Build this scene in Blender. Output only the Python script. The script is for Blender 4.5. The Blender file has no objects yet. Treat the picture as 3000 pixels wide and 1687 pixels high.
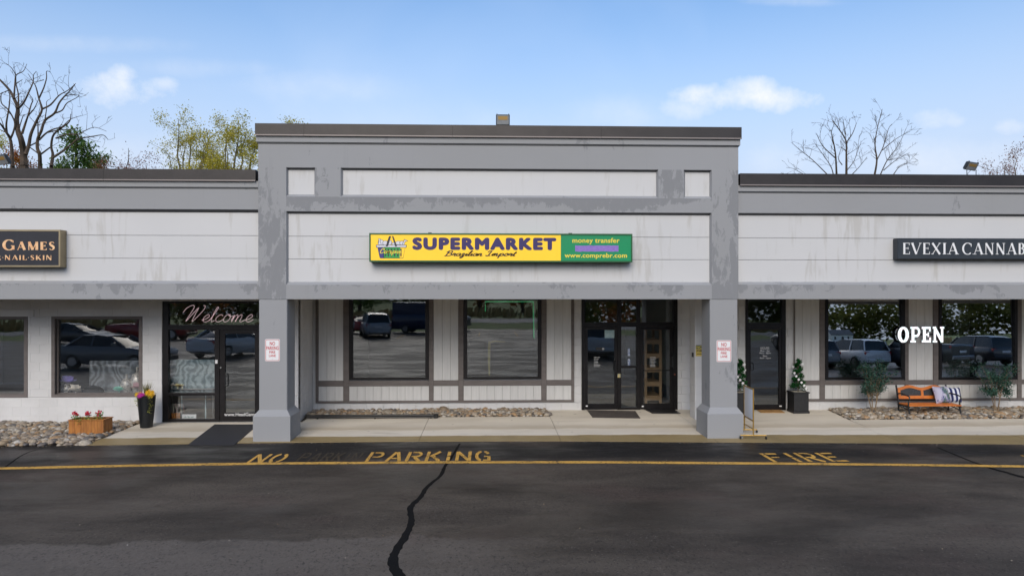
import bpy, bmesh, math, random
from mathutils import Vector, Matrix, Quaternion

# ------------------------------------------------------------ camera, sky, sun, exposure
scene = bpy.context.scene
COL = scene.collection
H = 2.92                       # camera height above the walk
YAW = math.radians(1.9)
FPX, CX, HOR = 2000.0, 1500.0, 868.0     # focal length, centre column and horizon row in photo pixels
cam = bpy.data.cameras.new('camera')
cam.sensor_width = 36.0
cam.lens = 36.0 * FPX / 3000.0
cam.shift_y = (HOR - 843.5) / 3000.0
cam.clip_end = 3000
cam.clip_start = 0.05
camo = bpy.data.objects.new('camera', cam)
COL.objects.link(camo)
camo.location = (0, 0, H)
camo.rotation_euler = (math.radians(90), 0, -YAW)
scene.camera = camo

SUN_EL, SUN_AZ = 33.0, 190.0    # degrees; the sun stands behind the camera, a little to the left
world = bpy.data.worlds.new('World')
scene.world = world
world.use_nodes = True
wt = world.node_tree
wt.nodes.clear()

def N(t, typ, **kw):
    n = t.nodes.new(typ)
    for k, v in kw.items():
        setattr(n, k, v)
    return n

def wmath(t, op, a, b=None, c=None, clamp=False):
    n = N(t, 'ShaderNodeMath', operation=op)
    n.use_clamp = clamp
    for i, v in enumerate((a, b, c)):
        if v is None:
            continue
        if isinstance(v, (int, float)):
            n.inputs[i].default_value = v
        else:
            t.links.new(v, n.inputs[i])
    return n.outputs[0]

def wmix(t, fac, a, b):
    n = N(t, 'ShaderNodeMix', data_type='RGBA')
    for sock, v in ((n.inputs[0], fac), (n.inputs[6], a), (n.inputs[7], b)):
        if isinstance(v, (int, float)):
            sock.default_value = v
        elif isinstance(v, (tuple, list)):
            sock.default_value = (*v, 1.0)
        else:
            t.links.new(v, sock)
    return n.outputs[2]

SKY_STRENGTH = 0.14
sky = N(wt, 'ShaderNodeTexSky', sky_type='NISHITA')
sky.sun_disc = False
sky.sun_elevation = math.radians(SUN_EL)
sky.sun_rotation = math.radians(SUN_AZ)
sky.air_density = 1.0
sky.dust_density = 1.2
sky.ozone_density = 2.0
bg = N(wt, 'ShaderNodeBackground')
bg.inputs[1].default_value = SKY_STRENGTH
out = N(wt, 'ShaderNodeOutputWorld')
tc = N(wt, 'ShaderNodeTexCoord')
sep = N(wt, 'ShaderNodeSeparateXYZ')
wt.links.new(tc.outputs['Generated'], sep.inputs[0])
# thin high cloud over the whole dome, from noise on a flat cloud layer
zc = wmath(wt, 'MAXIMUM', sep.outputs[2], 0.02)
cu = wmath(wt, 'DIVIDE', sep.outputs[0], wmath(wt, 'ADD', zc, 0.18))
cv = wmath(wt, 'DIVIDE', sep.outputs[1], wmath(wt, 'ADD', zc, 0.18))
cmb = N(wt, 'ShaderNodeCombineXYZ')
wt.links.new(cu, cmb.inputs[0]); wt.links.new(cv, cmb.inputs[1])
veil = N(wt, 'ShaderNodeTexNoise')
veil.inputs['Scale'].default_value = 0.9
veil.inputs['Detail'].default_value = 5
veil.inputs['Roughness'].default_value = 0.5
veil.inputs['Distortion'].default_value = 0.7
wt.links.new(cmb.outputs[0], veil.inputs['Vector'])
veilf = wmath(wt, 'MULTIPLY', wmath(wt, 'SUBTRACT', veil.outputs[0], 0.47, clamp=True), 2.0, clamp=True)
# small fair-weather puffs: (azimuth slope, height slope, half width, half height, strength)
fine = N(wt, 'ShaderNodeTexNoise')
fine.inputs['Scale'].default_value = 11
fine.inputs['Detail'].default_value = 9
fine.inputs['Roughness'].default_value = 0.64
wt.links.new(tc.outputs['Generated'], fine.inputs['Vector'])
fn = wmath(wt, 'SUBTRACT', fine.outputs[0], 0.5)
ysafe = wmath(wt, 'MAXIMUM', sep.outputs[1], 0.05)
gu = wmath(wt, 'DIVIDE', sep.outputs[0], ysafe)
gv = wmath(wt, 'DIVIDE', sep.outputs[2], ysafe)
PUFFS = [(352, 262, 150, 58, .95, 0), (366, 222, 60, 40, .9, 0), (470, 246, 50, 26, .6, 0), (2150, 285, 235, 48, .95, 0), (2190, 262, 110, 42, .8, 0),
         (2010, 315, 120, 38, .55, 0),
         (2770, 350, 105, 40, .6, 0), (2950, 372, 70, 30, .5, 0), (2860, 470, 420, 90, .75, 1), (2290, 470, 150, 70, .6, 1),
         (930, 255, 360, 60, .4, 1), (200, 130, 420, 34, .35, 1), (560, 200, 330, 36, .35, 1), (2330, 5, 190, 20, .4, 1),
         (1850, 330, 300, 70, .3, 1), (560, 470, 600, 90, .35, 1), (1500, 440, 900, 160, .25, 1)]
def dirof(px, py):
    dx = (px - CX) / FPX
    d0 = math.sin(YAW) + dx * math.cos(YAW); d1 = math.cos(YAW) - dx * math.sin(YAW)
    return d0 / d1, -(py - HOR) / FPX / d1
acc = None
for (px, py, rx, ry, s, soft) in PUFFS:
    u0, v0 = dirof(px, py)
    du = wmath(wt, 'DIVIDE', wmath(wt, 'SUBTRACT', gu, u0), rx / FPX)
    dv = wmath(wt, 'DIVIDE', wmath(wt, 'SUBTRACT', gv, v0), ry / FPX)
    r2 = wmath(wt, 'ADD', wmath(wt, 'MULTIPLY', du, du), wmath(wt, 'MULTIPLY', dv, dv))
    m = wmath(wt, 'SUBTRACT', wmath(wt, 'ADD', 1.0, wmath(wt, 'MULTIPLY', fn, 2.4 if soft else 4.9)), r2)
    m = wmath(wt, 'MULTIPLY', m, 0.6 if soft else 0.66, clamp=True)
    if soft: m = wmath(wt, 'MULTIPLY', m, m)
    m = wmath(wt, 'MULTIPLY', m, s)
    acc = m if acc is None else wmath(wt, 'MAXIMUM', acc, m)
# cool, slightly lifted sky colour
hs = N(wt, 'ShaderNodeHueSaturation')
hs.inputs['Saturation'].default_value = 1.15
hs.inputs['Value'].default_value = 1.0
wt.links.new(sky.outputs[0], hs.inputs['Color'])
hz = N(wt, 'ShaderNodeMapRange'); hz.interpolation_type = 'SMOOTHSTEP'
hz.inputs[1].default_value = 0.46; hz.inputs[2].default_value = 0.10; hz.inputs[3].default_value = 0.0; hz.inputs[4].default_value = 0.95
wt.links.new(sep.outputs[2], hz.inputs[0])
c0 = wmix(wt, hz.outputs[0], hs.outputs[0], (3.0, 3.5, 4.45))
c1 = wmix(wt, wmath(wt, 'MULTIPLY', veilf, 0.35), c0, (4.6, 4.9, 5.4))
c2 = wmix(wt, acc, c1, (4.7, 4.85, 5.1))
wt.links.new(c2, bg.inputs[0])
wt.links.new(bg.outputs[0], out.inputs[0])

sun = bpy.data.lights.new('sun', 'SUN')
sun.energy = 1.4
sun.angle = math.radians(38)
sun.color = (1.0, 0.92, 0.80)
suno = bpy.data.objects.new('sun', sun)
COL.objects.link(suno)
_a = math.radians(SUN_AZ); _e = math.radians(SUN_EL)
_sd = Vector((math.sin(_a) * math.cos(_e), math.cos(_a) * math.cos(_e), math.sin(_e)))
suno.rotation_euler = _sd.to_track_quat('Z', 'Y').to_euler()
suno.location = _sd * 60

scene.view_settings.view_transform = 'Standard'
scene.view_settings.look = 'None'
scene.view_settings.exposure = 0.55
scene.view_settings.gamma = 1.0
scene.view_settings.use_curve_mapping = False
scene.cycles.use_denoising = True
scene.cycles.max_bounces = 8
scene.cycles.transparent_max_bounces = 24
scene.cycles.sample_clamp_indirect = 6.0
scene.cycles.caustics_reflective = False
scene.cycles.caustics_refractive = False

# ------------------------------------------------------------ pixel to place
def ray(px, py):
    dx = (px - CX) / FPX
    return (math.sin(YAW) + dx * math.cos(YAW), math.cos(YAW) - dx * math.sin(YAW), -(py - HOR) / FPX)
def PX(px, Y):
    d = ray(px, HOR); return Y * d[0] / d[1]
def PZ(py, Y, px=1435):
    d = ray(px, py); return H + d[2] * Y / d[1]
def P(px, py, Y):
    return Vector((PX(px, Y), Y, PZ(py, Y, px)))
GZ = -0.012     # level of the lot just below the walk
def G(px, py, z=GZ):
    d = ray(px, py); t = (z - H) / d[2]
    return Vector((d[0] * t, d[1] * t, z))
def walk_z(y):
    return 0.02 * (y - 14.0)

# ------------------------------------------------------------ mesh and object helpers
ORG = {}
class MB:
    def __init__(s):
        s.v = []; s.f = []
    def add(s, vs, fs):
        b = len(s.v)
        s.v += [tuple(v) for v in vs]
        s.f += [tuple(i + b for i in f) for f in fs]
        return s
    def box(s, x0, x1, y0, y1, z0, z1):
        if x0 > x1: x0, x1 = x1, x0
        if y0 > y1: y0, y1 = y1, y0
        if z0 > z1: z0, z1 = z1, z0
        return s.add([(x0, y0, z0), (x1, y0, z0), (x1, y1, z0), (x0, y1, z0), (x0, y0, z1), (x1, y0, z1), (x1, y1, z1), (x0, y1, z1)],
                     [(0, 3, 2, 1), (4, 5, 6, 7), (0, 1, 5, 4), (1, 2, 6, 5), (2, 3, 7, 6), (3, 0, 4, 7)])
    def bevbox(s, x0, x1, y0, y1, z0, z1, b):
        # box with all edges chamfered by b
        vs = []; idx = {}
        for ix, (xa, sx) in enumerate(((x0, 1), (x1, -1))):
            for iy, (ya, sy) in enumerate(((y0, 1), (y1, -1))):
                for iz, (za, sz) in enumerate(((z0, 1), (z1, -1))):
                    idx[ix, iy, iz, 0] = len(vs); vs.append((xa, ya + sy * b, za + sz * b))
                    idx[ix, iy, iz, 1] = len(vs); vs.append((xa + sx * b, ya, za + sz * b))
                    idx[ix, iy, iz, 2] = len(vs); vs.append((xa + sx * b, ya + sy * b, za))
        fs = []
        for a in (0, 1):
            q = [idx[a, 0, 0, 0], idx[a, 1, 0, 0], idx[a, 1, 1, 0], idx[a, 0, 1, 0]]; fs.append(q if a else q[::-1])
            q = [idx[0, a, 0, 1], idx[1, a, 0, 1], idx[1, a, 1, 1], idx[0, a, 1, 1]]; fs.append(q[::-1] if a else q)
            q = [idx[0, 0, a, 2], idx[1, 0, a, 2], idx[1, 1, a, 2], idx[0, 1, a, 2]]; fs.append(q if a else q[::-1])
        for a in (0, 1):
            for c in (0, 1):
                fs.append([idx[0, a, c, 1], idx[1, a, c, 1], idx[1, a, c, 2], idx[0, a, c, 2]])
                fs.append([idx[a, 0, c, 0], idx[a, 1, c, 0], idx[a, 1, c, 2], idx[a, 0, c, 2]])
                fs.append([idx[a, c, 0, 0], idx[a, c, 1, 0], idx[a, c, 1, 1], idx[a, c, 0, 1]])
                for d in (0, 1):
                    fs.append([idx[a, c, d, 0], idx[a, c, d, 1], idx[a, c, d, 2]])
        return s.add(vs, fs)
    def prism(s, poly, z0, z1):
        # poly in (x, y), z0/z1 numbers or functions of (x, y)
        g0 = z0 if callable(z0) else (lambda x, y: z0)
        g1 = z1 if callable(z1) else (lambda x, y: z1)
        n = len(poly)
        return s.add([(x, y, g0(x, y)) for x, y in poly] + [(x, y, g1(x, y)) for x, y in poly],
                     [tuple(range(n - 1, -1, -1)), tuple(range(n, 2 * n))] + [(i, (i + 1) % n, n + (i + 1) % n, n + i) for i in range(n)])
    def plate(s, poly, y0, y1):
        # poly in (x, z), extruded between y0 (front) and y1
        n = len(poly)
        return s.add([(x, y0, z) for x, z in poly] + [(x, y1, z) for x, z in poly],
                     [tuple(range(n)), tuple(range(2 * n - 1, n - 1, -1))] + [(i, n + i, n + (i + 1) % n, (i + 1) % n) for i in range(n)])
    def tube(s, pts, rad, n=6, cap=True):
        pts = [Vector(p) for p in pts]
        if isinstance(rad, (int, float)): rad = [rad] * len(pts)
        b = len(s.v); ref = None
        for i, p in enumerate(pts):
            d = (pts[min(i + 1, len(pts) - 1)] - pts[max(i - 1, 0)])
            if d.length < 1e-9: d = Vector((0, 0, 1))
            d.normalize()
            if ref is None:
                ref = Vector((0, 0, 1)) if abs(d.z) < .9 else Vector((1, 0, 0))
            u = (ref - d * ref.dot(d))
            if u.length < 1e-6: u = d.orthogonal()
            u.normalize(); w = d.cross(u); ref = u
            for k in range(n):
                a = 2 * math.pi * k / n
                s.v.append(tuple(p + (u * math.cos(a) + w * math.sin(a)) * rad[i]))
        for i in range(len(pts) - 1):
            for k in range(n):
                a = b + i * n + k; c = b + i * n + (k + 1) % n
                s.f.append((a, c, c + n, a + n))
        if cap:
            s.f.append(tuple(b + k for k in range(n - 1, -1, -1)))
            e = b + (len(pts) - 1) * n
            s.f.append(tuple(e + k for k in range(n)))
        return s
    def lathe(s, prof, c, n=24, axis='z'):
        b = len(s.v)
        for r, h in prof:
            for k in range(n):
                a = 2 * math.pi * k / n
                x, y, z = r * math.cos(a), r * math.sin(a), h
                if axis == 'x': x, y, z = h, r * math.cos(a), r * math.sin(a)
                if axis == 'y': x, y, z = r * math.cos(a), h, r * math.sin(a)
                s.v.append((c[0] + x, c[1] + y, c[2] + z))
        for i in range(len(prof) - 1):
            for k in range(n):
                a = b + i * n + k; d = b + i * n + (k + 1) % n
                s.f.append((a, d, d + n, a + n))
        s.f.append(tuple(b + k for k in range(n - 1, -1, -1)))
        e = b + (len(prof) - 1) * n
        s.f.append(tuple(e + k for k in range(n)))
        return s
    def grid(s, fn, nu, nv):
        b = len(s.v)
        for j in range(nv + 1):
            for i in range(nu + 1):
                s.v.append(tuple(fn(i / nu, j / nv)))
        for j in range(nv):
            for i in range(nu):
                a = b + j * (nu + 1) + i
                s.f.append((a, a + 1, a + nu + 2, a + nu + 1))
        return s
    def mesh(s, name, org=(0, 0, 0), smooth=False):
        me = bpy.data.meshes.new(name)
        o = Vector(org)
        me.from_pydata([tuple(Vector(v) - o) for v in s.v], [], s.f)
        if smooth:
            me.polygons.foreach_set('use_smooth', [True] * len(me.polygons))
            try:
                me.set_sharp_from_angle(angle=math.radians(40))
            except Exception:
                pass
        me.update()
        return me
    def build(s, name, m, parent=None, smooth=False, fix=False):
        org = ORG.get(parent, Vector((0, 0, 0))) if parent else Vector((0, 0, 0))
        me = s.mesh(name, org, smooth)
        if fix:
            bm = bmesh.new(); bm.from_mesh(me); bmesh.ops.recalc_face_normals(bm, faces=bm.faces); bm.to_mesh(me); bm.free()
        me.materials.append(m)
        o = bpy.data.objects.new(name, me)
        COL.objects.link(o)
        if parent:
            o.parent = parent
        ORG[o] = org
        return o

def tag(o, label=None, cat=None, group=None, kind=None):
    if label: o['label'] = label
    if cat: o['category'] = cat
    if group: o['group'] = group
    if kind: o['kind'] = kind
    return o
def thing(name, label, cat, loc=(0, 0, 0), group=None):
    o = bpy.data.objects.new(name, None)
    o.empty_display_size = .2
    COL.objects.link(o)
    o.location = loc
    ORG[o] = Vector(loc)
    return tag(o, label, cat, group)
def solo(mb, name, m, label, cat, loc=None, group=None, smooth=False):
    # a thing that is one mesh, its origin at its base
    if loc is None:
        xs = [v[0] for v in mb.v]; ys = [v[1] for v in mb.v]; zs = [v[2] for v in mb.v]
        loc = ((min(xs) + max(xs)) / 2, (min(ys) + max(ys)) / 2, min(zs))
    me = mb.mesh(name, loc, smooth)
    me.materials.append(m)
    o = bpy.data.objects.new(name, me); COL.objects.link(o); o.location = loc
    ORG[o] = Vector(loc)
    return tag(o, label, cat, group)
def piece(name, me, parent, loc, rot=(0, 0, 0), sc=(1, 1, 1)):
    o = bpy.data.objects.new(name, me); COL.objects.link(o)
    o.parent = parent
    o.location = Vector(loc) - ORG.get(parent, Vector((0, 0, 0)))
    o.rotation_euler = rot; o.scale = sc
    return o
def dup(root, loc, rotz=0.0, label=None, sc=None):
    r = root.copy(); COL.objects.link(r); r.location = loc; r.rotation_euler = (0, 0, rotz)
    if sc: r.scale = (sc, sc, sc)
    if label: r['label'] = label
    for ch in list(root.children):
        c = ch.copy(); COL.objects.link(c); c.parent = r
        for g in list(ch.children):
            d = g.copy(); COL.objects.link(d); d.parent = c
    return r

# ------------------------------------------------------------ materials
def new_mat(name):
    m = bpy.data.materials.new(name); m.use_nodes = True
    t = m.node_tree; t.nodes.clear()
    o = N(t, 'ShaderNodeOutputMaterial'); b = N(t, 'ShaderNodeBsdfPrincipled')
    t.links.new(b.outputs[0], o.inputs[0])
    return m, t, b
def coords(t, space='pos', scale=(1, 1, 1), loc=(0, 0, 0)):
    if space == 'pos':
        s = N(t, 'ShaderNodeNewGeometry').outputs['Position']
    else:
        s = N(t, 'ShaderNodeTexCoord').outputs['Object']
    mp = N(t, 'ShaderNodeMapping'); mp.inputs['Scale'].default_value = scale; mp.inputs['Location'].default_value = loc
    t.links.new(s, mp.inputs[0])
    return mp.outputs[0]
def noise(t, vec, scale, detail=4, rough=.5, dist=0.0):
    n = N(t, 'ShaderNodeTexNoise')
    n.inputs['Scale'].default_value = scale; n.inputs['Detail'].default_value = detail
    n.inputs['Roughness'].default_value = rough; n.inputs['Distortion'].default_value = dist
    t.links.new(vec, n.inputs['Vector'])
    return n.outputs[0]
def ramp(t, v, a, b, lo=0.0, hi=1.0, smooth=True):
    n = N(t, 'ShaderNodeMapRange'); n.interpolation_type = 'SMOOTHSTEP' if smooth else 'LINEAR'
    n.inputs[1].default_value = a; n.inputs[2].default_value = b; n.inputs[3].default_value = lo; n.inputs[4].default_value = hi
    t.links.new(v, n.inputs[0])
    return n.outputs[0]
def bump(t, b, h, strength, dist=0.01):
    n = N(t, 'ShaderNodeBump'); n.inputs['Strength'].default_value = strength; n.inputs['Distance'].default_value = dist
    t.links.new(h, n.inputs['Height']); t.links.new(n.outputs[0], b.inputs['Normal'])
def pmat(name, c, c2=None, scale=6.0, rough=.6, metal=0.0, bmp=0.0, bscale=60.0, stretch=(1, 1, 1), space='pos', detail=5, lo=.35, hi=.65, spec=None, emit=None, estr=0.0, rnd=0.0):
    m, t, b = new_mat(name)
    b.inputs['Roughness'].default_value = rough; b.inputs['Metallic'].default_value = metal
    if spec is not None: b.inputs['Specular IOR Level'].default_value = spec
    col = None
    if c2 is not None:
        v = coords(t, space, stretch)
        col = wmix(t, ramp(t, noise(t, v, scale, detail, .6), lo, hi), c, c2)
    if rnd:
        oi = N(t, 'ShaderNodeObjectInfo')
        hv = N(t, 'ShaderNodeHueSaturation')
        if col is None: hv.inputs['Color'].default_value = (*c, 1)
        else: t.links.new(col, hv.inputs['Color'])
        t.links.new(wmath(t, 'ADD', wmath(t, 'MULTIPLY', oi.outputs['Random'], rnd), 1 - rnd / 2), hv.inputs['Value'])
        col = hv.outputs[0]
    if col is None: b.inputs['Base Color'].default_value = (*c, 1)
    else: t.links.new(col, b.inputs['Base Color'])
    if bmp:
        bump(t, b, noise(t, coords(t, space), bscale, 4, .6), bmp, .01)
    if emit:
        b.inputs['Emission Color'].default_value = (*emit, 1); b.inputs['Emission Strength'].default_value = estr
    return m

STUCCO_L, STUCCO_D = (.292, .297, .308), (.215, .22, .23)
def stucco(name, thr, zdark=None, vs=.55):
    # painted render with darker rain-soaked patches; zdark = (z low, z high) soaks in from the top edge
    m, t, b = new_mat(name)
    v = coords(t, 'pos', (1, 1, vs))
    big = noise(t, v, 1.1, 3, .55)
    rag = noise(t, v, 5.0, 8, .72, .5)
    f = wmath(t, 'ADD', wmath(t, 'MULTIPLY', big, .5), wmath(t, 'MULTIPLY', rag, .5))
    if zdark:
        sp = N(t, 'ShaderNodeSeparateXYZ'); t.links.new(coords(t), sp.inputs[0])
        f = wmath(t, 'ADD', f, ramp(t, sp.outputs[2], zdark[0], zdark[1], -.045, .075, False))
    wet = ramp(t, f, thr, thr + .022)
    tone = noise(t, coords(t, 'pos', (.5, .5, .5)), .9, 3)
    light = wmix(t, ramp(t, tone, .3, .7), STUCCO_L, (.28, .284, .29))
    fine = noise(t, coords(t, 'pos', (1, 1, .35)), 14, 4, .6)
    col = wmix(t, wmath(t, 'MULTIPLY', wet, ramp(t, fine, .2, .5, .65, 1.0)), light, STUCCO_D)
    drip = noise(t, coords(t, 'pos', (3.5, 3.5, .16)), 2.6, 5, .6)
    col = wmix(t, ramp(t, drip, .58, .78, 0, .16), col, (.18, .184, .187))
    t.links.new(col, b.inputs['Base Color'])
    b.inputs['Roughness'].default_value = .78
    bump(t, b, noise(t, coords(t), 90, 4, .7), .35, .006)
    return m
def white_panel(name):
    m, t, b = new_mat(name)
    st = noise(t, coords(t, 'pos', (4.2, 4.2, .5)), 1.5, 6, .62, .35)
    pat = noise(t, coords(t, 'pos', (.55, .55, .9)), .9, 3)
    f = wmath(t, 'ADD', wmath(t, 'MULTIPLY', st, .6), wmath(t, 'MULTIPLY', pat, .4))
    c = wmix(t, ramp(t, f, .52, .63), (.56, .558, .557), (.47, .46, .44))
    c = wmix(t, ramp(t, noise(t, coords(t, 'pos', (1, 1, .8)), .8, 3), .35, .7, 0, .5), c, (.525, .528, .53))
    t.links.new(c, b.inputs['Base Color'])
    b.inputs['Roughness'].default_value = .6
    bump(t, b, noise(t, coords(t), 70, 3, .6), .2, .004)
    return m
M = {}
M['st_top'] = stucco('stucco_upper_band', .595)
M['st_pil'] = stucco('stucco_pilaster', .515, vs=.4)
M['st_mid'] = stucco('stucco_middle_band', .505, (4.66, 4.92), .7)
M['st_low'] = stucco('stucco_lower_band', .56, (2.86, 3.2), .7)
M['st_post'] = stucco('stucco_post', .53, vs=.4)
M['st_col'] = stucco('stucco_column', .635)
M['white'] = white_panel('white_fascia_board')
M['coping'] = pmat('brown_metal_coping', (.028, .024, .023), (.036, .031, .03), 2.0, .42, .35, .05, 30)
M['drip'] = pmat('coping_drip_edge', (.23, .20, .19), rough=.5, metal=.3)
M['cmu'] = pmat('painted_block', (.635, .63, .625), (.58, .575, .57), 1.6, .62, bmp=.5, bscale=120, rnd=.035)
M['mortar'] = pmat('painted_mortar', (.60, .595, .59), rough=.8, bmp=.4)
M['board'] = pmat('painted_siding', (.62, .615, .60), (.57, .565, .55), 2.2, .6, bmp=.25, bscale=40, stretch=(6, 6, .6), rnd=.05)
M['groove'] = pmat('siding_groove', (.16, .16, .16), rough=.8)
M['trim'] = pmat('brown_trim_paint', (.125, .108, .10), (.15, .13, .122), 3.0, .55, bmp=.2, bscale=60, stretch=(1, 1, 4))
M['alu'] = pmat('dark_bronze_aluminium', (.011, .010, .011), (.017, .015, .016), 4, .36, .55)
M['soffit'] = pmat('soffit_board', (.72, .71, .69), rough=.8)
M['roofing'] = pmat('roof_membrane', (.12, .12, .12), (.18, .18, .18), 2, .9)
M['inwall'] = pmat('interior_wall', (.30, .30, .29), rough=.8)
M['infloor'] = pmat('interior_floor', (.16, .15, .14), (.2, .19, .18), 3, .4)
M['inblue'] = pmat('teal_interior_wall', (.28, .36, .36), rough=.7)
M['bluefloor'] = pmat('blue_interior_skirting', (.02, .07, .12), rough=.5)
M['black'] = pmat('black_plastic', (.012, .012, .013), rough=.4)
M['steel'] = pmat('brushed_steel', (.5, .5, .5), rough=.3, metal=1.0)
M['whitep'] = pmat('white_plastic', (.75, .75, .75), rough=.45)
M['paper'] = pmat('white_paper', (.7, .71, .72), rough=.7)

def glass_mat(name, tint=(.80, .83, .83), f0=.105, wob=.007):
    m = bpy.data.materials.new(name); m.use_nodes = True
    t = m.node_tree; t.nodes.clear()
    o = N(t, 'ShaderNodeOutputMaterial'); mx = N(t, 'ShaderNodeMixShader'); lw = N(t, 'ShaderNodeLayerWeight')
    lw.inputs[0].default_value = .5
    fac = wmath(t, 'ADD', f0, wmath(t, 'MULTIPLY', wmath(t, 'POWER', lw.outputs['Facing'], 5.0), 1 - f0))
    tr = N(t, 'ShaderNodeBsdfTransparent'); tr.inputs[0].default_value = (*tint, 1)
    gl = N(t, 'ShaderNodeBsdfGlossy'); gl.inputs['Roughness'].default_value = 0.0; gl.inputs['Color'].default_value = (.95, .97, 1, 1)
    bp = N(t, 'ShaderNodeBump'); bp.inputs['Strength'].default_value = wob; bp.inputs['Distance'].default_value = .05
    t.links.new(noise(t, coords(t), 1.7, 2, .4), bp.inputs['Height'])
    t.links.new(bp.outputs[0], gl.inputs['Normal'])
    t.links.new(fac, mx.inputs[0]); t.links.new(tr.outputs[0], mx.inputs[1]); t.links.new(gl.outputs[0], mx.inputs[2])
    t.links.new(mx.outputs[0], o.inputs[0])
    return m
M['glass'] = glass_mat('shop_glass')
M['glass2'] = glass_mat('wavy_door_glass', f0=.10, wob=.035)
M['glassR'] = glass_mat('mirror_tint_glass', (.7, .74, .74), .33, .006)
M['shade_dark'] = pmat('dark_shade_paint', (.035, .038, .045), rough=.5)  # near-black colour stands for shade under recess tops and cornices
M['glassL'] = glass_mat('salon_glass', (.96, .97, .97), .10, .02)
M['glassD'] = glass_mat('clear_door_glass', (.97, .98, .98), .06, .03)

def leaf_mat(name, c, c2, trans=.4):
    m = bpy.data.materials.new(name); m.use_nodes = True
    t = m.node_tree; t.nodes.clear()
    o = N(t, 'ShaderNodeOutputMaterial'); mx = N(t, 'ShaderNodeMixShader'); mx.inputs[0].default_value = trans
    d = N(t, 'ShaderNodeBsdfDiffuse'); tr = N(t, 'ShaderNodeBsdfTranslucent')
    col = wmix(t, N(t, 'ShaderNodeNewGeometry').outputs['Random Per Island'], c, c2)
    t.links.new(col, d.inputs[0]); t.links.new(col, tr.inputs[0])
    t.links.new(d.outputs[0], mx.inputs[1]); t.links.new(tr.outputs[0], mx.inputs[2]); t.links.new(mx.outputs[0], o.inputs[0])
    return m

# ------------------------------------------------------------ ground, lot, walk, beds
def asphalt_mat():
    m, t, b = new_mat('wet_asphalt')
    pos = coords(t)
    sp = N(t, 'ShaderNodeSeparateXYZ'); t.links.new(pos, sp.inputs[0])
    x, y = sp.outputs[0], sp.outputs[1]
    big = noise(t, coords(t, 'pos', (.22, .5, 1)), .8, 4, .55, .6)
    mid = noise(t, coords(t, 'pos', (.5, 1.2, 1)), 1.3, 5, .6, .3)
    f = wmath(t, 'ADD', wmath(t, 'MULTIPLY', big, .6), wmath(t, 'MULTIPLY', mid, .4))
    c = wmix(t, ramp(t, f, .34, .66), (.033, .0258, .0195), (.098, .080, .0625))
    # a drier, paler apron with a ragged edge in front of the lane
    edge = wmath(t, 'ADD', y, wmath(t, 'MULTIPLY', wmath(t, 'SUBTRACT', noise(t, coords(t, 'pos', (1, .6, 1)), .9, 5, .6), .5), 1.3))
    dry = wmath(t, 'MULTIPLY', ramp(t, edge, 8.32, 8.22), ramp(t, x, 1.2, -1.2))
    c = wmix(t, wmath(t, 'MULTIPLY', dry, .75), c, (.135, .115, .097))
    # the sealed fire lane strip along the walk is blacker
    lane = ramp(t, wmath(t, 'ADD', y, wmath(t, 'MULTIPLY', noise(t, coords(t, 'pos', (.6, 2, 1)), 1.2, 4), .5)), 12.2, 12.7)
    c = wmix(t, wmath(t, 'MULTIPLY', lane, .9), c, (.008, .0078, .0085))
    red = noise(t, coords(t, 'pos', (.5, .8, 1)), .7, 4)
    c = wmix(t, ramp(t, red, .52, .68, 0, .6), c, (.075, .052, .042))
    wetp = noise(t, coords(t, 'pos', (.35, .8, 1), (3, 7, 0)), .9, 4, .6)
    c = wmix(t, ramp(t, wetp, .50, .68, 0, .38), c, (.022, .019, .017))
    sp1 = noise(t, pos, 38, 5, .8)
    c = wmix(t, ramp(t, sp1, .58, .70, 0, .9), c, (.27, .235, .205))
    sp2 = noise(t, coords(t, 'pos', (1, .6, 1), (5, 3, 1)), 30, 5, .8)
    c = wmix(t, ramp(t, sp2, .36, .48, .7, 0), c, (.009, .008, .0075))
    t.links.new(c, b.inputs['Base Color'])
    t.links.new(ramp(t, wetp, .42, .64, .62, .30), b.inputs['Roughness'])
    b.inputs['Specular IOR Level'].default_value = .24
    bump(t, b, wmath(t, 'ADD', sp1, wmath(t, 'MULTIPLY', noise(t, pos, 45, 3), .5)), .7, .008)
    return m
M['asphalt'] = asphalt_mat()
M['grass'] = pmat('meadow_grass', (.10, .165, .03), (.17, .19, .05), .6, .9)
M['drygrass'] = pmat('dry_grass', (.42, .29, .12), (.30, .22, .09), 1.2, .9)
M['road'] = pmat('pale_road', (.16, .16, .165), (.2, .2, .2), 1.0, .7)
M['soil'] = pmat('dark_soil', (.045, .035, .026), (.08, .065, .05), 9, .95, bmp=.5)

g = MB().add([(-700, -700, -.08), (700, -700, -.08), (700, 700, -.08), (-700, 700, -.08)], [(0, 1, 2, 3)]).build('ground', M['grass'])
tag(g, 'wide green meadow ground spreading out around the shops', 'ground', kind='structure')

# front edge of the walk, read from where it meets the lot
EDGE = [(-40, 13.45), (-14, 13.60), (-9.8, 13.64), (-7.9, 13.72), (-4.8, 13.82), (-1.7, 13.87), (1.5, 13.8), (4.6, 13.58), (8.3, 13.36), (11, 13.16), (14, 12.95), (40, 12.4)]
def edge_y(x):
    for (a, ya), (b, yb) in zip(EDGE, EDGE[1:]):
        if a <= x <= b:
            return ya + (yb - ya) * (x - a) / (b - a)
    return 13.5
mb = MB()
xs = [-40, -14, -9.8, -7.9, -4.8, -1.7, 1.5, 4.6, 8.3, 11, 14, 40]
poly = [(-40, -24), (40, -24)] + [(x, edge_y(x)) for x in reversed(xs)]
mb.add([(x, y, GZ) for x, y in poly], [tuple(range(len(poly)))])
lot = mb.build('parking_lot', M['asphalt'])
tag(lot, 'dark wet asphalt parking lot in front of the shops', 'parking lot', kind='structure')
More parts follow.
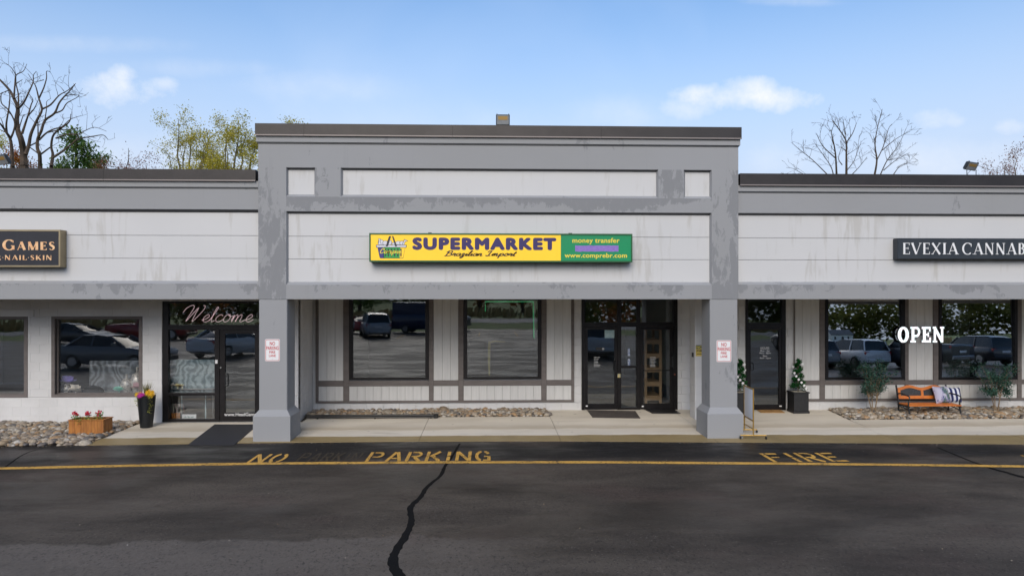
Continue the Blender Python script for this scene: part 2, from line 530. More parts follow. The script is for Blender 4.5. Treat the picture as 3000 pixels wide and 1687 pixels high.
mb = MB().add([(-300, -50, -.06), (300, -50, -.06), (300, -38, -.06), (-300, -38, -.06)], [(0, 1, 2, 3)])
tag(mb.build('road', M['road']), 'pale road running behind the parking lot', 'road', kind='structure')
mb = MB()
for i in range(2200):
    x = random.Random(i).uniform(-90, 130); y = -52 - 16 * random.Random(i + 9999).random() ** 1.3; h = random.Random(i + 77).uniform(.5, 1.3)
    a = random.Random(i + 5).uniform(0, 6.28); w = .5
    mb.add([(x, y, -.09), (x + w * math.cos(a), y + w * math.sin(a), -.09), (x + w * math.cos(a) * .8 + .2, y + w * math.sin(a) * .8, h), (x + .1, y, h * .9)], [(0, 1, 2, 3)])
tag(mb.build('tall_grass', M['drygrass']), 'tall dry tan grass beyond the road', 'grass', kind='stuff')

def paint_mat(name, col, wear=.5):
    m, t, b = new_mat(name)
    n = noise(t, coords(t), 28, 6, .7)
    n2 = noise(t, coords(t), 3.0, 3, .6)
    f = wmath(t, 'ADD', wmath(t, 'MULTIPLY', n, .7), wmath(t, 'MULTIPLY', n2, .3))
    c = wmix(t, ramp(t, f, wear, wear + .1), col, (.03, .028, .026))
    c = wmix(t, ramp(t, noise(t, coords(t), 1.4, 4), .4, .7, 0, .35), c, tuple(v * .55 for v in col))
    t.links.new(c, b.inputs['Base Color']); b.inputs['Roughness'].default_value = .65
    bump(t, b, noise(t, coords(t), 130, 3, .7), .4, .006)
    return m
M['ypaint'] = paint_mat('yellow_road_paint', (.68, .38, .07), .50)
M['ghost'] = paint_mat('worn_old_paint', (.075, .05, .022), .46)
M['sealer'] = pmat('black_crack_sealer', (.0045, .0042, .0042), rough=.75, bmp=.4, bscale=25, spec=.15)

LINE = [(0, 1372), (380, 1364), (757, 1357.5), (1281, 1354), (1747, 1353.5), (2329, 1358), (2700, 1362), (3000, 1366)]
lp = [G(*p) for p in LINE]
lp = [lp[0] + (lp[0] - lp[1]) * 2.4] + lp + [lp[-1] + (lp[-1] - lp[-2]) * 3.0]
mb = MB(); vs = []; fs = []
fine_pts = []
for a, b in zip(lp, lp[1:]):
    n = max(2, int((b - a).length / .25))
    fine_pts += [a.lerp(b, k / n) for k in range(n)]
fine_pts.append(lp[-1])
rl = random.Random(3)
for p in fine_pts:
    j = rl.uniform(-.008, .008)
    vs += [(p.x, p.y - .082 + j, GZ + .004), (p.x, p.y + .082 + rl.uniform(-.008, .008), GZ + .004)]
for i in range(len(fine_pts) - 1):
    fs.append((2 * i, 2 * i + 2, 2 * i + 3, 2 * i + 1))
mb.add(vs, fs)
o = mb.build('fire_lane_line', M['ypaint'], lot)

def crack(name, pts, w0, w1, seed):
    r = random.Random(seed)
    ps = []
    q = [G(*p) for p in pts]
    for i in range(len(q) - 1):
        p0 = q[max(i - 1, 0)]; p1 = q[i]; p2 = q[i + 1]; p3 = q[min(i + 2, len(q) - 1)]
        for k in range(7):
            u = k / 7
            ps.append(.5 * ((2 * p1) + (p2 - p0) * u + (2 * p0 - 5 * p1 + 4 * p2 - p3) * u * u + (3 * p1 - p0 - 3 * p2 + p3) * u ** 3))
    ps.append(q[-1])
    vs, fs = [], []
    n = len(ps)
    for i, p in enumerate(ps):
        d = (ps[min(i + 1, n - 1)] - ps[max(i - 1, 0)]).normalized()
        s = Vector((-d.y, d.x, 0)); w = w0 + (w1 - w0) * i / (n - 1)
        vs += [tuple(p + s * w * r.uniform(.78, 1.2) + Vector((0, 0, .002))), tuple(p - s * w * r.uniform(.78, 1.2) + Vector((0, 0, .002)))]
    for i in range(n - 1):
        fs.append((2 * i, 2 * i + 1, 2 * i + 3, 2 * i + 2))
    return MB().add(vs, fs).build(name, M['sealer'], lot)
crack('sealed_crack', [(1347, 1299), (1324, 1337), (1303, 1366), (1290, 1393), (1252, 1425), (1231, 1457), (1203, 1486), (1205, 1524), (1191, 1564), (1165, 1605), (1150, 1646), (1172, 1690), (1190, 1740)], .022, .062, 4)
crack('sealed_crack', [(2746, 1310), (2833, 1346), (2897, 1369), (2950, 1384), (3000, 1398), (3080, 1415)], .02, .075, 5)
crack('sealed_crack', [(124, 1314), (90, 1322), (58, 1337), (30, 1357), (0, 1376), (-60, 1400)], .012, .02, 6)

def concrete_mat():
    m, t, b = new_mat('walk_concrete')
    sp = N(t, 'ShaderNodeSeparateXYZ'); t.links.new(coords(t), sp.inputs[0])
    x, y = sp.outputs[0], sp.outputs[1]
    c = wmix(t, ramp(t, noise(t, coords(t, 'pos', (.5, 1.2, 1)), 1.1, 5), .35, .68), (.68, .62, .52), (.59, .535, .445))
    c = wmix(t, ramp(t, noise(t, coords(t, 'pos', (.4, 2.4, 1)), 1.5, 6, .6), .55, .72, 0, .55), c, (.42, .37, .29))
    yy = wmath(t, 'ADD', y, wmath(t, 'MULTIPLY', wmath(t, 'MAXIMUM', wmath(t, 'SUBTRACT', x, 3.0), 0.0), .035))
    yy = wmath(t, 'ADD', yy, wmath(t, 'MULTIPLY', wmath(t, 'SUBTRACT', noise(t, coords(t, 'pos', (1, .6, 1)), 1.3, 6, .62), .5), .20))
    wet = ramp(t, yy, 14.335, 14.30)
    wc = wmix(t, ramp(t, noise(t, coords(t), 1.8, 5), .4, .7), (.30, .22, .10), (.25, .185, .085))
    c = wmix(t, wet, c, wc)
    c = wmix(t, ramp(t, noise(t, coords(t), 120, 3, .7), .58, .74, 0, .4), c, (.25, .23, .19))
    gs = wmath(t, 'ADD', y, wmath(t, 'MULTIPLY', wmath(t, 'SUBTRACT', noise(t, coords(t, 'pos', (.8, .6, 1)), 1.1, 5), .5), .5))
    gm = wmath(t, 'MULTIPLY', ramp(t, gs, 14.86, 14.98), ramp(t, gs, 15.5, 15.05))
    c = wmix(t, wmath(t, 'MULTIPLY', gm, .55), c, (.40, .325, .225))
    spots = noise(t, coords(t), 5.5, 3, .5)
    c = wmix(t, ramp(t, spots, .70, .74, 0, .5), c, (.2, .18, .15))
    t.links.new(c, b.inputs['Base Color'])
    t.links.new(ramp(t, wet, 0, 1, .85, .5), b.inputs['Roughness'])
    bump(t, b, noise(t, coords(t), 110, 4, .7), .3, .005)
    return m
M['concrete'] = concrete_mat()
M['joint'] = pmat('walk_joint_dirt', (.10, .085, .06), rough=.95)

YL, YC, YR = 15.85, 17.12, 16.95     # wall planes: left shop, centre shop, right shop
base_poly = [(x, edge_y(x) + .01) for x in (-7.94, -4.8, -1.7, 1.5, 4.6, 8.3, 11, 14, 17)] + [(17, YC + .3), (-4.8, YC + .3), (-4.8, YL + .1), (-7.94, YL + .1)]
mb = MB().prism(base_poly, -.2, lambda x, y: walk_z(y) - .012)
walk = mb.build('sidewalk', M['joint'])
tag(walk, 'pale concrete walk with a wet front edge along the shopfronts', 'sidewalk', kind='structure')
JX = [-7.95, -4.3, -1.43, 1.45, 4.6, 8.3, 11.0, 14.0, 17.0]
for i, (a, b) in enumerate(zip(JX, JX[1:])):
    gx = .005
    aa, bb = a + gx, b - gx
    mid = 14.92
    MB().prism([(aa, edge_y(aa)), ((aa + bb) / 2, edge_y((aa + bb) / 2)), (bb, edge_y(bb)), (bb, mid - .005), (aa, mid - .005)], -.15, lambda x, y: walk_z(y)).build('slab', M['concrete'], walk)
    if b <= -4.3:   back = YL
    elif b <= 1.46: back = 16.32
    elif b <= 8.31: back = YC + .05
    else:           back = 15.72
    if b == 8.3:
        pl = [(aa, mid + .005), (bb + .1, mid + .005), (bb + .1, 15.6), (bb + .24, YR + .02), (aa, YR + .15)]
    elif a == 8.3:
        pl = [(aa + .1, mid + .005), (bb, mid + .005), (bb, back), (aa + .12, back)]
    elif a == -4.3:
        pl = [(aa, mid + .005), (bb, mid + .005), (bb, back), (aa, back)]
    else:
        pl = [(aa, mid + .005), (bb, mid + .005), (bb, back), (aa, back)]
    MB().prism(pl, -.15, lambda x, y: walk_z(y)).build('slab', M['concrete'], walk)
# threshold strip between the left pier and column
MB().prism([(-4.295, 14.925), (-4.29, 14.925), (-4.29, 15.9), (-4.295, 15.9)], -.15, lambda x, y: walk_z(y) - .002).build('slab', M['concrete'], walk)

def stone_mat(name, island):
    m, t, b = new_mat(name)
    if island: rv = N(t, 'ShaderNodeNewGeometry').outputs['Random Per Island']
    else: rv = N(t, 'ShaderNodeObjectInfo').outputs['Random']
    cr = N(t, 'ShaderNodeValToRGB'); cr.color_ramp.interpolation = 'CONSTANT'
    cols = [(.40, .335, .26), (.30, .25, .2), (.47, .43, .37), (.33, .215, .12), (.17, .155, .14), (.42, .345, .25), (.22, .19, .15), (.50, .44, .35), (.10, .10, .105), (.38, .285, .18), (.33, .29, .235), (.43, .27, .14), (.25, .19, .13), (.55, .52, .47)]
    el = cr.color_ramp.elements
    while len(el) < len(cols): el.new(0.5)
    for i, c in enumerate(cols):
        el[i].position = i / len(cols); el[i].color = (*c, 1)
    t.links.new(rv, cr.inputs[0])
    n = noise(t, coords(t, 'pos'), 26, 4, .6)
    c = wmix(t, ramp(t, n, .35, .65, .1, .55), cr.outputs[0], (.15, .115, .08))
    t.links.new(c, b.inputs['Base Color']); b.inputs['Roughness'].default_value = .6
    bump(t, b, noise(t, coords(t), 70, 3), .3, .005)
    return m
M['stone'] = stone_mat('river_stone', False)
M['stone_mass'] = stone_mat('river_stone_mass', True)
def ico(sub):
    bm = bmesh.new(); bmesh.ops.create_icosphere(bm, subdivisions=sub, radius=1.0)
    v = [tuple(x.co) for x in bm.verts]; f = [tuple(q.index for q in p.verts) for p in bm.faces]
    bm.free(); return v, f
ICO1, ICO2 = ico(1), ico(2)
STONES = []
for k in range(8):
    r = random.Random(100 + k); ax = [Vector((r.uniform(-1, 1), r.uniform(-1, 1), r.uniform(-1, 1))).normalized() for _ in range(5)]
    am = [r.uniform(-.22, .2) for _ in range(5)]
    vs = []
    for v in ICO2[0]:
        V = Vector(v); s = 1 + sum(a * max(0, V.dot(d)) ** 2 for a, d in zip(am, ax))
        vs.append(tuple(V * s))
    mbs = MB().add(vs, ICO2[1]); me = mbs.mesh('stone', smooth=True); me.materials.append(M['stone']); STONES.append((me, vs))
def pebble_bed(name, label, poly, zf, spacing, seed, size, visx, inner=None):
    r = random.Random(seed)
    root = MB().prism(poly, -.2, zf).build(name, M['soil'])
    tag(root, label, 'pebble bed', kind='structure')
    def inside(x, y):
        c = False
        for i in range(len(poly)):
            x1, y1 = poly[i]; x2, y2 = poly[i - 1]
            if (y1 > y) != (y2 > y) and x < (x2 - x1) * (y - y1) / (y2 - y1) + x1: c = not c
        return c
    x0 = min(p[0] for p in poly); x1 = max(p[0] for p in poly); y0 = min(p[1] for p in poly); y1 = max(p[1] for p in poly)
    pts = []
    ny = int((y1 - y0) / (spacing * .8)) + 1; nx = int((x1 - x0) / spacing) + 1
    for layer in (0, 1):
        for j in range(ny):
            for i in range(nx):
                x = x0 + (i + .5 * (j % 2) + r.uniform(-.38, .38)) * spacing; y = y0 + (j + .5 + r.uniform(-.38, .38)) * spacing * .8
                s = size * math.exp(r.gauss(0, .30)) * (1.0 if layer else .85)
                if not inside(x, y): continue
                if y - s * .5 < y0: y = y0 + s * .5
                if y + s * .45 > y1: y = y1 - s * .45
                if layer and r.random() < .45: continue
                pts.append((x, y, zf(x, y) + (.02 if layer == 0 else .05) + r.uniform(-.01, .015), s, layer, r.random(), r.randrange(8), r.uniform(0, 6.28)))
    vis = [p for p in pts if visx[0] < p[0] < visx[1]]
    vis.sort(key=lambda p: -(p[3] * (1.25 if p[4] else .8)) / p[1])
    pick = set(id(p) for p in vis[:290])
    mass = MB()
    for p in pts:
        x, y, z, s, layer, q, k, a = p
        sc = (s * .62, s * (.42 + .14 * q), s * (.30 + .10 * q))
        if id(p) in pick:
            piece('stone', STONES[k][0], root, (x, y, z), (0.25 * (q - .5), .3 * (q - .5), a), sc)
        else:
            ca, sa = math.cos(a), math.sin(a)
            V = STONES[k][1]
            mass.add([(x + v[0] * sc[0] * ca - v[1] * sc[1] * sa, y + v[0] * sc[0] * sa + v[1] * sc[1] * ca, z + v[2] * sc[2]) for v in V], ICO2[1])
    mo = mass.build('small_stones', M['stone_mass'], root, smooth=True); mo['kind'] = 'stuff'
    return root
rg = random.Random(8); mb = MB()
for k in range(520):
    x = rg.uniform(-11, 13); y = edge_y(x) - abs(rg.gauss(0, .07)) - .004; r = rg.uniform(.003, .009)
    mb.add([(x + v[0] * r, y + v[1] * r, GZ + .002 + v[2] * r * .7) for v in ICO1[0]], ICO1[1])
for k in range(60):
    x = rg.uniform(-8, 9); y = rg.uniform(7, 13.4); r = rg.uniform(.004, .010)
    mb.add([(x + v[0] * r, y + v[1] * r, GZ + .002 + v[2] * r * .7) for v in ICO1[0]], ICO1[1])
mb.build('grit', M['stone_mass'], lot)['kind'] = 'stuff'
pebble_bed('pebble_bed', 'bed of large mixed river stones beside the wooden flower box',
           [(-16, edge_y(-16) + .02), (-9.8, edge_y(-9.8) + .02), (-7.96, edge_y(-7.96) + .03), (-7.97, YL - .005), (-16, YL - .005)], lambda x, y: walk_z(y) - .015, .085, 11, .096, (-10.6, -7.9))
pebble_bed('pebble_bed', 'narrow river stone bed under the supermarket windows',
           [(-4.47, 16.33), (1.44, 16.33), (1.44, YC - .005), (-4.47, YC - .005)], lambda x, y: walk_z(y) - .01, .078, 12, .088, (-4.5, 1.5))
pebble_bed('pebble_bed', 'river stone bed around the two shrubs and the bench',
           [(8.43, 15.73), (17, 15.73), (17, YR - .005), (8.55, YR - .005)], lambda x, y: walk_z(y) - .01, .08, 13, .088, (8.4, 12.2))

# ------------------------------------------------------------ lettering helpers
def text_poly(s, bold=0.0, spacing=1.0):
    cu = bpy.data.curves.new('txt', 'FONT'); cu.body = s; cu.size = 1.0; cu.offset = bold; cu.space_character = spacing
    cu.fill_mode = 'FRONT' if hasattr(cu, 'fill_mode') else cu.fill_mode
    cu.dimensions = '2D'; cu.resolution_u = 4
    ob = bpy.data.objects.new('txt', cu); COL.objects.link(ob)
    bpy.context.view_layer.update()
    dg = bpy.context.evaluated_depsgraph_get()
    me = ob.evaluated_get(dg).to_mesh()
    vs = [(v.co.x, v.co.y) for v in me.vertices]; fs = [tuple(p.vertices) for p in me.polygons]
    ob.evaluated_get(dg).to_mesh_clear()
    bpy.data.objects.remove(ob); bpy.data.curves.remove(cu)
    return vs, fs
def stroke_poly(path, w, closed=False):
    """ribbon of half-widths w (number or list) along a 2-D path"""
    n = len(path); vs = []; fs = []
    if not isinstance(w, list): w = [w] * n
    for i, (x, y) in enumerate(path):
        if closed: a, b = path[i - 1], path[(i + 1) % n]
        else: a, b = path[max(i - 1, 0)], path[min(i + 1, n - 1)]
        dx, dy = b[0] - a[0], b[1] - a[1]; L = math.hypot(dx, dy) or 1
        nx, ny = -dy / L, dx / L
        vs += [(x + nx * w[i], y + ny * w[i]), (x - nx * w[i], y - ny * w[i])]
    m = n if closed else n - 1
    for i in range(m):
        a, b = 2 * i, 2 * ((i + 1) % n)
        fs.append((a + 1, b + 1, b, a))
    return vs, fs
def arc(cx, cy, rx, ry, a0, a1, n=14):
    return [(cx + rx * math.cos(math.radians(a0 + (a1 - a0) * k / n)), cy + ry * math.sin(math.radians(a0 + (a1 - a0) * k / n))) for k in range(n + 1)]
def serif_word(word, thick=.085, thin=.028, serif=True, gap=.13, small=None):
    """high-contrast capitals drawn from strokes; returns list of (verts, faces) and width"""
    T, t = thick, thin
    def S(x0, y0, x1, y1, w): return stroke_poly([(x0, y0), (x1, y1)], w)
    def A(cx, cy, rx, ry, a0, a1):
        p = arc(cx, cy, rx, ry, a0, a1); n = len(p) - 1
        ws = [t + (T - t) * abs(math.cos(math.radians(a0 + (a1 - a0) * k / n))) ** 1.3 for k in range(n + 1)]
        return stroke_poly(p, ws)
    def foot(x, y, w=.17): return S(x - w, y, x + w, y, t * .8) if serif else S(x - T * .5, y, x + T * .5, y, t * .5)
    G_ = {
        'A': (.86, [S(.1, 0, .43, 1, t), S(.43, 1, .76, 0, T), S(.2, .32, .64, .32, t), foot(.1, t), foot(.76, t)]),
        'B': (.70, [S(.17, 0, .17, 1, T), S(.08, 1 - t, .3, 1 - t, t), S(.08, t, .3, t, t), S(.17, .53, .3, .53, t), A(.3, .76, .2, .225, -90, 90), A(.3, .28, .26, .25, -90, 90)]),
        'C': (.86, [A(.47, .5, .4, .5, 48, 312), S(.78, .68, .78, .95, t * 1.2)]),
        'D': (.86, [S(.17, 0, .17, 1, T), S(.08, 1 - t, .36, 1 - t, t), S(.08, t, .36, t, t), A(.36, .5, .38, .5 - t, -90, 90)]),
        'E': (.66, [S(.17, 0, .17, 1, T), S(.06, 1 - t, .58, 1 - t, t), S(.06, t, .6, t, t), S(.17, .52, .48, .52, t), S(.58, 1, .58, .80, t), S(.6, 0, .6, .22, t), S(.48, .42, .48, .62, t)]),
        'G': (.92, [A(.47, .5, .4, .5, 48, 330), S(.80, .04, .80, .42, T * .8), S(.62, .42, .9, .42, t), S(.79, .72, .79, .95, t)]),
        'H': (.88, [S(.17, 0, .17, 1, T), S(.71, 0, .71, 1, T), S(.17, .52, .71, .52, t), foot(.17, t), foot(.71, t), foot(.17, 1 - t), foot(.71, 1 - t)]),
        'I': (.36, [S(.18, 0, .18, 1, T), foot(.18, t, .15), foot(.18, 1 - t, .15)]),
        'K': (.82, [S(.17, 0, .17, 1, T), S(.2, .42, .68, 1, t), S(.34, .56, .72, 0, T), foot(.17, t), foot(.17, 1 - t)]),
        'L': (.64, [S(.17, 0, .17, 1, T), S(.06, t, .58, t, t), S(.58, 0, .58, .24, t), foot(.17, 1 - t)]),
        'M': (1.06, [S(.14, 0, .14, 1, t * 1.3), S(.16, 1, .52, .02, T), S(.52, .02, .88, 1, t * 1.3), S(.90, 0, .90, 1, T), foot(.14, t, .13), foot(.9, t, .15)]),
        'N': (.88, [S(.14, 0, .14, 1, t * 1.3), S(.14, 1, .72, 0, T), S(.72, 0, .72, 1, t * 1.3), foot(.14, t, .13), foot(.72, 1 - t, .13)]),
        'O': (.96, [A(.48, .5, .41, .5, 0, 360)]),
        'P': (.68, [S(.17, 0, .17, 1, T), S(.08, 1 - t, .3, 1 - t, t), S(.17, .46, .3, .46, t), A(.3, .73, .26, .26, -90, 90), foot(.17, t)]),
        'R': (.78, [S(.17, 0, .17, 1, T), S(.08, 1 - t, .3, 1 - t, t), S(.17, .5, .3, .5, t), A(.3, .745, .24, .235, -90, 90), S(.34, .5, .68, 0, T), foot(.17, t)]),
        'S': (.62, [stroke_poly([(.52, .84), (.44, .94), (.3, .97), (.17, .9), (.13, .77), (.19, .64), (.32, .53), (.45, .41), (.5, .27), (.45, .11), (.32, .03), (.18, .06), (.1, .17)],
                                 [t, t * 1.2, t * 1.3, T * .6, T * .75, T * .9, T, T * .95, T * .8, T * .6, t * 1.3, t * 1.2, t])]),
        'V': (.80, [S(.06, 1, .40, 0, T), S(.40, 0, .74, 1, t), foot(.06, 1 - t, .13), foot(.74, 1 - t, .11)]),
        'X': (.80, [S(.08, 1, .70, 0, T), S(.08, 0, .70, 1, t), foot(.08, t, .11), foot(.7, 1 - t, .11)]),
        ' ': (.34, []), '.': (.2, [S(.1, .44, .1, .56, .06)]),
    }
    out = []; x = 0
    for i, ch in enumerate(word):
        w, parts = G_[ch]
        k = 1.0 if (small is None or i in small) else .82
        for vs, fs in parts:
            out.append(([(x + vx * k, vy * k) for vx, vy in vs], fs))
        x += (w + gap) * k
    return out, x - gap
CURS = {  # joined handwriting, x-height 1; each letter: advance, strokes
    'a': (1.0, [[(.85, .85), (.5, 1.0), (.15, .7), (.1, .3), (.3, 0), (.6, .15), (.85, .9), (.78, .3), (.85, .02), (1.05, .2)]]),
    'c': (.85, [[(.75, .8), (.5, 1), (.15, .65), (.12, .25), (.35, 0), (.65, .08), (.9, .35)]]),
    'e': (.85, [[(0, .25), (.4, .4), (.7, .75), (.5, 1), (.18, .65), (.15, .2), (.4, 0), (.65, .08), (.9, .35)]]),
    'i': (.5, [[(0, .2), (.25, .95), (.18, .3), (.25, .02), (.5, .2)], [(.36, 1.42), (.40, 1.5)]]),
    'l': (.55, [[(0, .2), (.4, 1.4), (.5, 1.95), (.35, 1.9), (.2, .9), (.2, .2), (.3, .02), (.55, .2)]]),
    'm': (1.5, [[(0, .2), (.2, .95), (.1, 0), (.25, .65), (.5, 1), (.6, .7), (.5, 0), (.65, .65), (.95, 1), (1.05, .7), (.98, .2), (1.1, .0), (1.5, .25)]]),
    'n': (1.05, [[(0, .2), (.2, .95), (.1, 0), (.25, .65), (.55, 1), (.68, .7), (.6, .2), (.72, .0), (1.05, .25)]]),
    'o': (.95, [[(.7, .95), (.4, 1), (.12, .6), (.15, .15), (.4, 0), (.72, .3), (.75, .75), (.5, .95), (.65, .75), (1.0, .8)]]),
    'p': (1.05, [[(0, .2), (.25, 1), (.05, -.9)], [(.2, .55), (.5, 1), (.8, .75), (.75, .25), (.45, .0), (.2, .2)], [(.75, .15), (1.05, .25)]]),
    'r': (.8, [[(0, .2), (.25, 1.05), (.3, .85), (.6, .9), (.48, .35), (.55, .02), (.8, .2)]]),
    't': (.6, [[(0, .2), (.3, 1.0), (.42, 1.7), (.25, .6), (.22, .15), (.35, .0), (.6, .2)], [(.05, 1.1), (.65, 1.15)]]),
    'z': (.9, [[(.1, .75), (.4, 1), (.65, .8), (.2, .2), (.5, .2), (.6, -.3), (.3, -.85), (.1, -.55), (.5, -.1), (.9, .25)]]),
    'B': (1.5, [[(.5, 1.8), (.25, 0), (.05, .1)], [(.1, 1.4), (.5, 2.0), (1.0, 1.95), (1.2, 1.55), (.9, 1.1), (.5, 1.05)], [(.6, 1.05), (1.15, .95), (1.3, .5), (1.0, .05), (.5, .0), (.25, .25)]]),
    'I': (1.2, [[(.1, 1.5), (.35, 2.0), (.9, 1.9)], [(.75, 1.95), (.6, 1.0), (.5, .1), (.2, .0), (-.05, .35)], [(.1, .05), (1.0, .15)]]),
    'W': (2.3, [[(.0, 1.3), (.25, 1.9), (.75, 2.25), (1.0, 2.0), (.85, 1.2), (.6, .1), (1.0, .9), (1.5, 1.9), (1.35, .9), (1.3, .05), (1.75, .8), (2.15, 1.7), (2.15, 2.15), (1.95, 2.2)]]),
    'C': (1.3, [[(.95, 1.25), (1.05, 1.7), (.8, 1.95), (.4, 1.7), (.15, 1.0), (.2, .3), (.5, .02), (.9, .2), (1.15, .55)]]),
    ' ': (.7, []),
}
def smooth_path(p, n=5):
    if len(p) < 3: return list(p)
    out = []
    for i in range(len(p) - 1):
        p0 = p[max(i - 1, 0)]; p1 = p[i]; p2 = p[i + 1]; p3 = p[min(i + 2, len(p) - 1)]
        for k in range(n):
            u = k / n
            out.append(tuple(.5 * (2 * p1[a] + (p2[a] - p0[a]) * u + (2 * p0[a] - 5 * p1[a] + 4 * p2[a] - p3[a]) * u * u + (3 * p1[a] - p0[a] - 3 * p2[a] + p3[a]) * u ** 3) for a in (0, 1)))
    out.append(tuple(p[-1]))
    return out
def cursive(word, slant=.25):
    x = 0; out = []
    for ch in word:
        w, st = CURS[ch]
        for s in st:
            out.append([(x + px + slant * py, py) for px, py in smooth_path(s)])
        x += w
    return out
def fit(parts, x0, x1, z0, z1):
    """scale a list of (verts, faces) so their joint box fills x0..x1, z0..z1"""
    ax = [v[0] for vs, _ in parts for v in vs]; az = [v[1] for vs, _ in parts for v in vs]
    sx = (x1 - x0) / (max(ax) - min(ax)); sz = (z1 - z0) / (max(az) - min(az))
    return [([(x0 + (v[0] - min(ax)) * sx, z0 + (v[1] - min(az)) * sz) for v in vs], fs) for vs, fs in parts]
def letters_wall(name, parts, y, m, parent, th=.004):
    """lettering on a wall-parallel face at depth y (towards -Y); every stroke a hair prouder than the last"""
    mb = MB()
    for i, (vs, fs) in enumerate(parts):
        yy = y - th - .00012 * (i % 9)
        mb.add([(vx, yy, vz) for vx, vz in vs], fs)
    return mb.build(name, m, parent)
def letters_ground(name, parts, z, m, parent):
    mb = MB()
    for i, (vs, fs) in enumerate(parts):
        mb.add([(vx, vy, z + .0004 * (i % 7)) for vx, vy in vs], fs)
    return mb.build(name, m, parent)
def rect_poly(x0, x1, y0, y1): return ([(x0, y0), (x1, y0), (x1, y1), (x0, y1)], [(0, 1, 2, 3)])

# stencilled road letters, unit cell 1 x 1
def stencil(ch):
    w = .105
    S = lambda x0, y0, x1, y1, ww=w: stroke_poly([(x0, y0), (x1, y1)], ww)
    L = S(.1, 0, .1, 1)
    d = {
        'N': [L, S(.1, .98, .86, .02), S(.9, 0, .9, 1)],
        'O': [stroke_poly(arc(.42, .5, .32, .46, 100, 260), w), stroke_poly(arc(.58, .5, .32, .46, -80, 80), w)],
        'P': [S(.1, 0, .1, 1), S(.3, .94, .62, .94, .06), S(.3, .46, .62, .46, .06), stroke_poly(arc(.62, .7, .26, .24, -90, 90), .085)],
        'A': [S(.08, 0, .44, .98), S(.56, .98, .92, 0), S(.33, .3, .67, .3, .06)],
        'R': [S(.1, 0, .1, 1), S(.3, .94, .62, .94, .06), S(.3, .5, .62, .5, .06), stroke_poly(arc(.62, .72, .26, .22, -90, 90), .085), S(.5, .44, .9, 0)],
        'K': [S(.1, 0, .1, 1), S(.28, .46, .86, 1), S(.42, .54, .92, 0)],
        'I': [S(.5, 0, .5, .46, .26), S(.5, .54, .5, 1, .26)],
        'G': [stroke_poly(arc(.42, .5, .32, .46, 95, 265), w), stroke_poly(arc(.56, .5, .34, .46, 30, 85), w), S(.9, .0, .9, .46), S(.58, .44, .84, .44, .06), S(.52, .05, .8, .05, .06)],
        'F': [S(.1, 0, .1, 1), S(.3, .93, .92, .93, .07), S(.3, .52, .75, .52, .06)],
        'E': [S(.1, 0, .1, 1), S(.3, .93, .92, .93, .07), S(.3, .52, .75, .52, .06), S(.3, .07, .95, .07, .07)],
        'L': [S(.1, 0, .1, 1), S(.3, .07, .92, .07, .07)],
    }
    return d[ch]
def stencil_word(word, x0, x1, y0, y1):
    cw = [.42 if ch == 'I' else 1.0 for ch in word]
    u = (x1 - x0) / (sum(cw) + .26 * (len(word) - 1)); out = []; xx = x0
    for ch, w in zip(word, cw):
        for vs, fs in stencil(ch):
            out.append(([(xx + vx * w * u, y0 + vy * (y1 - y0)) for vx, vy in vs], fs))
        xx += (w + .26) * u
    return out
for nm, word, bl, br, tl, m in (('lane_lettering', 'NO', (722, 1355), (822, 1355), (742, 1331), 'ypaint'),
                                ('lane_lettering', 'PARKING', (1068, 1352), (1437, 1350), (1082, 1325), 'ypaint'),
                                ('lane_lettering', 'FIRE', (2268, 1354), (2500, 1356), (2230, 1328), 'ypaint'),
                                ('lane_lettering', 'LANE', (3075, 1360), (3290, 1363), (2990, 1334), 'ypaint'),
                                ('worn_lane_lettering', 'PARKIN', (864, 1352), (1046, 1352), (885, 1327), 'ghost')):
    a, b, c = G(*bl), G(*br), G(*tl)
    letters_ground(nm, stencil_word(word, a.x, b.x, a.y, c.y), GZ + .0055 if m == 'ypaint' else GZ + .0035, M[m], lot)

# ------------------------------------------------------------ the three shops
YF = 14.0            # fascia face of the tall centre
YW = 14.05           # fascia face of the wings
DR = .075            # depth of the recessed boards
Z_BOT = 2.862
bC = thing('shop_building', 'tall grey supermarket front with two square columns and white recessed panels', 'building', (0.2, 15.5, 0))
bL = thing('shop_building', 'lower salon shop of painted concrete block with glass entrance', 'building', (-9, 17, 0))
bR = thing('shop_building', 'lower dispensary shop with vertical siding and large windows', 'building', (9, 18, 0))

def members(parent, y, rects, back=.32):
    for nm, x0, x1, z0, z1, m in rects:
        MB().box(x0, x1, y, y + back, z0, z1).build(nm, M[m], parent)
def reveal(parent, y, o, i, m, sides='tblr'):
    # sloped frame from the outer rectangle (face) to the inner rectangle (recess)
    (ox0, ox1, oz0, oz1), (ix0, ix1, iz0, iz1) = o, i
    yi = y + DR
    mb = MB()
    if 't' in sides: MB().add([(ox0, y, oz1), (ox1, y, oz1), (ix1, yi, iz1), (ix0, yi, iz1)], [(3, 2, 1, 0)]).build('shade_strip', M['shade_dark'], parent)  # top slope coloured dark to paint in its underside shade
    if 'b' in sides: mb.add([(ox0, y, oz0), (ox1, y, oz0), (ix1, yi, iz0), (ix0, yi, iz0)], [(0, 1, 2, 3)])
    if 'l' in sides: mb.add([(ox0, y, oz0), (ox0, y, oz1), (ix0, yi, iz1), (ix0, yi, iz0)], [(0, 3, 2, 1)])
    if 'r' in sides: mb.add([(ox1, y, oz0), (ox1, y, oz1), (ix1, yi, iz1), (ix1, yi, iz0)], [(0, 1, 2, 3)])
    mb.build('reveal', M[m], parent, fix=False)
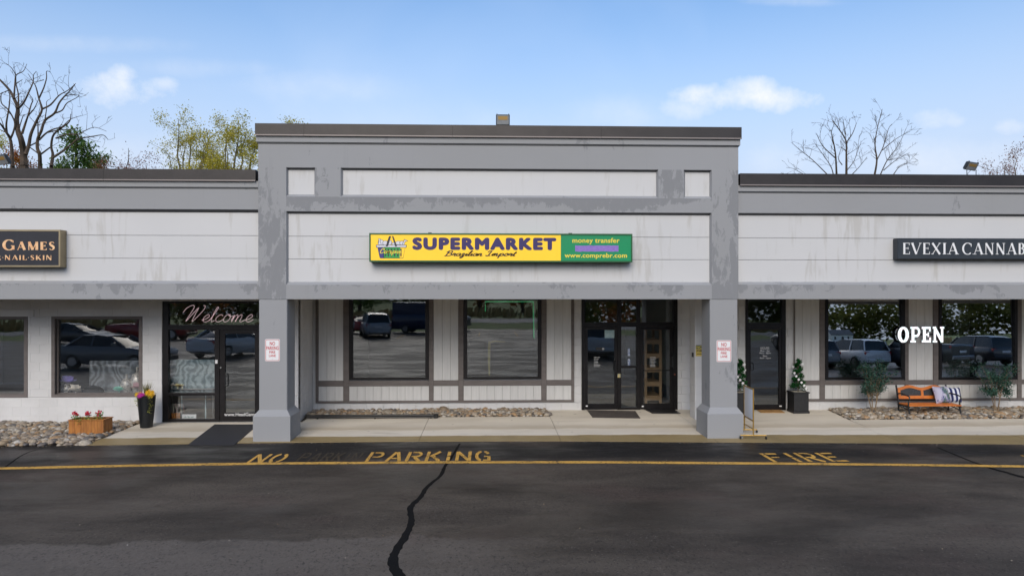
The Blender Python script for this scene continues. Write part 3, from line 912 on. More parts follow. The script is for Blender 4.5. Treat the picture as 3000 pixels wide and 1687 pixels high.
def planks(parent, y, x0, x1, zs):
    # long boards stacked with an open joint, a dark backing behind
    MB().box(x0, x1, y + DR + .02, y + DR + .2, zs[0] + .003, zs[-1] - .003).build('backing', M['groove'], parent)
    for a, b in zip(zs, zs[1:]):
        MB().bevbox(x0 + .001, x1 - .001, y + DR, y + DR + .018, a + .003, b - .003, .004).build('fascia_board', M['white'], parent)
def coping(parent, y, xcuts, z0, z1, depth=.6):
    for a, b in zip(xcuts, xcuts[1:]):
        mb = MB().box(a + .0015, b - .0015, y - .07, y + depth, z0, z1)
        o = mb.build('coping_cap', M['coping'], parent)
        MB().box(a + .002, b - .002, y - .082, y - .0702, z0 - .012, z0 + .012).build('drip_edge', M['drip'], o)

x = lambda px, Y=YF: PX(px, Y)
XL, XR = x(756.5), x(2163)
zz = dict(copt=6.408, copb=6.172, trim=6.042, r1t=5.533, r1ti=5.482, r1bi=4.985, r1b=4.943, r2t=4.646, r2ti=4.593, j1=4.138, j2=3.676, r2bi=3.213, r2b=3.157)
dz = lambda z: H + (z - H) * 1.006
members(bC, YF, [
    ('upper_band', XL, XR, zz['r1t'], zz['copb'], 'st_top'),
    ('pilaster', XL, x(838.5), Z_BOT, zz['r1t'], 'st_pil'),
    ('pilaster', x(2085.5), XR, Z_BOT, zz['r1t'], 'st_pil'),
    ('post', x(924), x(998), zz['r1b'], zz['r1t'], 'st_post'),
    ('post', x(1929), x(2003), zz['r1b'], zz['r1t'], 'st_post'),
    ('middle_band', x(838.5), x(2085.5), zz['r2t'], zz['r1b'], 'st_mid'),
    ('lower_band', x(838.5), x(2085.5), Z_BOT, zz['r2b'], 'st_low')])
for a, b, ia, ib in ((838.5, 924, 845, 921), (998, 1929, 1005.5, 1922), (2003, 2085.5, 2007, 2078)):
    o = (x(a), x(b), zz['r1b'], zz['r1t']); i = (x(ia, YF + DR), x(ib, YF + DR), dz(zz['r1bi']), dz(zz['r1ti']))
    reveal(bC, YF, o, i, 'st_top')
    planks(bC, YF, i[0] - .02, i[1] + .02, [i[2] - .02, i[3] + .02])
o = (x(838.5), x(2085.5), zz['r2b'], zz['r2t']); i = (x(845.5, YF + DR), x(2078, YF + DR), dz(zz['r2bi']), dz(zz['r2ti']))
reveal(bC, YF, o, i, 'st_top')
planks(bC, YF, i[0] - .02, i[1] + .02, [i[2] - .02, dz(zz['j2']), dz(zz['j1']), i[3] + .02])
MB().box(XL - .035, XR + .03, YF - .035, YF + .4, zz['trim'], zz['copb'] - .002).build('cornice_band', M['st_top'], bC)
MB().box(XL - .02, XR + .015, YF - .02, YF + .3, zz['trim'] - .022, zz['trim']).build('shade_strip', M['shade_dark'], bC)  # dark strip added as the shadow gap below the cornice
coping(bC, YF, [x(750), x(893), x(1326), x(1760), x(2169.5)], zz['copb'], zz['copt'])
# the tall block behind its face, roof at the back
MB().box(XL, XR, YF + .32, YF + .5, Z_BOT + .05, zz['copb'] - .01).build('parapet_wall', M['st_top'], bC)
MB().box(XL, XL + .2, YF + .5, 20, 4.9, 6.1).build('parapet_wall', M['st_top'], bC)
MB().box(XR - .2, XR, YF + .5, 20, 4.9, 6.1).build('parapet_wall', M['st_top'], bC)
MB().box(XL, XR, 14.32, 30, 4.8, 4.9).build('roof', M['roofing'], bC)
MB().box(XL, XR, YF + .02, YC + .3, 2.93, 2.99).build('soffit', M['soffit'], bC)

# square columns with a wider plinth
def column(px0, px1, bx0, bx1):
    yb = 13.91
    x0, x1 = x(px0), x(px1)
    c = (x0 + x1) / 2
    MB().bevbox(x0, x1, YF + .005, YF + .57, .6, Z_BOT - .002, .012).build('column', M['st_col'], bC)
    col = bC.children[-1] if False else None
    X0, X1 = c - .372, c + .372
    Y0, Y1 = yb, yb + .745
    zb, zs, zt = walk_z(14.0) - .02, .50, .625
    mb = MB()
    r = [(X0, Y0), (X1, Y0), (X1, Y1), (X0, Y1)]
    s = [(x0 + .004, YF + .009), (x1 - .004, YF + .009), (x1 - .004, YF + .566), (x0 + .004, YF + .566)]
    mb.add([(a, b, zb) for a, b in r] + [(a, b, zs) for a, b in r] + [(a, b, zt) for a, b in s],
           [(0, 1, 5, 4), (1, 2, 6, 5), (2, 3, 7, 6), (3, 0, 4, 7), (4, 5, 9, 8), (5, 6, 10, 9), (6, 7, 11, 10), (7, 4, 8, 11), (8, 9, 10, 11)])
    mb.build('column_base', M['st_col'], bC)
column(758.5, 841, 740, 847)
column(2080, 2161, 2075, 2178)

# wings
def wing(parent, xa, xb, z, cuts):
    members(parent, YW, [('upper_band', xa, xb, z['rt'], z['copb'], 'st_top'), ('lower_band', xa, xb, Z_BOT, z['rb'], 'st_low')])
    o = (xa, xb, z['rb'], z['rt']); i = (xa, xb, z['rbi'], z['rti'])
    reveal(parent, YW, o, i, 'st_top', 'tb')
    planks(parent, YW, xa, xb, [z['rbi'] - .02, z['j2'], z['j1'], z['rti'] + .02])
    MB().box(xa, xb, YW - .03, YW + .4, z['trim'], z['copb'] - .002).build('cornice_band', M['st_top'], parent)
    MB().box(xa, xb, YW - .02, YW + .3, z['trim'] - .02, z['trim']).build('shade_strip', M['shade_dark'], parent)  # shadow line under the wing cornice, painted as a dark strip
    coping(parent, YW, cuts, z['copb'], z['copt'])
    MB().box(xa, xb, YW + .32, YW + .5, Z_BOT + .05, z['copb'] - .01).build('parapet_wall', M['st_top'], parent)
    MB().box(xa, xb, 14.37, 30, 4.75, 4.85).build('roof', M['roofing'], parent)
    MB().box(xa, xb, YW + .02, YC + .3, 2.935, 2.99).build('soffit', M['soffit'], parent)
wl = dict(copt=5.482, copb=5.258, trim=5.132, rt=4.683, rti=4.628, j1=4.158, j2=3.692, rbi=3.235, rb=3.178)
wr = dict(copt=5.466, copb=5.224, trim=5.102, rt=4.654, rti=4.613, j1=4.14, j2=3.682, rbi=3.222, rb=3.165)
wing(bL, -16.0, XL - .006, wl, [-16.0, -12.1, PX(309, YW), x(752, YW)])
wing(bR, XR + .006, 17.0, wr, [x(2164.5, YW), 8.6, 12.6, 17.0])

# painted block walling, every block its own piece
BLK = {}
def block_mesh(w, h, d=.03):
    k = (round(w, 3), round(h, 3))
    if k not in BLK:
        me = MB().bevbox(-w / 2, w / 2, 0, d, -h / 2, h / 2, .0035).mesh('concrete_block'); me.materials.append(M['cmu']); BLK[k] = me
    return BLK[k]
def block_wall(parent, x0, x1, z0, z1, y, openings=(), bw=.406, bh=.2032, phase=0.0, rz=0.0, origin=None, jt=.0035):
    """courses of blocks proud of a mortar backing; rz turns the run (for return walls) about origin"""
    nrow = int(math.ceil((z1 - z0) / bh))
    for rI in range(nrow):
        za, zb = z0 + rI * bh, min(z0 + (rI + 1) * bh, z1)
        cuts = sorted(set([za, zb] + [c for o in openings for c in (o[2], o[3]) if za + .01 < c < zb - .01]))
        for ca, cb in zip(cuts, cuts[1:]):
            iv = [(x0, x1)]
            for (oa, ob, oc, od) in openings:
                if oc < cb - .002 and od > ca + .002:
                    iv = [q for a, b in iv for q in ((a, min(b, oa)), (max(a, ob), b)) if q[1] - q[0] > .015]
            st = x0 + phase - bw + (bw / 2 if rI % 2 else 0)
            k = 0
            while st + k * bw < x1:
                a, b = st + k * bw, st + (k + 1) * bw
                k += 1
                for (ia, ib) in iv:
                    aa, bb = max(a, ia), min(b, ib)
                    if bb - aa < .02 or cb - ca < .02: continue
                    me = block_mesh(bb - aa - jt, cb - ca - jt)
                    cx, cz = (aa + bb) / 2, (ca + cb) / 2
                    if rz == 0:
                        piece('concrete_block', me, parent, (cx, y, cz))
                    else:
                        dx = cx - x0
                        piece('concrete_block', me, parent, (origin[0] + dx * math.cos(rz), origin[1] + dx * math.sin(rz), cz), (0, 0, rz))
def backing(parent, x0, x1, z0, z1, y, openings, d=.17):
    # solid wall left after the openings, as boxes
    zs = sorted(set([z0, z1] + [c for o in openings for c in (max(z0, o[2]), min(z1, o[3]))]))
    mb = MB()
    for a, b in zip(zs, zs[1:]):
        if b - a < .004: continue
        iv = [(x0, x1)]
        for (oa, ob, oc, od) in openings:
            if oc < b - .002 and od > a + .002:
                iv = [q for p in iv for q in ((p[0], min(p[1], oa)), (max(p[0], ob), p[1])) if q[1] - q[0] > .004]
        for p in iv:
            mb.box(p[0], p[1], y, y + d, a, b)
    return mb.build('wall', M['mortar'], parent)

def frame(parent, name, x0, x1, z0, z1, y0, y1, w, m, wt=None, wb=None):
    wt = w if wt is None else wt; wb = w if wb is None else wb
    mb = MB().box(x0, x0 + w, y0, y1, z0, z1).box(x1 - w, x1, y0, y1, z0, z1).box(x0 + w, x1 - w, y0 + .001, y1 - .001, z1 - wt, z1).box(x0 + w, x1 - w, y0 + .001, y1 - .001, z0, z0 + wb)
    return mb.build(name, m, parent)
def pane(parent, x0, x1, z0, z1, y, tilt=0.0, yawd=0.0, m='glass'):
    # a sheet of glass; tilt in degrees leans its top inward
    a = math.radians(tilt); b = math.radians(yawd)
    cx, cz = (x0 + x1) / 2, (z0 + z1) / 2
    mb = MB().box(x0, x1, -.004, .004, z0, z1)
    mb.v = [(v[0], y + v[1] + (v[2] - cz) * math.tan(a) + (v[0] - cx) * math.tan(b), v[2]) for v in mb.v]
    return mb.build('pane', M[m], parent)

# ---- left shop: painted block, two windows, glass entrance
X_ = lambda px: PX(px, YL)
Z_ = lambda py, px=420: PZ(py, YL, px)
winA = (X_(-190), X_(81), Z_(1164, 40), Z_(927, 40))
winB = (X_(151), X_(417), Z_(1162.5, 280), Z_(927, 280))
entL = (X_(474), X_(768), walk_z(YL), Z_(882, 600))
xe = X_(874)
wallL = backing(bL, -16, xe, -.05, 2.93, YL + .004, [winA, winB, entL])
block_wall(wallL, -16, xe, walk_z(YL) - .035, 2.93, YL, [winA, winB, entL], phase=.11)
# old lintel panel above the first window
MB().bevbox(X_(-260), X_(101), YL - .03, YL - .001, Z_(927, 40), Z_(907, 40), .006).build('lintel_panel', M['cmu'], bL)
for k, (w, tl) in enumerate(((winA, .5), (winB, .35))):
    f = frame(bL, 'window', w[0], w[1], w[2], w[3], YL - .012, YL + .06, .075, M['trim'], .055, .065)
    frame(f, 'inner_frame', w[0] + .075, w[1] - .075, w[2] + .065, w[3] - .055, YL + .075, YL + .12, .03, M['trim'], .02, .02)
    pane(f, w[0] + .09, w[1] - .09, w[2] + .075, w[3] - .065, YL + .10, tl, m='glassL')
    MB().box(w[0], w[1], YL + .13, YL + .7, w[2] - .04, w[2] + .05).build('inner_ledge', M['inwall'], f)
# entrance: transom, sidelight, door
fy0, fy1 = YL + .03, YL + .14
zT = entL[3]; z0 = entL[2]
xm0, xm1 = X_(627), X_(641)
ztb0, ztb1 = Z_(966, 600), Z_(951.5, 600)
mb = MB().box(entL[0], entL[0] + .13, fy0, fy1, z0, zT).box(entL[1] - .06, entL[1], fy0, fy1, z0, zT)
mb.box(entL[0] + .13, entL[1] - .06, fy0 + .001, fy1 - .001, zT - .05, zT).box(entL[0] + .13, entL[1] - .06, fy0 + .001, fy1 - .001, ztb0, ztb1)
mb.box(xm0, xm1, fy0 + .002, fy1 - .002, z0, ztb0)
zr0, zr1 = Z_(1159, 560), Z_(1151, 560)
mb.box(entL[0] + .13, xm0, fy0 + .003, fy1 - .003, zr0, zr1).box(entL[0] + .13, xm0, fy0 + .003, fy1 - .003, z0, z0 + .075)
entf = mb.build('entrance_frame', M['alu'], bL)
pane(entf, entL[0] + .12, entL[1] - .05, ztb1 - .01, zT - .04, fy0 + .05, .7, m='glassL')
pane(entf, entL[0] + .12, xm0 + .01, zr1 - .01, ztb0 + .01, fy0 + .05, .2, m='glassL')
pane(entf, entL[0] + .12, xm0 + .01, z0 + .06, zr0 + .01, fy0 + .05, .2, m='glassL')
dL = frame(bL, 'door', xm1 + .006, entL[1] - .066, z0 + .012, ztb0 - .006, fy0 + .015, fy0 + .07, .115, M['alu'], .09, .2)
pane(dL, xm1 + .11, entL[1] - .17, z0 + .2, ztb0 - .09, fy0 + .045, .25, m='glass2')
hx = X_(661)
MB().tube([(hx, fy0 + .015, .86), (hx, fy0 - .05, .86), (hx, fy0 - .05, 1.13), (hx, fy0 + .015, 1.13)], .013, 8).build('handle', M['black'], dL)
MB().lathe([(.018, 0), (.018, .02)], (X_(645), fy0 - .004, Z_(1077, 645)), 12, 'y').build('lock', M['steel'], dL)
MB().box(X_(629), X_(636), fy0 - .006, fy0 + .0005, Z_(1065, 630), Z_(1054, 630)).build('door_sensor', M['whitep'], entf)
MB().box(entL[0], entL[1], YL - .02, YL + .15, z0 - .02, z0 + .011).build('threshold', M['steel'], bL)
pl = text_poly('www.HeadGamesNY.com', .006)
letters_wall('web_lettering', fit([pl], X_(655), X_(800), Z_(1219, 700), Z_(1209, 700)), fy0 + .0150, M['whitep'], dL)
# return wall into the deeper centre bay
backR = MB().box(xe - .2, xe - .004, YL + .034, YC + .1, -.05, 2.93).build('wall', M['mortar'], bL)
block_wall(backR, 0, YC - YL, walk_z(YL) - .035, 2.93, 0, [], phase=.2, rz=math.pi / 2, origin=(xe, YL + .001))
MB().box(xe - .2, xe, YC + .1, 26, -.05, 4.75).build('party_wall', M['inwall'], bL)
MB().box(-16, xe - .2, 23, 23.2, -.05, 4.75).build('rear_wall', M['inwall'], bL)
MB().box(-16.2, -16, YW + .32, 23.2, -.05, 4.75).build('end_wall', M['cmu'], bL)
MB().box(-16, xe - .2, YL + .18, 23, -.1, walk_z(YL) + .01).build('floor', M['infloor'], bL)

# ---- centre shop back wall: siding panels framed in brown, two windows, double entrance
Xc = lambda px: PX(px, YC)
Zc = lambda py, px=1250: PZ(py, YC, px)
def siding(parent, x0, x1, z0, z1, y, cuts):
    MB().box(x0, x1, y + .008, y + .02, z0, z1).build('siding_back', M['groove'], parent)
    xs = [x0] + list(cuts) + [x1]
    for a, b in zip(xs, xs[1:]):
        MB().bevbox(a + .002, b - .002, y, y + .014, z0 + .001, z1 - .001, .004).build('board', M['board'], parent)
def even(a, b, n): return [a + (b - a) * k / n for k in range(1, n)]
w1 = (Xc(1023), Xc(1257), Zc(1112, 1140), 2.9)
w2 = (Xc(1358), Xc(1586), Zc(1110, 1470), 2.9)
ent = (Xc(1704), Xc(1985), walk_z(YC) + .002, 2.9)
xc0, xc1 = Xc(923), Xc(2045)
wallC = backing(bC, xe, 5.4, -.05, 2.93, YC + .03, [w1, w2, ent])
# block base course below the framing and the block strips either side of the doors
zbr0, zbr1 = Zc(1179, 1250), Zc(1173, 1250)
block_wall(wallC, xe + .02, Xc(1704), walk_z(YC) - .02, zbr0, YC + .012, [], phase=.1)
block_wall(wallC, Xc(1682), Xc(1704), zbr0, 2.93, YC + .012, [], phase=.0)
block_wall(wallC, Xc(1985), 5.2, walk_z(YC) - .02, 2.93, YC + .012, [], phase=.1)
yb = YC + .012
zs0, zs1 = Zc(1130, 1250), Zc(1114, 1250)       # sill rail
zl0 = Zc(1173, 1250)                               # top of bottom rail
V = [(925, 933), (1006, 1023), (1257, 1270), (1343, 1358), (1586, 1601), (1674, 1682)]
for a, b in V:
    MB().bevbox(Xc(a), Xc(b), YC - .022, YC + .012, zl0 + .001, 2.928, .003).build('trim_post', M['trim'], bC)
for a, b in zip(V, V[1:]):
    MB().bevbox(Xc(a[1]) + .001, Xc(b[0]) - .001, YC - .019, YC + .012, zs0, zs1, .003).build('trim_rail', M['trim'], bC)
MB().bevbox(Xc(925), Xc(1682), YC - .02, YC + .012, zbr0, zl0, .003).build('trim_rail', M['trim'], bC)
siding(bC, Xc(933), Xc(1006), zs1, 2.928, YC - .002, [Xc(957.8), Xc(982)])
siding(bC, Xc(1270), Xc(1343), zs1, 2.928, YC - .002, [Xc(1296), Xc(1319.5)])
siding(bC, Xc(1601), Xc(1674), zs1, 2.928, YC - .002, [Xc(1625), Xc(1649)])
for a, b, n in ((933, 1006, 3), (1023, 1257, 10), (1270, 1343, 3), (1358, 1586, 10), (1601, 1674, 3)):
    siding(bC, Xc(a), Xc(b), zl0, zs0, YC - .002, even(Xc(a), Xc(b), n))
for w, tl, yw in ((w1, .05, .25), (w2, -.1, 0)):
    f = frame(bC, 'window', w[0] + .004, w[1] - .004, w[2] + .002, w[3], YC - .035, YC + .07, .088, M['alu'], .03, .06)
    pane(f, w[0] + .08, w[1] - .08, w[2] + .05, w[3] - .02, YC + .02, tl, yw)
# double entrance
ey0, ey1 = YC - .01, YC + .11
ez0, ez1 = ent[2], ent[3]
t0, t1 = Zc(957, 1840), Zc(944, 1840)
ma, mb_, mc, md = Xc(1809.5), Xc(1820), Xc(1865), Xc(1876)
mb = MB().box(ent[0], ent[0] + .075, ey0, ey1, ez0, ez1).box(ent[1] - .11, ent[1], ey0, ey1, ez0, ez1)
mb.box(ma, mb_, ey0 + .001, ey1 - .001, ez0, ez1).box(mc, md, ey0 + .001, ey1 - .001, ez0, ez1)
for a, b in ((ent[0] + .075, ma), (mb_, mc), (md, ent[1] - .11)):
    mb.box(a, b, ey0 + .002, ey1 - .002, t0, t1).box(a, b, ey0 + .002, ey1 - .002, ez1 - .04, ez1)
zr0, zr1 = Zc(1078, 1840), Zc(1071, 1840)
mb.box(mb_, mc, ey0 + .003, ey1 - .003, zr0, zr1).box(mb_, mc, ey0 + .003, ey1 - .003, ez0, ez0 + .06)
ef = mb.build('entrance_frame', M['alu'], bC)
for a, b, tl in ((ent[0] + .065, ma + .01, 1.0), (mb_ - .01, mc + .01, .9), (md - .01, ent[1] - .1, .2)):
    pane(ef, a, b, t1 - .01, ez1 - .03, ey0 + .06, tl)
pane(ef, mb_ - .01, mc + .01, zr1 - .01, t0 + .01, ey0 + .06, .3)
pane(ef, mb_ - .01, mc + .01, ez0 + .05, zr0 + .01, ey0 + .06, .3)
doors = []
for a, b, tl in ((ent[0] + .081, ma - .006, .25), (md + .006, ent[1] - .116, .1)):
    d = frame(bC, 'door', a, b, ez0 + .012, t0 - .006, ey0 + .012, ey0 + .065, .075, M['alu'], .07, .14)
    pane(d, a + .065, b - .065, ez0 + .14, t0 - .07, ey0 + .04, tl, m='glass2' if not doors else 'glassD')
    doors.append(d)
hx = Xc(1803)
MB().tube([(hx, ey0 + .012, 1.02), (hx - .02, ey0 - .06, 1.05), (hx - .02, ey0 - .06, 1.27), (hx, ey0 + .012, 1.3)], .013, 8).build('handle', M['black'], doors[0])
MB().tube([(Xc(1882), ey0 - .02, Zc(1084.5, 1920)), (Xc(1970), ey0 - .02, Zc(1084.5, 1920))], .011, 8).build('push_bar', M['alu'], doors[1])
MB().box(Xc(1968), Xc(1972), ey0 - .04, ey0 + .012, Zc(1075, 1970), Zc(1045, 1970)).build('handle', M['black'], doors[1])
MB().lathe([(.022, 0), (.022, .02)], (Xc(1976), ey0 - .02, Zc(1096, 1976)), 12, 'y').build('lock', pmat('copper_lock', (.28, .09, .06), rough=.35, metal=.8), ef)
MB().box(Xc(1716), Xc(1722), ey0 + .006, ey0 + .0118, Zc(1190.5, 1720), Zc(1187, 1720)).build('maker_plate', M['whitep'], doors[0])
MB().box(Xc(1880), Xc(1886), ey0 + .006, ey0 + .0118, Zc(1191.5, 1883), Zc(1188, 1883)).build('maker_plate', M['whitep'], doors[1])
# lockbox hung on the meeting stile
MB().bevbox(Xc(1808.5), Xc(1817), ey0 - .045, ey0 + .0005, Zc(1105, 1812), Zc(1094, 1812), .004).build('lockbox', pmat('yellow_lockbox', (.62, .44, .09), (.3, .42, .5), 25, .5), ef)
MB().tube([(Xc(1809.5), ey0 - .02, Zc(1095, 1812)), (Xc(1810), ey0 - .02, Zc(1091, 1812)), (Xc(1815.5), ey0 - .02, Zc(1091, 1812)), (Xc(1816), ey0 - .02, Zc(1095, 1812))], .006, 6).build('shackle', M['black'], ef)
# small printed lists, stickers and a notice on the glass
M['print'] = pmat('white_vinyl_print', (.62, .62, .62), rough=.6)
def vinyl_lines(parent, px, rows, Yp, wmax, seed, dxa=0):
    r = random.Random(seed); mb = MB()
    for k, py in enumerate(rows):
        w = wmax * r.uniform(.55, 1.0); xx = PX(px, Yp)
        n = 5; q = xx; 
        while q < xx + w:
            s = r.uniform(.012, .03)
            mb.box(q, q + s, Yp - .0014, Yp - .0004, PZ(py + .9, Yp, px), PZ(py - .7, Yp, px)); q += s + .005
    return mb.build('vinyl_lettering', M['print'], parent)
for d, px, o in ((doors[0], 1740, 0), (doors[1], 1904, 1)):
    vinyl_lines(d, px, [1046.5, 1051, 1055.5, 1060, 1064.5, 1069, 1073], ey0 + .034, .16, 5 + o)
MB().box(Xc(1772), Xc(1803), ey0 + .0325, ey0 + .0345, Zc(990, 1788), Zc(967, 1788)).build('notice', pmat('pale_blue_notice', (.36, .55, .58), (.52, .66, .68), 12, .6), doors[0])
for a, b in ((1021, 1043), (1051, 1070)):
    MB().box(Xc(1840), Xc(1847), ey0 + .052, ey0 + .054, Zc(b, 1843), Zc(a, 1843)).build('sticker', pmat('blue_white_sticker', (.65, .7, .75), (.05, .12, .35), 30, .5), ef)
lab = MB().box(Xc(1746), Xc(1764), ey0 + .0325, ey0 + .0345, Zc(1026, 1755), Zc(1017, 1755)).build('sticker', M['black'], doors[0])
MB().lathe([(.026, 0), (.026, .002)], (Xc(1767.5), ey0 + .032, Zc(1022, 1767)), 16, 'y').build('sticker', M['print'], doors[0])
# block pier by the right column
pw0, pw1 = PX(2036, YL), PX(2036, YL) + .42
pier = MB().box(pw0 + .012, pw1 - .012, YL + .01, YL + .40, -.05, 2.93).build('pier', M['mortar'], bC)
block_wall(pier, pw0 + .003, pw1, walk_z(YL) - .03, 2.93, YL - .002, [], bw=.42, phase=.0)
block_wall(pier, 0, .40, walk_z(YL) - .03, 2.93, 0, [], bw=.42, phase=0, rz=-math.pi / 2, origin=(pw0 + .0, YL + .405))
MB().bevbox(pw0 - .012, pw0 - .001, YL + .1, YL + .22, PZ(1047, YL, 2030), PZ(1034, YL, 2030), .003).build('key_box', M['black'], bC)
# inside of the centre shop
MB().box(xe, 5.0, YC + .21, 25, -.1, walk_z(YC)).build('floor', M['infloor'], bC)
MB().box(xe, 5.0, 25, 25.2, -.1, 4.7).build('rear_wall', M['inwall'], bC)
MB().box(5.0, 5.2, YC + .21, 25.2, -.1, 4.7).build('party_wall', M['inblue'], bC)
MB().box(4.96, 4.999, YC + .22, 25, walk_z(YC), walk_z(YC) + .35).build('skirting', M['bluefloor'], bC)
MB().box(xe, 5.2, YC + .21, 25.2, 2.94, 3.0).build('ceiling', M['soffit'], bC)

# ---- right shop
Xr = lambda px: PX(px, YR)
Zr = lambda py, px=2600: PZ(py, YR, px)
w3 = (Xr(2416), Xr(2650), Zr(1111, 2530), 2.9)
w4 = (Xr(2748), Xr(2979), Zr(1111, 2860), 2.9)
entR = (Xr(2184.5), Xr(2302), walk_z(YR) + .002, 2.9)
wallR = backing(bR, 5.4, 17, -.05, 2.93, YR + .03, [w3, w4, entR])
yb = YR + .012
zbr0 = Zr(1174, 2600); zl0 = Zr(1167, 2600); zs0, zs1 = Zr(1126.5, 2600), Zr(1113, 2600)
block_wall(wallR, 5.4, Xr(2184.5), walk_z(YR) - .02, 2.93, yb, [], phase=.05)
block_wall(wallR, Xr(2302), Xr(2325), zbr0, 2.93, yb, [], phase=.05)
block_wall(wallR, Xr(2302), 17, walk_z(YR) - .02, zbr0, yb, [], phase=.05)
V = [(2401, 2416), (2650, 2661), (2733, 2748), (2979, 2992), (3160, 3175), (3400, 3412)]
for a, b in V:
    MB().bevbox(Xr(a), Xr(b), YR - .022, YR + .012, zl0 + .001, 2.928, .003).build('trim_post', M['trim'], bR)
V2 = [(2320, 2325)] + V
for a, b in zip(V2, V2[1:]):
    MB().bevbox(Xr(a[1]) + .001, Xr(b[0]) - .001, YR - .019, YR + .012, zs0, zs1, .003).build('trim_rail', M['trim'], bR)
MB().bevbox(Xr(2325), Xr(3412), YR - .02, YR + .012, zbr0, zl0, .003).build('trim_rail', M['trim'], bR)
for a, b, n, top in ((2325, 2401, 3, 1), (2661, 2733, 3, 1), (2992, 3160, 7, 1), (3175, 3400, 10, 1)):
    siding(bR, Xr(a), Xr(b), zs1, 2.928, YR - .002, even(Xr(a), Xr(b), n))
for a, b, n in ((2325, 2401, 3), (2416, 2650, 10), (2661, 2733, 3), (2748, 2979, 10), (2992, 3160, 7), (3175, 3400, 10)):
    siding(bR, Xr(a), Xr(b), zl0, zs0, YR - .002, even(Xr(a), Xr(b), n))
for w, tl, yw in ((w3, 1.75, 0), (w4, 1.5, .2)):
    f = frame(bR, 'window', w[0] + .004, w[1] - .004, w[2] + .002, w[3], YR - .035, YR + .07, .075, M['alu'], .03, .06)
    pane(f, w[0] + .065, w[1] - .065, w[2] + .05, w[3] - .02, YR + .02, tl, yw, m='glassR')
ey0, ey1 = YR - .01, YR + .11
ez0, ez1 = entR[2], entR[3]
t0, t1 = Zr(960, 2240), Zr(945, 2240)
mb = MB().box(entR[0], entR[0] + .06, ey0, ey1, ez0, ez1).box(entR[1] - .1, entR[1], ey0, ey1, ez0, ez1)
mb.box(entR[0] + .06, entR[1] - .1, ey0 + .002, ey1 - .002, t0, t1).box(entR[0] + .06, entR[1] - .1, ey0 + .002, ey1 - .002, ez1 - .03, ez1)
efr = mb.build('entrance_frame', M['alu'], bR)
pane(efr, entR[0] + .05, entR[1] - .09, t1 - .01, ez1 - .02, ey0 + .06, .9)
dR = frame(bR, 'door', entR[0] + .066, entR[1] - .106, ez0 + .012, t0 - .006, ey0 + .012, ey0 + .065, .065, M['alu'], .04, .13)
pane(dR, entR[0] + .12, entR[1] - .16, ez0 + .13, t0 - .04, ey0 + .04, .6, m='glass2')
hx = Xr(2200)
MB().tube([(hx, ey0 + .012, Zr(1085, 2200)), (hx + .03, ey0 - .05, Zr(1084, 2200)), (hx + .04, ey0 - .05, Zr(1074, 2200)), (hx + .03, ey0 - .05, Zr(1063, 2200)), (hx, ey0 + .012, Zr(1062, 2200))], .012, 8).build('handle', M['black'], dR)
MB().box(Xr(2283), Xr(2290), ey0 + .004, ey0 + .0118, Zr(1190.5, 2287), Zr(1187.5, 2287)).build('maker_plate', M['whitep'], dR)
gy = ey0 + .034
letters_wall('hours_lettering', fit([text_poly('HOURS', .01)], Xr(2229), Xr(2255), Zr(1021.5, 2242), Zr(1016, 2242)), gy, M['print'], dR, .001)
MB().box(Xr(2229), Xr(2255), gy - .002, gy - .001, Zr(1023.3, 2242), Zr(1022.5, 2242)).build('hours_rule', M['print'], dR)
for s, a, b, p0, p1 in (('Mon - Sat', 2228, 2256, 1030.5, 1025), ('9am - 8pm', 2226, 2259, 1037.5, 1032), ('Sun', 2236, 2248, 1045, 1039.5), ('9am - 6pm', 2227, 2259, 1052, 1046.5)):
    letters_wall('hours_lettering', fit([text_poly(s, .01)], Xr(a), Xr(b), Zr(p0, 2242), Zr(p1, 2242)), gy, M['print'], dR, .001)
# conduit down the wall by the door
MB().tube([(Xr(2327), YR - .02, 2.93), (Xr(2327), YR - .02, Zr(1080, 2327))], .013, 8).build('conduit', M['trim'], bR)
MB().box(5.2, 17, YR + .21, 25, -.1, walk_z(YR)).build('floor', M['infloor'], bR)
MB().box(5.2, 17, 25, 25.2, -.1, 4.7).build('rear_wall', M['inwall'], bR)
MB().box(17, 17.2, YW + .32, 25.2, -.1, 4.7).build('end_wall', M['cmu'], bR)
MB().box(5.2, 17, YR + .21, 25.2, 2.94, 3.0).build('ceiling', M['soffit'], bR)
MB().box(-16, xe - .2, YL + .18, 23.2, 2.94, 3.0).build('ceiling', M['soffit'], bL)
# inner partition behind the dispensary glass
MB().box(Xr(2790), Xr(2870), YR + .35, YR + .42, walk_z(YR), 2.93).build('inner_partition', M['inwall'], bR)

# ------------------------------------------------------------ signs
def text_bold(s, d, spacing=1.0):
    vs, fs = text_poly(s, 0.0, spacing)
    return [([(x + a * d, y + b * d) for x, y in vs], fs) for a, b in ((0, 0), (1, 0), (-1, 0), (0, 1), (0, -1), (.7, .7), (-.7, .7), (.7, -.7), (-.7, -.7))]
M['navy'] = pmat('navy_print', (.028, .016, .11), rough=.5)
M['yellowface'] = pmat('yellow_sign_face', (.80, .50, .02), (.82, .52, .025), 1.5, .35, emit=(1.0, .56, .015), estr=.2)
M['greenface'] = pmat('green_sign_face', (.0, .235, .085), (.0, .26, .095), 1.5, .35)
M['greenframe'] = pmat('green_sign_frame', (.012, .10, .03), rough=.4)
M['yprint'] = pmat('yellow_print', (.78, .62, .06), rough=.5)
M['brownprint'] = pmat('dark_brown_print', (.03, .018, .008), rough=.5)
M['purpletape'] = pmat('purple_tape', (.20, .11, .45), (.30, .2, .56), 20, .45, stretch=(1, 1, 9), bmp=.5, bscale=60)
YS = 13.84
xs_ = lambda px: PX(px, YS)
zs_ = lambda py, px=1467: PZ(py, YS, px)
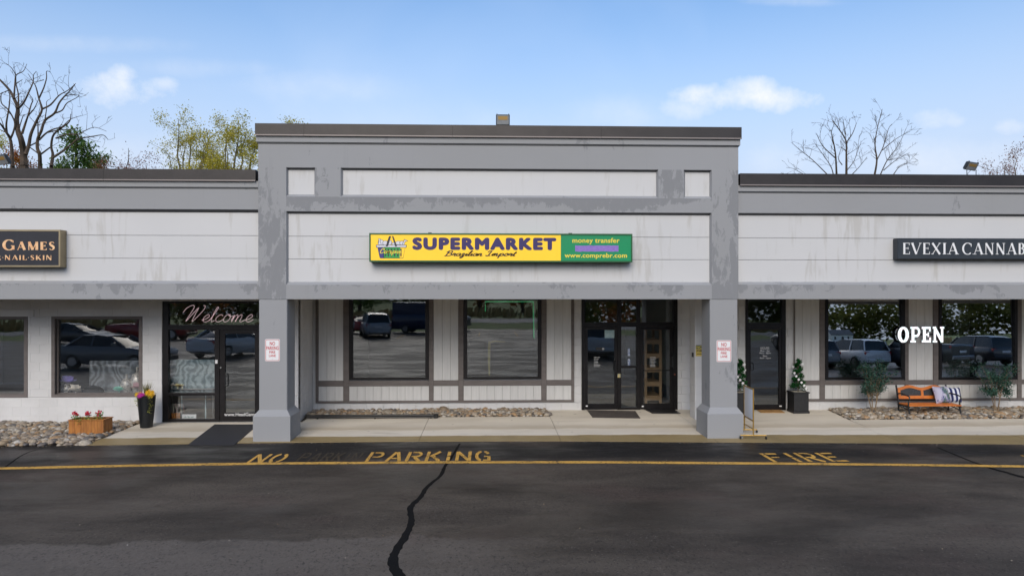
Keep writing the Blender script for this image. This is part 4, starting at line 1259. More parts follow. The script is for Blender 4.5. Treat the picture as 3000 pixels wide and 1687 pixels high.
s0, s1, sz0, sz1 = xs_(1082), xs_(1852.5), zs_(767.5), zs_(684)
sg = thing('supermarket_sign', 'long yellow and green lightbox sign reading SUPERMARKET Brazilian Import', 'sign', ((s0 + s1) / 2, YF + DR, sz0))
yb_ = YF + DR - .001
MB().box(s0, s1, YS + .012, yb_, sz0, sz1).build('cabinet', M['greenframe'], sg)
fw = .028
frame(sg, 'rim', s0, s1, sz0, sz1, YS - .012, YS + .0115, fw, M['greenframe'])
xd = xs_(1643)
MB().box(s0 + fw, xd, YS + .002, YS + .0115, sz0 + fw, sz1 - fw).build('yellow_face', M['yellowface'], sg)
MB().box(xd + .001, s1 - fw, YS + .003, YS + .0115, sz0 + fw, sz1 - fw).build('green_face', M['greenface'], sg)
yt = YS + .002
letters_wall('lettering', fit(text_bold('SUPERMARKET', .072, 1.22), xs_(1208), xs_(1630), zs_(733), zs_(696)), yt, M['navy'], sg, .002)
cur = [stroke_poly(p, .15) for p in cursive('Brazilian Import', .3)]
letters_wall('script_lettering', fit(cur, xs_(1301), xs_(1515), zs_(757), zs_(734)), yt, M['brownprint'], sg, .002)
yt2 = YS + .003
letters_wall('lettering', fit(text_bold('money transfer', .024, 1.05), xs_(1677), xs_(1815), zs_(716, 1745), zs_(697, 1745)), yt2, M['yprint'], sg, .002)
letters_wall('lettering', fit(text_bold('www.comprebr.com', .024, 1.05), xs_(1654), xs_(1837), zs_(759, 1745), zs_(741.5, 1745)), yt2, M['yprint'], sg, .002)
tp = []
rr = random.Random(2)
n = 24
tpts = []
for k in range(n + 1):
    u = k / n; tpts.append((xs_(1685) + (xs_(1812) - xs_(1685)) * u, zs_(737.5 - .9 * u, 1745) + rr.uniform(-.004, .004)))
tops = [(xq, zs_(719.5 - .5 * k / n, 1745) + rr.uniform(-.004, .004)) for k, (xq, _) in enumerate(tpts)]
mb = MB()
for k in range(n):
    mb.add([(tpts[k][0], yt2 - .003, tpts[k][1]), (tpts[k + 1][0], yt2 - .003, tpts[k + 1][1]), (tops[k + 1][0], yt2 - .0045, tops[k + 1][1]), (tops[k][0], yt2 - .0045, tops[k][1])], [(0, 1, 2, 3)])
mb.build('tape', M['purpletape'], sg)
for px in (1259, 1672):
    MB().box(xs_(px - 5), xs_(px + 5), YS + .03, YS + .12, sz1, sz1 + .018).build('mounting_clip', M['black'], sg)
# the printed basket: base, rim, stripes, goods, handle
def bpx(zx, zy): return (xs_(1080 + zx * .1087), zs_(680 + zy * .1087))
def flat(parts_px, y, m, nm):
    mb = MB()
    for k, poly in enumerate(parts_px):
        pl = [bpx(*p) for p in poly]
        yy = y - .0002 * (k % 5)
        mb.add([(a, yy, b) for a, b in pl], [tuple(range(len(pl)))[::-1]])
    return mb.build(nm, m, sg)
M['sgreen'] = pmat('print_green', (.02, .33, .06), rough=.5); M['sgrey'] = pmat('print_grey', (.58, .58, .64), (.7, .7, .74), 30, .5)
M['sblue'] = pmat('print_blue', (.03, .035, .2), rough=.5); M['sdark'] = pmat('print_dark', (.02, .022, .03), rough=.5)
flat([[(236, 415), (990, 415), (935, 700), (915, 712), (320, 712), (296, 690)]], yt - .0015, M['sdark'], 'basket_print')
flat([[(245, 425), (395, 425), (420, 700), (325, 700), (305, 685)]], yt - .0022, M['sblue'], 'basket_print')
flat([[(860, 425), (982, 425), (928, 698), (835, 698)]], yt - .0022, M['yellowface'], 'basket_print')
flat([[(395, 425), (860, 425), (835, 698), (405, 698)]], yt - .0022, M['sgreen'], 'basket_print')
flat([[(a, 455), (a + 42, 455), (a + 38, 660), (a + 4, 660)] for a in (435, 510, 595, 680, 765, 850)], yt - .0030, M['sdark'], 'basket_print')
goods = [arc(330, 290, 85, 85, 0, 360, 16), arc(450, 300, 80, 65, 0, 360, 16), arc(560, 290, 70, 75, 0, 360, 16), arc(690, 320, 70, 40, 0, 360, 16), arc(800, 300, 80, 55, 0, 360, 16), arc(900, 300, 70, 60, 0, 360, 16),
         [(258, 180), (320, 180), (316, 240), (345, 345), (250, 345), (270, 240)], [(960, 195), (1070, 243), (985, 270), (960, 345), (900, 345)]]
inn = [arc(330, 290, 74, 74, 0, 360, 16), arc(450, 300, 70, 55, 0, 360, 16), arc(560, 290, 60, 65, 0, 360, 16), arc(690, 320, 60, 32, 0, 360, 16), arc(800, 300, 70, 46, 0, 360, 16), arc(900, 300, 60, 50, 0, 360, 16),
       [(268, 190), (310, 190), (306, 240), (335, 345), (260, 345), (280, 240)], [(968, 212), (1045, 243), (975, 262), (952, 345), (912, 345)]]
for k, (a, b) in enumerate(zip(goods, inn)):
    a = [(q[0], min(q[1], 352)) for q in a]; b = [(q[0], min(q[1], 352)) for q in b]
    if k < 6: a, b = a[::-1], b[::-1]
    flat([a], yt - .0012 - .0004 * k, M['sdark'], 'basket_print'); flat([b], yt - .0014 - .0004 * k, M['sgrey'], 'basket_print')
flat([[(195, 350), (1028, 350), (1020, 425), (205, 425)]], yt - .0055, M['sdark'], 'basket_print')
flat([[(210, 364), (1012, 364), (1005, 412), (220, 412)]], yt - .0058, M['sgrey'], 'basket_print')
for p in ([(550, 118), (605, 118), (520, 395), (462, 395)], [(628, 118), (668, 118), (768, 395), (718, 395)]):
    flat([p], yt - .0064, M['sdark'], 'basket_print')
cur = [stroke_poly(p, .13) for p in cursive('Compre', .25)]
a0, b0 = bpx(305, 640); a1, b1 = bpx(890, 440)
letters_wall('script_lettering', fit(cur, a0, a1, b0, b1), yt - .0040, M['yprint'], sg, .001)

# salon sign, half out of the picture
YG = 13.93
xg = lambda px: PX(px, YG); zg = lambda py, px=100: PZ(py, YG, px)
M['gold'] = pmat('champagne_metal', (.32, .26, .16), (.28, .225, .14), 3, .42, .5)
M['darkface'] = pmat('near_black_sign_face', (.014, .014, .02), (.02, .02, .028), 2, .4)
M['copper'] = pmat('copper_gold_letter', (.75, .40, .19), (.85, .55, .30), 9, .4)
g0, g1, gz0, gz1 = xg(-560), xg(177.5), zg(782), zg(673)
sh = thing('salon_sign', 'black sign in a champagne frame with copper GAMES lettering', 'sign', ((g0 + g1) / 2, YW + DR, gz0))
MB().box(g0, g1, YG + .01, YW + DR - .001, gz0, gz1).build('cabinet', M['gold'], sh)
frame(sh, 'rim', g0, g1, gz0, gz1, YG - .01, YG + .0095, .032, M['gold'])
MB().box(g0 + .03, g1 - .03, YG + .001, YG + .0095, gz0 + .03, gz1 - .03).build('face', M['darkface'], sh)
pt, w = serif_word('HEAD', .13, .035, False, .16, small={0})
letters_wall('lettering', fit(pt, xg(-330), xg(-50), zg(733.5), zg(702)), YG + .001, M['copper'], sh, .003)
pt, w = serif_word('GAMES', .13, .035, False, .16, small={0})
letters_wall('lettering', fit(pt, xg(7), xg(161), zg(733.5), zg(702)), YG + .001, M['copper'], sh, .003)
pt, w = serif_word('HAIR.NAIL.SKIN', .105, .035, False, .12)
letters_wall('lettering', fit(pt, xg(-64), xg(151.5), zg(762.5), zg(747)), YG + .001, M['copper'], sh, .003)

# dispensary sign, runs out of the picture on the other side
YE = 13.95
xq = lambda px: PX(px, YE); zq = lambda py, px=2800: PZ(py, YE, px)
M['slate'] = pmat('dark_slate_sign', (.018, .024, .032), (.025, .032, .04), 2, .5)
e0, e1, ez0_, ez1_ = xq(2630), xq(3058), zq(759.5), zq(698)
se = thing('dispensary_sign', 'dark slate box sign with white serif EVEXIA CANNABIS letters', 'sign', ((e0 + e1) / 2, YW + DR, ez0_))
MB().bevbox(e0, e1, YE, YW + DR - .001, ez0_, ez1_, .012).build('cabinet', M['slate'], se)
pt, w = serif_word('EVEXIA', .085, .026, True, .10)
letters_wall('lettering', fit(pt, xq(2645), xq(2809), zq(746.5), zq(710.5)), YE, M['whitep'], se, .006)
pt, w = serif_word('CANNABIS', .085, .026, True, .10)
letters_wall('lettering', fit(pt, xq(2818), xq(3042), zq(746.5), zq(710.5)), YE, M['whitep'], se, .006)

# no parking plates
def no_parking(px0, px1, py0, py1, label):
    Yp = YF + .003
    X0, X1, Z0, Z1 = PX(px0, Yp), PX(px1, Yp), PZ(py1, Yp, px0), PZ(py0, Yp, px0)
    t = thing('no_parking_sign', label, 'sign', ((X0 + X1) / 2, Yp, Z0), 'no parking plates on the columns')
    def rr(x0, x1, z0, z1, r):
        out = []
        for cx, cz, a in ((x1 - r, z1 - r, 0), (x0 + r, z1 - r, 90), (x0 + r, z0 + r, 180), (x1 - r, z0 + r, 270)):
            out += [(cx + r * math.cos(math.radians(a + q)), cz + r * math.sin(math.radians(a + q))) for q in (0, 30, 60, 90)]
        return out
    ya = Yp - .004
    MB().plate(rr(X0, X1, Z0, Z1, .03)[::-1], ya, YF + .0045).build('plate', M['whitep'], t, fix=True)
    o, i = rr(X0 + .010, X1 - .010, Z0 + .010, Z1 - .010, .026), rr(X0 + .019, X1 - .019, Z0 + .019, Z1 - .019, .02)
    n = len(o); mb = MB()
    mb.add([(a, ya - .0008, b) for a, b in o] + [(a, ya - .0008, b) for a, b in i], [(k, n + k, n + (k + 1) % n, (k + 1) % n) for k in range(n)])
    mb.build('border', M['redprint'], t)
    Wd = X1 - X0; Hh = Z1 - Z0
    for s, fa, fb, z0, z1 in (('NO', .32, .68, .72, .885), ('PARKING', .09, .91, .51, .68), ('FIRE', .29, .69, .355, .465), ('LANE', .27, .73, .20, .31)):
        letters_wall('lettering', fit(text_bold(s, .02), X0 + fa * Wd, X0 + fb * Wd, Z0 + z0 * Hh, Z0 + z1 * Hh), ya, M['redprint'], t, .0008)
    MB().lathe([(.006, 0), (.006, .003)], ((X0 + X1) / 2, ya - .003, Z0 + .045 * Hh + .02), 8, 'y').build('screw', M['steel'], t)
M['redprint'] = pmat('red_sign_print', (.50, .035, .05), rough=.5)
no_parking(776.5, 820, 993, 1058, 'white NO PARKING FIRE LANE plate on the column beside the salon entrance')
no_parking(2099, 2142.5, 996.5, 1060, 'white NO PARKING FIRE LANE plate on the column beside the whiteboard stand')

# fire notice on the pier
Yn = YL - .003
n0, n1, nz0, nz1 = PX(2038.5, Yn), PX(2038.5, Yn) + .355, PZ(1043, Yn, 2050), PZ(1010.5, Yn, 2050)
t = thing('notice_sign', 'yellow NOTICE FIRE sign with dark heading half hidden by the column', 'sign', ((n0 + n1) / 2, Yn, nz0))
MB().box(n0, n1, Yn - .003, Yn + .0005, nz0, nz1).build('plate', pmat('yellow_notice_plate', (.62, .46, .10), rough=.5), t)
MB().box(n0, n1, Yn - .0042, Yn - .0032, nz0 + (nz1 - nz0) * .66, nz1).build('heading_panel', pmat('dark_teal_heading', (.05, .09, .10), rough=.5), t)
letters_wall('lettering', fit([text_poly('NOTICE', .02)], n0 + .015, n1 - .02, nz0 + (nz1 - nz0) * .71, nz0 + (nz1 - nz0) * .93), Yn - .0042, M['yprint'], t, .001)
letters_wall('lettering', fit([text_poly('FIRE', .02)], n0 + .02, n0 + .2, nz0 + (nz1 - nz0) * .37, nz0 + (nz1 - nz0) * .58), Yn - .003, M['brownprint'], t, .001)
MB().box(n0 + .02, n0 + .28, Yn - .0042, Yn - .0034, nz0 + (nz1 - nz0) * .18, nz0 + (nz1 - nz0) * .24).build('small_print', M['brownprint'], t)

# glowing OPEN letters on the dispensary wall
Yo = YR - .09
X0, X1, Z0, Z1 = PX(2630, Yo), PX(2766, Yo), PZ(1003.5, Yo, 2695), PZ(955.5, Yo, 2695)
t = thing('open_sign', 'glowing white slab letter OPEN sign fixed across the window post', 'sign', ((X0 + X1) / 2, YR - .022, Z0))
M['glow'], _t, _b = new_mat('lit_white_letter')
_b.inputs['Base Color'].default_value = (.75, .75, .75, 1)
_t.links.new(wmix(_t, ramp(_t, noise(_t, coords(_t), 14, 3), .35, .65), (.72, .98, 1.0), (1.0, .84, .92)), _b.inputs['Emission Color']); _b.inputs['Emission Strength'].default_value = .85
pieces = []
hw = .135
def S_(x0, y0, x1, y1, w): return stroke_poly([(x0, y0), (x1, y1)], w)
pieces += [stroke_poly(arc(.42, .5, .30, .43, 0, 360, 24), [.07 + .055 * abs(math.cos(2 * math.pi * k / 24)) for k in range(25)])]
ox = .95
pieces += [S_(ox + .2, 0, ox + .2, 1, .105), S_(ox, .06, ox + .42, .06, .06), S_(ox, .94, ox + .4, .94, .06), S_(ox + .2, .42, ox + .48, .42, .07), S_(ox + .2, .93, ox + .48, .93, .07), stroke_poly(arc(ox + .47, .675, .2, .255, -90, 90, 12), .08)]
ox = 1.82
pieces += [S_(ox + .2, 0, ox + .2, 1, .105), S_(ox, .07, ox + .68, .07, .07), S_(ox, .93, ox + .66, .93, .07), S_(ox + .2, .5, ox + .52, .5, .06), S_(ox + .64, .0, ox + .64, .32, .06), S_(ox + .62, .7, ox + .62, 1, .06), S_(ox + .5, .36, ox + .5, .64, .05)]
ox = 2.66
pieces += [S_(ox + .16, 0, ox + .16, 1, .08), S_(ox + .12, .98, ox + .72, .04, .10), S_(ox + .72, 0, ox + .72, 1, .08), S_(ox, .06, ox + .34, .06, .06), S_(ox, .94, ox + .26, .94, .06), S_(ox + .56, .94, ox + .88, .94, .06)]
ft = fit(pieces, X0, X1, Z0, Z1)
letters_wall('lettering', ft, Yo, M['glow'], t, .004)
mb = MB()
for k, (vs, fs) in enumerate(ft):
    cxm = sum(v[0] for v in vs) / len(vs); czm = sum(v[1] for v in vs) / len(vs)
    mb.add([(cxm + (vx - cxm) * 1.03 - .012, Yo + .004 + .0003 * k, czm + (vz - czm) * 1.03 - .0) for vx, vz in vs], fs)
mb.build('letter_back', M['black'], t)
MB().box(X0 - .02, X1 - .05, Yo + .012, Yo + .03, (Z0 + Z1) / 2 - .02, (Z0 + Z1) / 2 + .02).build('raceway', M['black'], t)
MB().box(PX(2652, YR), PX(2659, YR), Yo + .03, YR - .021, (Z0 + Z1) / 2 - .03, (Z0 + Z1) / 2 + .03).build('bracket', M['black'], t)
MB().box(PX(2735, YR), PX(2746, YR), Yo + .03, YR - .021, (Z0 + Z1) / 2 - .03, (Z0 + Z1) / 2 + .03).build('bracket', M['black'], t)

# neon script behind the salon transom
Yv = YL + .17
wp = cursive('Welcome', .28)
axs = [p[0] for s in wp for p in s]; azs = [p[1] for s in wp for p in s]
wx0, wx1, wz0, wz1 = PX(537, Yv), PX(742, Yv), PZ(943, Yv, 640), PZ(894, Yv, 640)
t = thing('neon_sign', 'pink white neon script reading Welcome behind the transom glass', 'sign', ((wx0 + wx1) / 2, Yv, wz0))
M['neon'] = pmat('neon_tube', (.8, .7, .72), emit=(1.0, .68, .72), estr=.42, rough=.3)
mb = MB()
for s in wp:
    mb.tube([(wx0 + (p[0] - min(axs)) / (max(axs) - min(axs)) * (wx1 - wx0), Yv, wz0 + (p[1] - min(azs)) / (max(azs) - min(azs)) * (wz1 - wz0)) for p in s], .0055, 6)
mb.build('tube', M['neon'], t, smooth=True)
MB().box(wx0 - .1, wx1 + .05, Yv + .02, Yv + .03, wz0 - .05, wz0 - .035).build('support_bar', M['black'], t)
MB().box(wx0 - .1, wx1 + .05, Yv + .012, Yv + .02, wz0 - .05, wz0 - .045).build('standoff', M['black'], t)

# green led outline inside the second supermarket window
Yl = YC + .10
M['led'] = pmat('green_led_strip', (.05, .5, .2), emit=(.08, .8, .32), estr=.22, rough=.4)
lx0, lx1 = PX(1422, Yl), PX(1562, Yl); lz1 = PZ(883.5, Yl, 1490)
t = thing('led_border_light', 'green led strip outlining the inside of the second supermarket window', 'led light', ((lx0 + lx1) / 2, Yl, 2.0))
MB().tube([(lx0, Yl, PZ(912, Yl, 1490)), (lx0, Yl, lz1), (lx1, Yl, lz1), (lx1 + .02, Yl, PZ(990, Yl, 1560))], .013, 6).build('led_strip', M['led'], t)
MB().tube([(lx0 - .01, Yl + .02, lz1 + .02), (lx1 + .03, Yl + .02, lz1 + .02), (lx1 + .05, Yl + .02, PZ(992, Yl, 1560))], .02, 6).build('channel', M['steel'], t)

# floodlights on the parapets
M['lens'] = pmat('flood_lens', (.27, .28, .29), (.22, .23, .24), 6, .2)
M['ledchip'] = pmat('amber_led_chip', (.36, .22, .06), rough=.4)
M['lampbody'] = pmat('dark_lamp_body', (.055, .06, .065), rough=.45, metal=.4)
def flood(px0, px1, py0, py1, Yp, ztop, label, rz=0.0, tilt=12):
    X0, X1 = PX(px0, Yp), PX(px1, Yp); Z0, Z1 = PZ(py1, Yp, px0), PZ(py0, Yp, px0)
    w, h = (X1 - X0), (Z1 - Z0)
    c = Vector(((X0 + X1) / 2, Yp, ztop))
    t = thing('floodlight', label, 'floodlight', c, 'floodlights on the roof edge')
    R_ = Matrix.Rotation(rz, 4, 'Z') @ Matrix.Rotation(math.radians(tilt), 4, 'X')
    cz = (Z0 + Z1) / 2 - ztop
    def put(mb, nm, m):
        mb.v = [tuple(R_ @ Vector(v) + Vector((0, 0, cz)) + c) for v in mb.v]
        return mb.build(nm, m, t)
    put(MB().bevbox(-w / 2, w / 2, 0, .05, -h / 2, h / 2, .008), 'housing', M['lampbody'])
    put(MB().box(-w * .43, w * .43, -.004, .0005, -h * .42, h * .42), 'lens', M['lens'])
    put(MB().box(-w * .34, w * .34, -.007, -.0045, -h * .0, h * .33), 'led_panel', M['ledchip'])
    mbf = MB()
    for k in range(9): mbf.box(-w * .42 + k * w * .105 - .003, -w * .42 + k * w * .105 + .003, .05, .075, -h * .42, h * .42)
    put(mbf, 'cooling_fin', M['lampbody'])
    put(MB().box(-w * .45, -w * .40, .01, .03, h * .5 - .001, h * .5 + .018).box(w * .40, w * .45, .01, .03, h * .5 - .001, h * .5 + .018), 'bracket_tab', M['lampbody'])
    for s in (-1, 1):
        q = c + Vector((s * w * .26, .02, 0))
        MB().tube([q, q + Vector((0, .0, cz - h * .38))], .008, 6).build('leg', M['lampbody'], t)
    MB().tube([c + Vector((0, .15, 0)), c + Vector((-.02, .1, cz * .5)), c + Vector((.01, .05, cz - h * .4))], .005, 5).build('cable', M['black'], t)
flood(1453, 1493.5, 336, 367, YF + .25, zz['copt'], 'small square floodlight upright on the tall supermarket parapet', 0, 8)
flood(2822, 2874, 476, 500, YW + .3, wr['copt'], 'floodlight tilted over the dispensary parapet near bare trees', .45, 30)
flood(-22, 30, 454, 484, YW + .3, wl['copt'], 'floodlight tilted over the salon parapet below the bare tree', -.4, 30)

# ------------------------------------------------------------ things on the walk
def leaf_cloud(mb, pts, size, rng, up=.3, aspect=2.2):
    """one bent leaf (two quads) at every point"""
    for p in pts:
        a = rng.uniform(0, 6.283); e = rng.uniform(-.6, .9) + up
        d = Vector((math.cos(a) * math.cos(e), math.sin(a) * math.cos(e), math.sin(e)))
        sdv = Vector((-math.sin(a), math.cos(a), rng.uniform(-.5, .5))).normalized()
        L = size * rng.uniform(.7, 1.3); w = L / aspect / 2
        p = Vector(p); m = p + d * L * .5 + Vector((0, 0, L * .08)); q = p + d * L
        mb.add([p, m + sdv * w, q, m - sdv * w], [(0, 1, 2, 3)])
def bud(mb, p, r, rng):
    v, f = ICO1
    mb.add([tuple(Vector(p) + Vector(x) * r * rng.uniform(.75, 1.2)) for x in v], f)

# tall black planter by the salon door
py_ = 15.36
cx = PX(429, py_); pz = walk_z(py_)
t = thing('tall_planter', 'tall tapered black pot with yellow and magenta flowers and spiky grass', 'planter', (cx, py_, pz))
zt = PZ(1157, py_, 429)
prof = [(.11, pz), (.125, pz + .005), (.15, pz + .25), (.175, pz + .5), (.188, zt - .015), (.192, zt), (.178, zt), (.17, zt - .04)]
MB().lathe(prof, (cx, py_, 0), 32).build('pot', pmat('glossy_black_pot', (.006, .008, .010), rough=.32), t, smooth=True)
MB().lathe([(.171, zt - .045), (.01, zt - .03)], (cx, py_, 0), 20).build('soil', M['soil'], t)
rg = random.Random(21)
mb = MB()
for k in range(80):
    a = rg.uniform(0, 6.28); l = rg.uniform(.2, .36); s = rg.uniform(.03, .17)
    b = Vector((cx + .02, py_, zt - .03)) + Vector((rg.uniform(-.04, .04), rg.uniform(-.04, .04), 0))
    e = b + Vector((math.cos(a) * s, math.sin(a) * s, l)); w = Vector((-math.sin(a), math.cos(a), 0)) * .004
    m = (b + e) / 2 + Vector((0, 0, .02))
    mb.add([b - w, b + w, m + w, m - w], [(0, 1, 2, 3)]); mb.add([m - w, m + w, e], [(0, 1, 2)])
mb.build('spiky_grass', pmat('bronze_grass_blade', (.20, .17, .05), (.12, .13, .035), 20, .6), t)
def clump(nm, mcol, center, rad, n, r, flat=.6):
    mb = MB()
    for k in range(n):
        d = Vector((rg.gauss(0, 1), rg.gauss(0, 1), rg.gauss(0, 1) * flat)).normalized() * rad * rg.random() ** .4
        p = Vector(center) + d
        for q in range(5):
            a = q * 1.257 + k; dd = Vector((math.cos(a), rg.uniform(-.5, .2), math.sin(a))) * r
            ee = Vector((math.cos(a + .6), -.2, math.sin(a + .6))) * r
            mb.add([p, p + dd, p + (dd + ee) * .62 + Vector((0, -r * .3, 0)), p + ee], [(0, 1, 2, 3)])
    return mb.build(nm, mcol, t)
M['petal_y'] = pmat('yellow_petal', (.80, .42, .01), (.85, .55, .03), 40, .5)
M['petal_m'] = pmat('magenta_petal', (.52, .03, .33), rough=.5)
M['leaf_lime'] = pmat('lime_leaf', (.20, .28, .05), (.42, .38, .06), 14, .5)
clump('yellow_flower', M['petal_y'], (cx + .12, py_ - .08, zt + .045), .085, 44, .028)
clump('yellow_flower', M['petal_y'], (cx - .13, py_ - .06, zt + .03), .065, 26, .026)
clump('magenta_flower', M['petal_m'], (cx - .03, py_ - .14, zt + .01), .07, 30, .028)
mb = MB()
pts = []
for (sx, ln) in ((-.17, .26), (-.14, .14), (.13, .17), (.16, .42), (.10, .1)):
    for k in range(int(ln * 130)):
        u = rg.random(); pts.append((cx + sx + rg.gauss(0, .018) - u * .02 * (1 if sx > 0 else -1), py_ - .13 + rg.gauss(0, .02), zt + .03 - ln * u))
for k in range(60): pts.append((cx + rg.uniform(-.17, .17), py_ + rg.uniform(-.17, .1), zt + rg.uniform(-.01, .06)))
leaf_cloud(mb, pts, .04, rg, 0, 1.6)
mb.build('trailing_leaves', M['leaf_lime'], t)

# wooden flower box on the stones
bx0, bx1 = PX(201, 14.55), PX(303, 14.55); by0, by1 = 14.55, 14.90; bz = .035
bt = PZ(1229, 14.55, 250)
t = thing('flower_box', 'orange stained cedar box with three red snapdragons on the river stones', 'planter', ((bx0 + bx1) / 2, 14.7, bz))
M['cedar'] = pmat('stained_cedar', (.42, .17, .035), (.27, .095, .02), 5, .5, stretch=(7, 7, .9), bmp=.25, rnd=.25, space='pos', lo=.3, hi=.7)
n = 6
for k in range(n):
    a, b = bx0 + (bx1 - bx0) * k / n, bx0 + (bx1 - bx0) * (k + 1) / n
    MB().bevbox(a + .001, b - .001, by0, by0 + .018, bz + .01, bt - .02, .002).build('plank', M['cedar'], t)
    MB().bevbox(a + .001, b - .001, by1 - .018, by1, bz + .01, bt - .02, .002).build('plank', M['cedar'], t)
for k in range(3):
    a, b = by0 + .019 + (by1 - by0 - .038) * k / 3, by0 + .019 + (by1 - by0 - .038) * (k + 1) / 3
    for xx in (bx0, bx1 - .018):
        MB().bevbox(xx, xx + .018, a + .001, b - .001, bz + .01, bt - .02, .002).build('plank', M['cedar'], t)
MB().box(bx0 + .02, bx1 - .02, by0 + .02, by1 - .02, bz + .015, bt - .06).build('soil', M['soil'], t)
for q in ((bx0 - .012, bx1 + .012, by0 - .012, by0 + .03), (bx0 - .012, bx1 + .012, by1 - .03, by1 + .012)):
    MB().bevbox(q[0], q[1], q[2], q[3], bt - .019, bt, .002).build('top_rail', M['cedar'], t)
for q in ((bx0 - .012, bx0 + .03), (bx1 - .03, bx1 + .012)):
    MB().bevbox(q[0], q[1], by0 + .031, by1 - .031, bt - .019, bt, .002).build('top_rail', M['cedar'], t)
MB().bevbox(bx0 - .006, bx1 + .006, by0 - .006, by1 + .006, bz - .01, bz + .012, .002).build('bottom_rail', M['cedar'], t)
M['petal_r'] = pmat('red_petal', (.45, .012, .03), (.55, .03, .06), 40, .5)
M['leaf_g'] = pmat('flower_leaf', (.06, .17, .03), (.13, .28, .06), 16, .5)
rg = random.Random(5)
for k, (px, top) in enumerate(((222, 1205), (257, 1205.5), (290, 1201))):
    fx = PX(px, 14.7); fz = PZ(top, 14.7, px)
    mb = MB(); pts = [(fx + rg.gauss(0, .035), 14.7 + rg.gauss(0, .035), bt - .05 + rg.random() * (fz - bt - .03)) for _ in range(60)]
    leaf_cloud(mb, pts, .05, rg, .4); fo = mb.build('foliage', M['leaf_g'], t)
    mb = MB()
    for q in range(26):
        bud(mb, (fx + rg.gauss(0, .022 if k == 2 else .034), 14.7 + rg.gauss(0, .025), fz - rg.random() * (.13 if k == 2 else .075)), .016, rg)
    mb.build('bloom', M['petal_r'], t)
mb = MB(); pts = [(bx0 + rg.uniform(.05, .6) , by0 + .03 + rg.gauss(0, .025), bt + rg.uniform(-.03, .05)) for _ in range(70)]
pts += [(bx0 + .22 + rg.gauss(0, .05), by0 - .01 + rg.gauss(0, .01), bt - rg.random() * .1) for _ in range(28)]
leaf_cloud(mb, pts, .035, rg, .2, 1.6); mb.build('foliage', M['leaf_lime'], t)

# door mats
def mat_on_walk(name, corners, m, label, th=.012):
    pts = [G(px, py, .02) for px, py in corners]
    mb = MB().prism([(p.x, p.y) for p in pts], lambda x, y: walk_z(y) - .001, lambda x, y: walk_z(y) + th)
    return solo(mb, name, m, label, 'mat')
M['rubber'] = pmat('ribbed_black_rubber', (.018, .018, .022), (.03, .03, .035), 60, .7, stretch=(1, .2, 1), bmp=.6, bscale=70)
M['rubber_w'] = pmat('worn_brown_mat', (.085, .07, .06), (.06, .05, .045), 5, .85, bmp=.5, bscale=160)
M['coir'] = pmat('coir_mat', (.42, .24, .085), (.32, .17, .055), 9, .9, bmp=.6, bscale=200)
mat_on_walk('door_mat', [(550, 1299.5), (687, 1299.5), (757, 1245), (629, 1245)], M['rubber'], 'long black ribbed rubber runner leading to the salon door', .01)
mat_on_walk('door_mat', [(1736, 1226), (1876, 1228), (1861, 1209), (1720, 1206.5)], M['rubber_w'], 'worn brown mat before the supermarket left door')
mat_on_walk('door_mat', [(1911, 1215), (1994, 1215), (1973, 1203.2), (1886, 1203.2)], M['black'], 'small plain black mat at the supermarket right door')
mm = mat_on_walk('door_mat', [(2230, 1213), (2300, 1213), (2283, 1203.5), (2214, 1203.5)], M['coir'], 'tan coir mat with dark edge at the dispensary door')

# black rail lying along the stone bed
ra, rb = G(889, 1233, .03), G(1276, 1231, .03)
t = thing('rail_bar', 'long black tubular rail lying along the stone bed edge', 'rail', ((ra.x + rb.x) / 2, 16.15, walk_z(16.15)))
ry = 16.2
M['blackmetal'] = pmat('satin_black_metal', (.012, .012, .013), (.02, .02, .02), 12, .4, .3)
zb = walk_z(ry)
MB().tube([(ra.x, ry, zb + .065), (rb.x, ry, zb + .065)], .032, 10).build('tube', M['blackmetal'], t, smooth=True)
MB().tube([(ra.x + .03, ry - .045, zb + .035), (rb.x - .03, ry - .045, zb + .035)], .014, 8).build('lower_tube', M['blackmetal'], t, smooth=True)
MB().bevbox(rb.x - .06, rb.x + .05, ry - .06, ry + .04, zb, zb + .105, .02).build('end_cap', M['blackmetal'], t)
for u in (.09, .53, .96):
    q = ra.x + (rb.x - ra.x) * u
    MB().box(q - .012, q + .012, ry - .06, ry + .03, zb - .001, zb + .04).build('foot', M['blackmetal'], t)

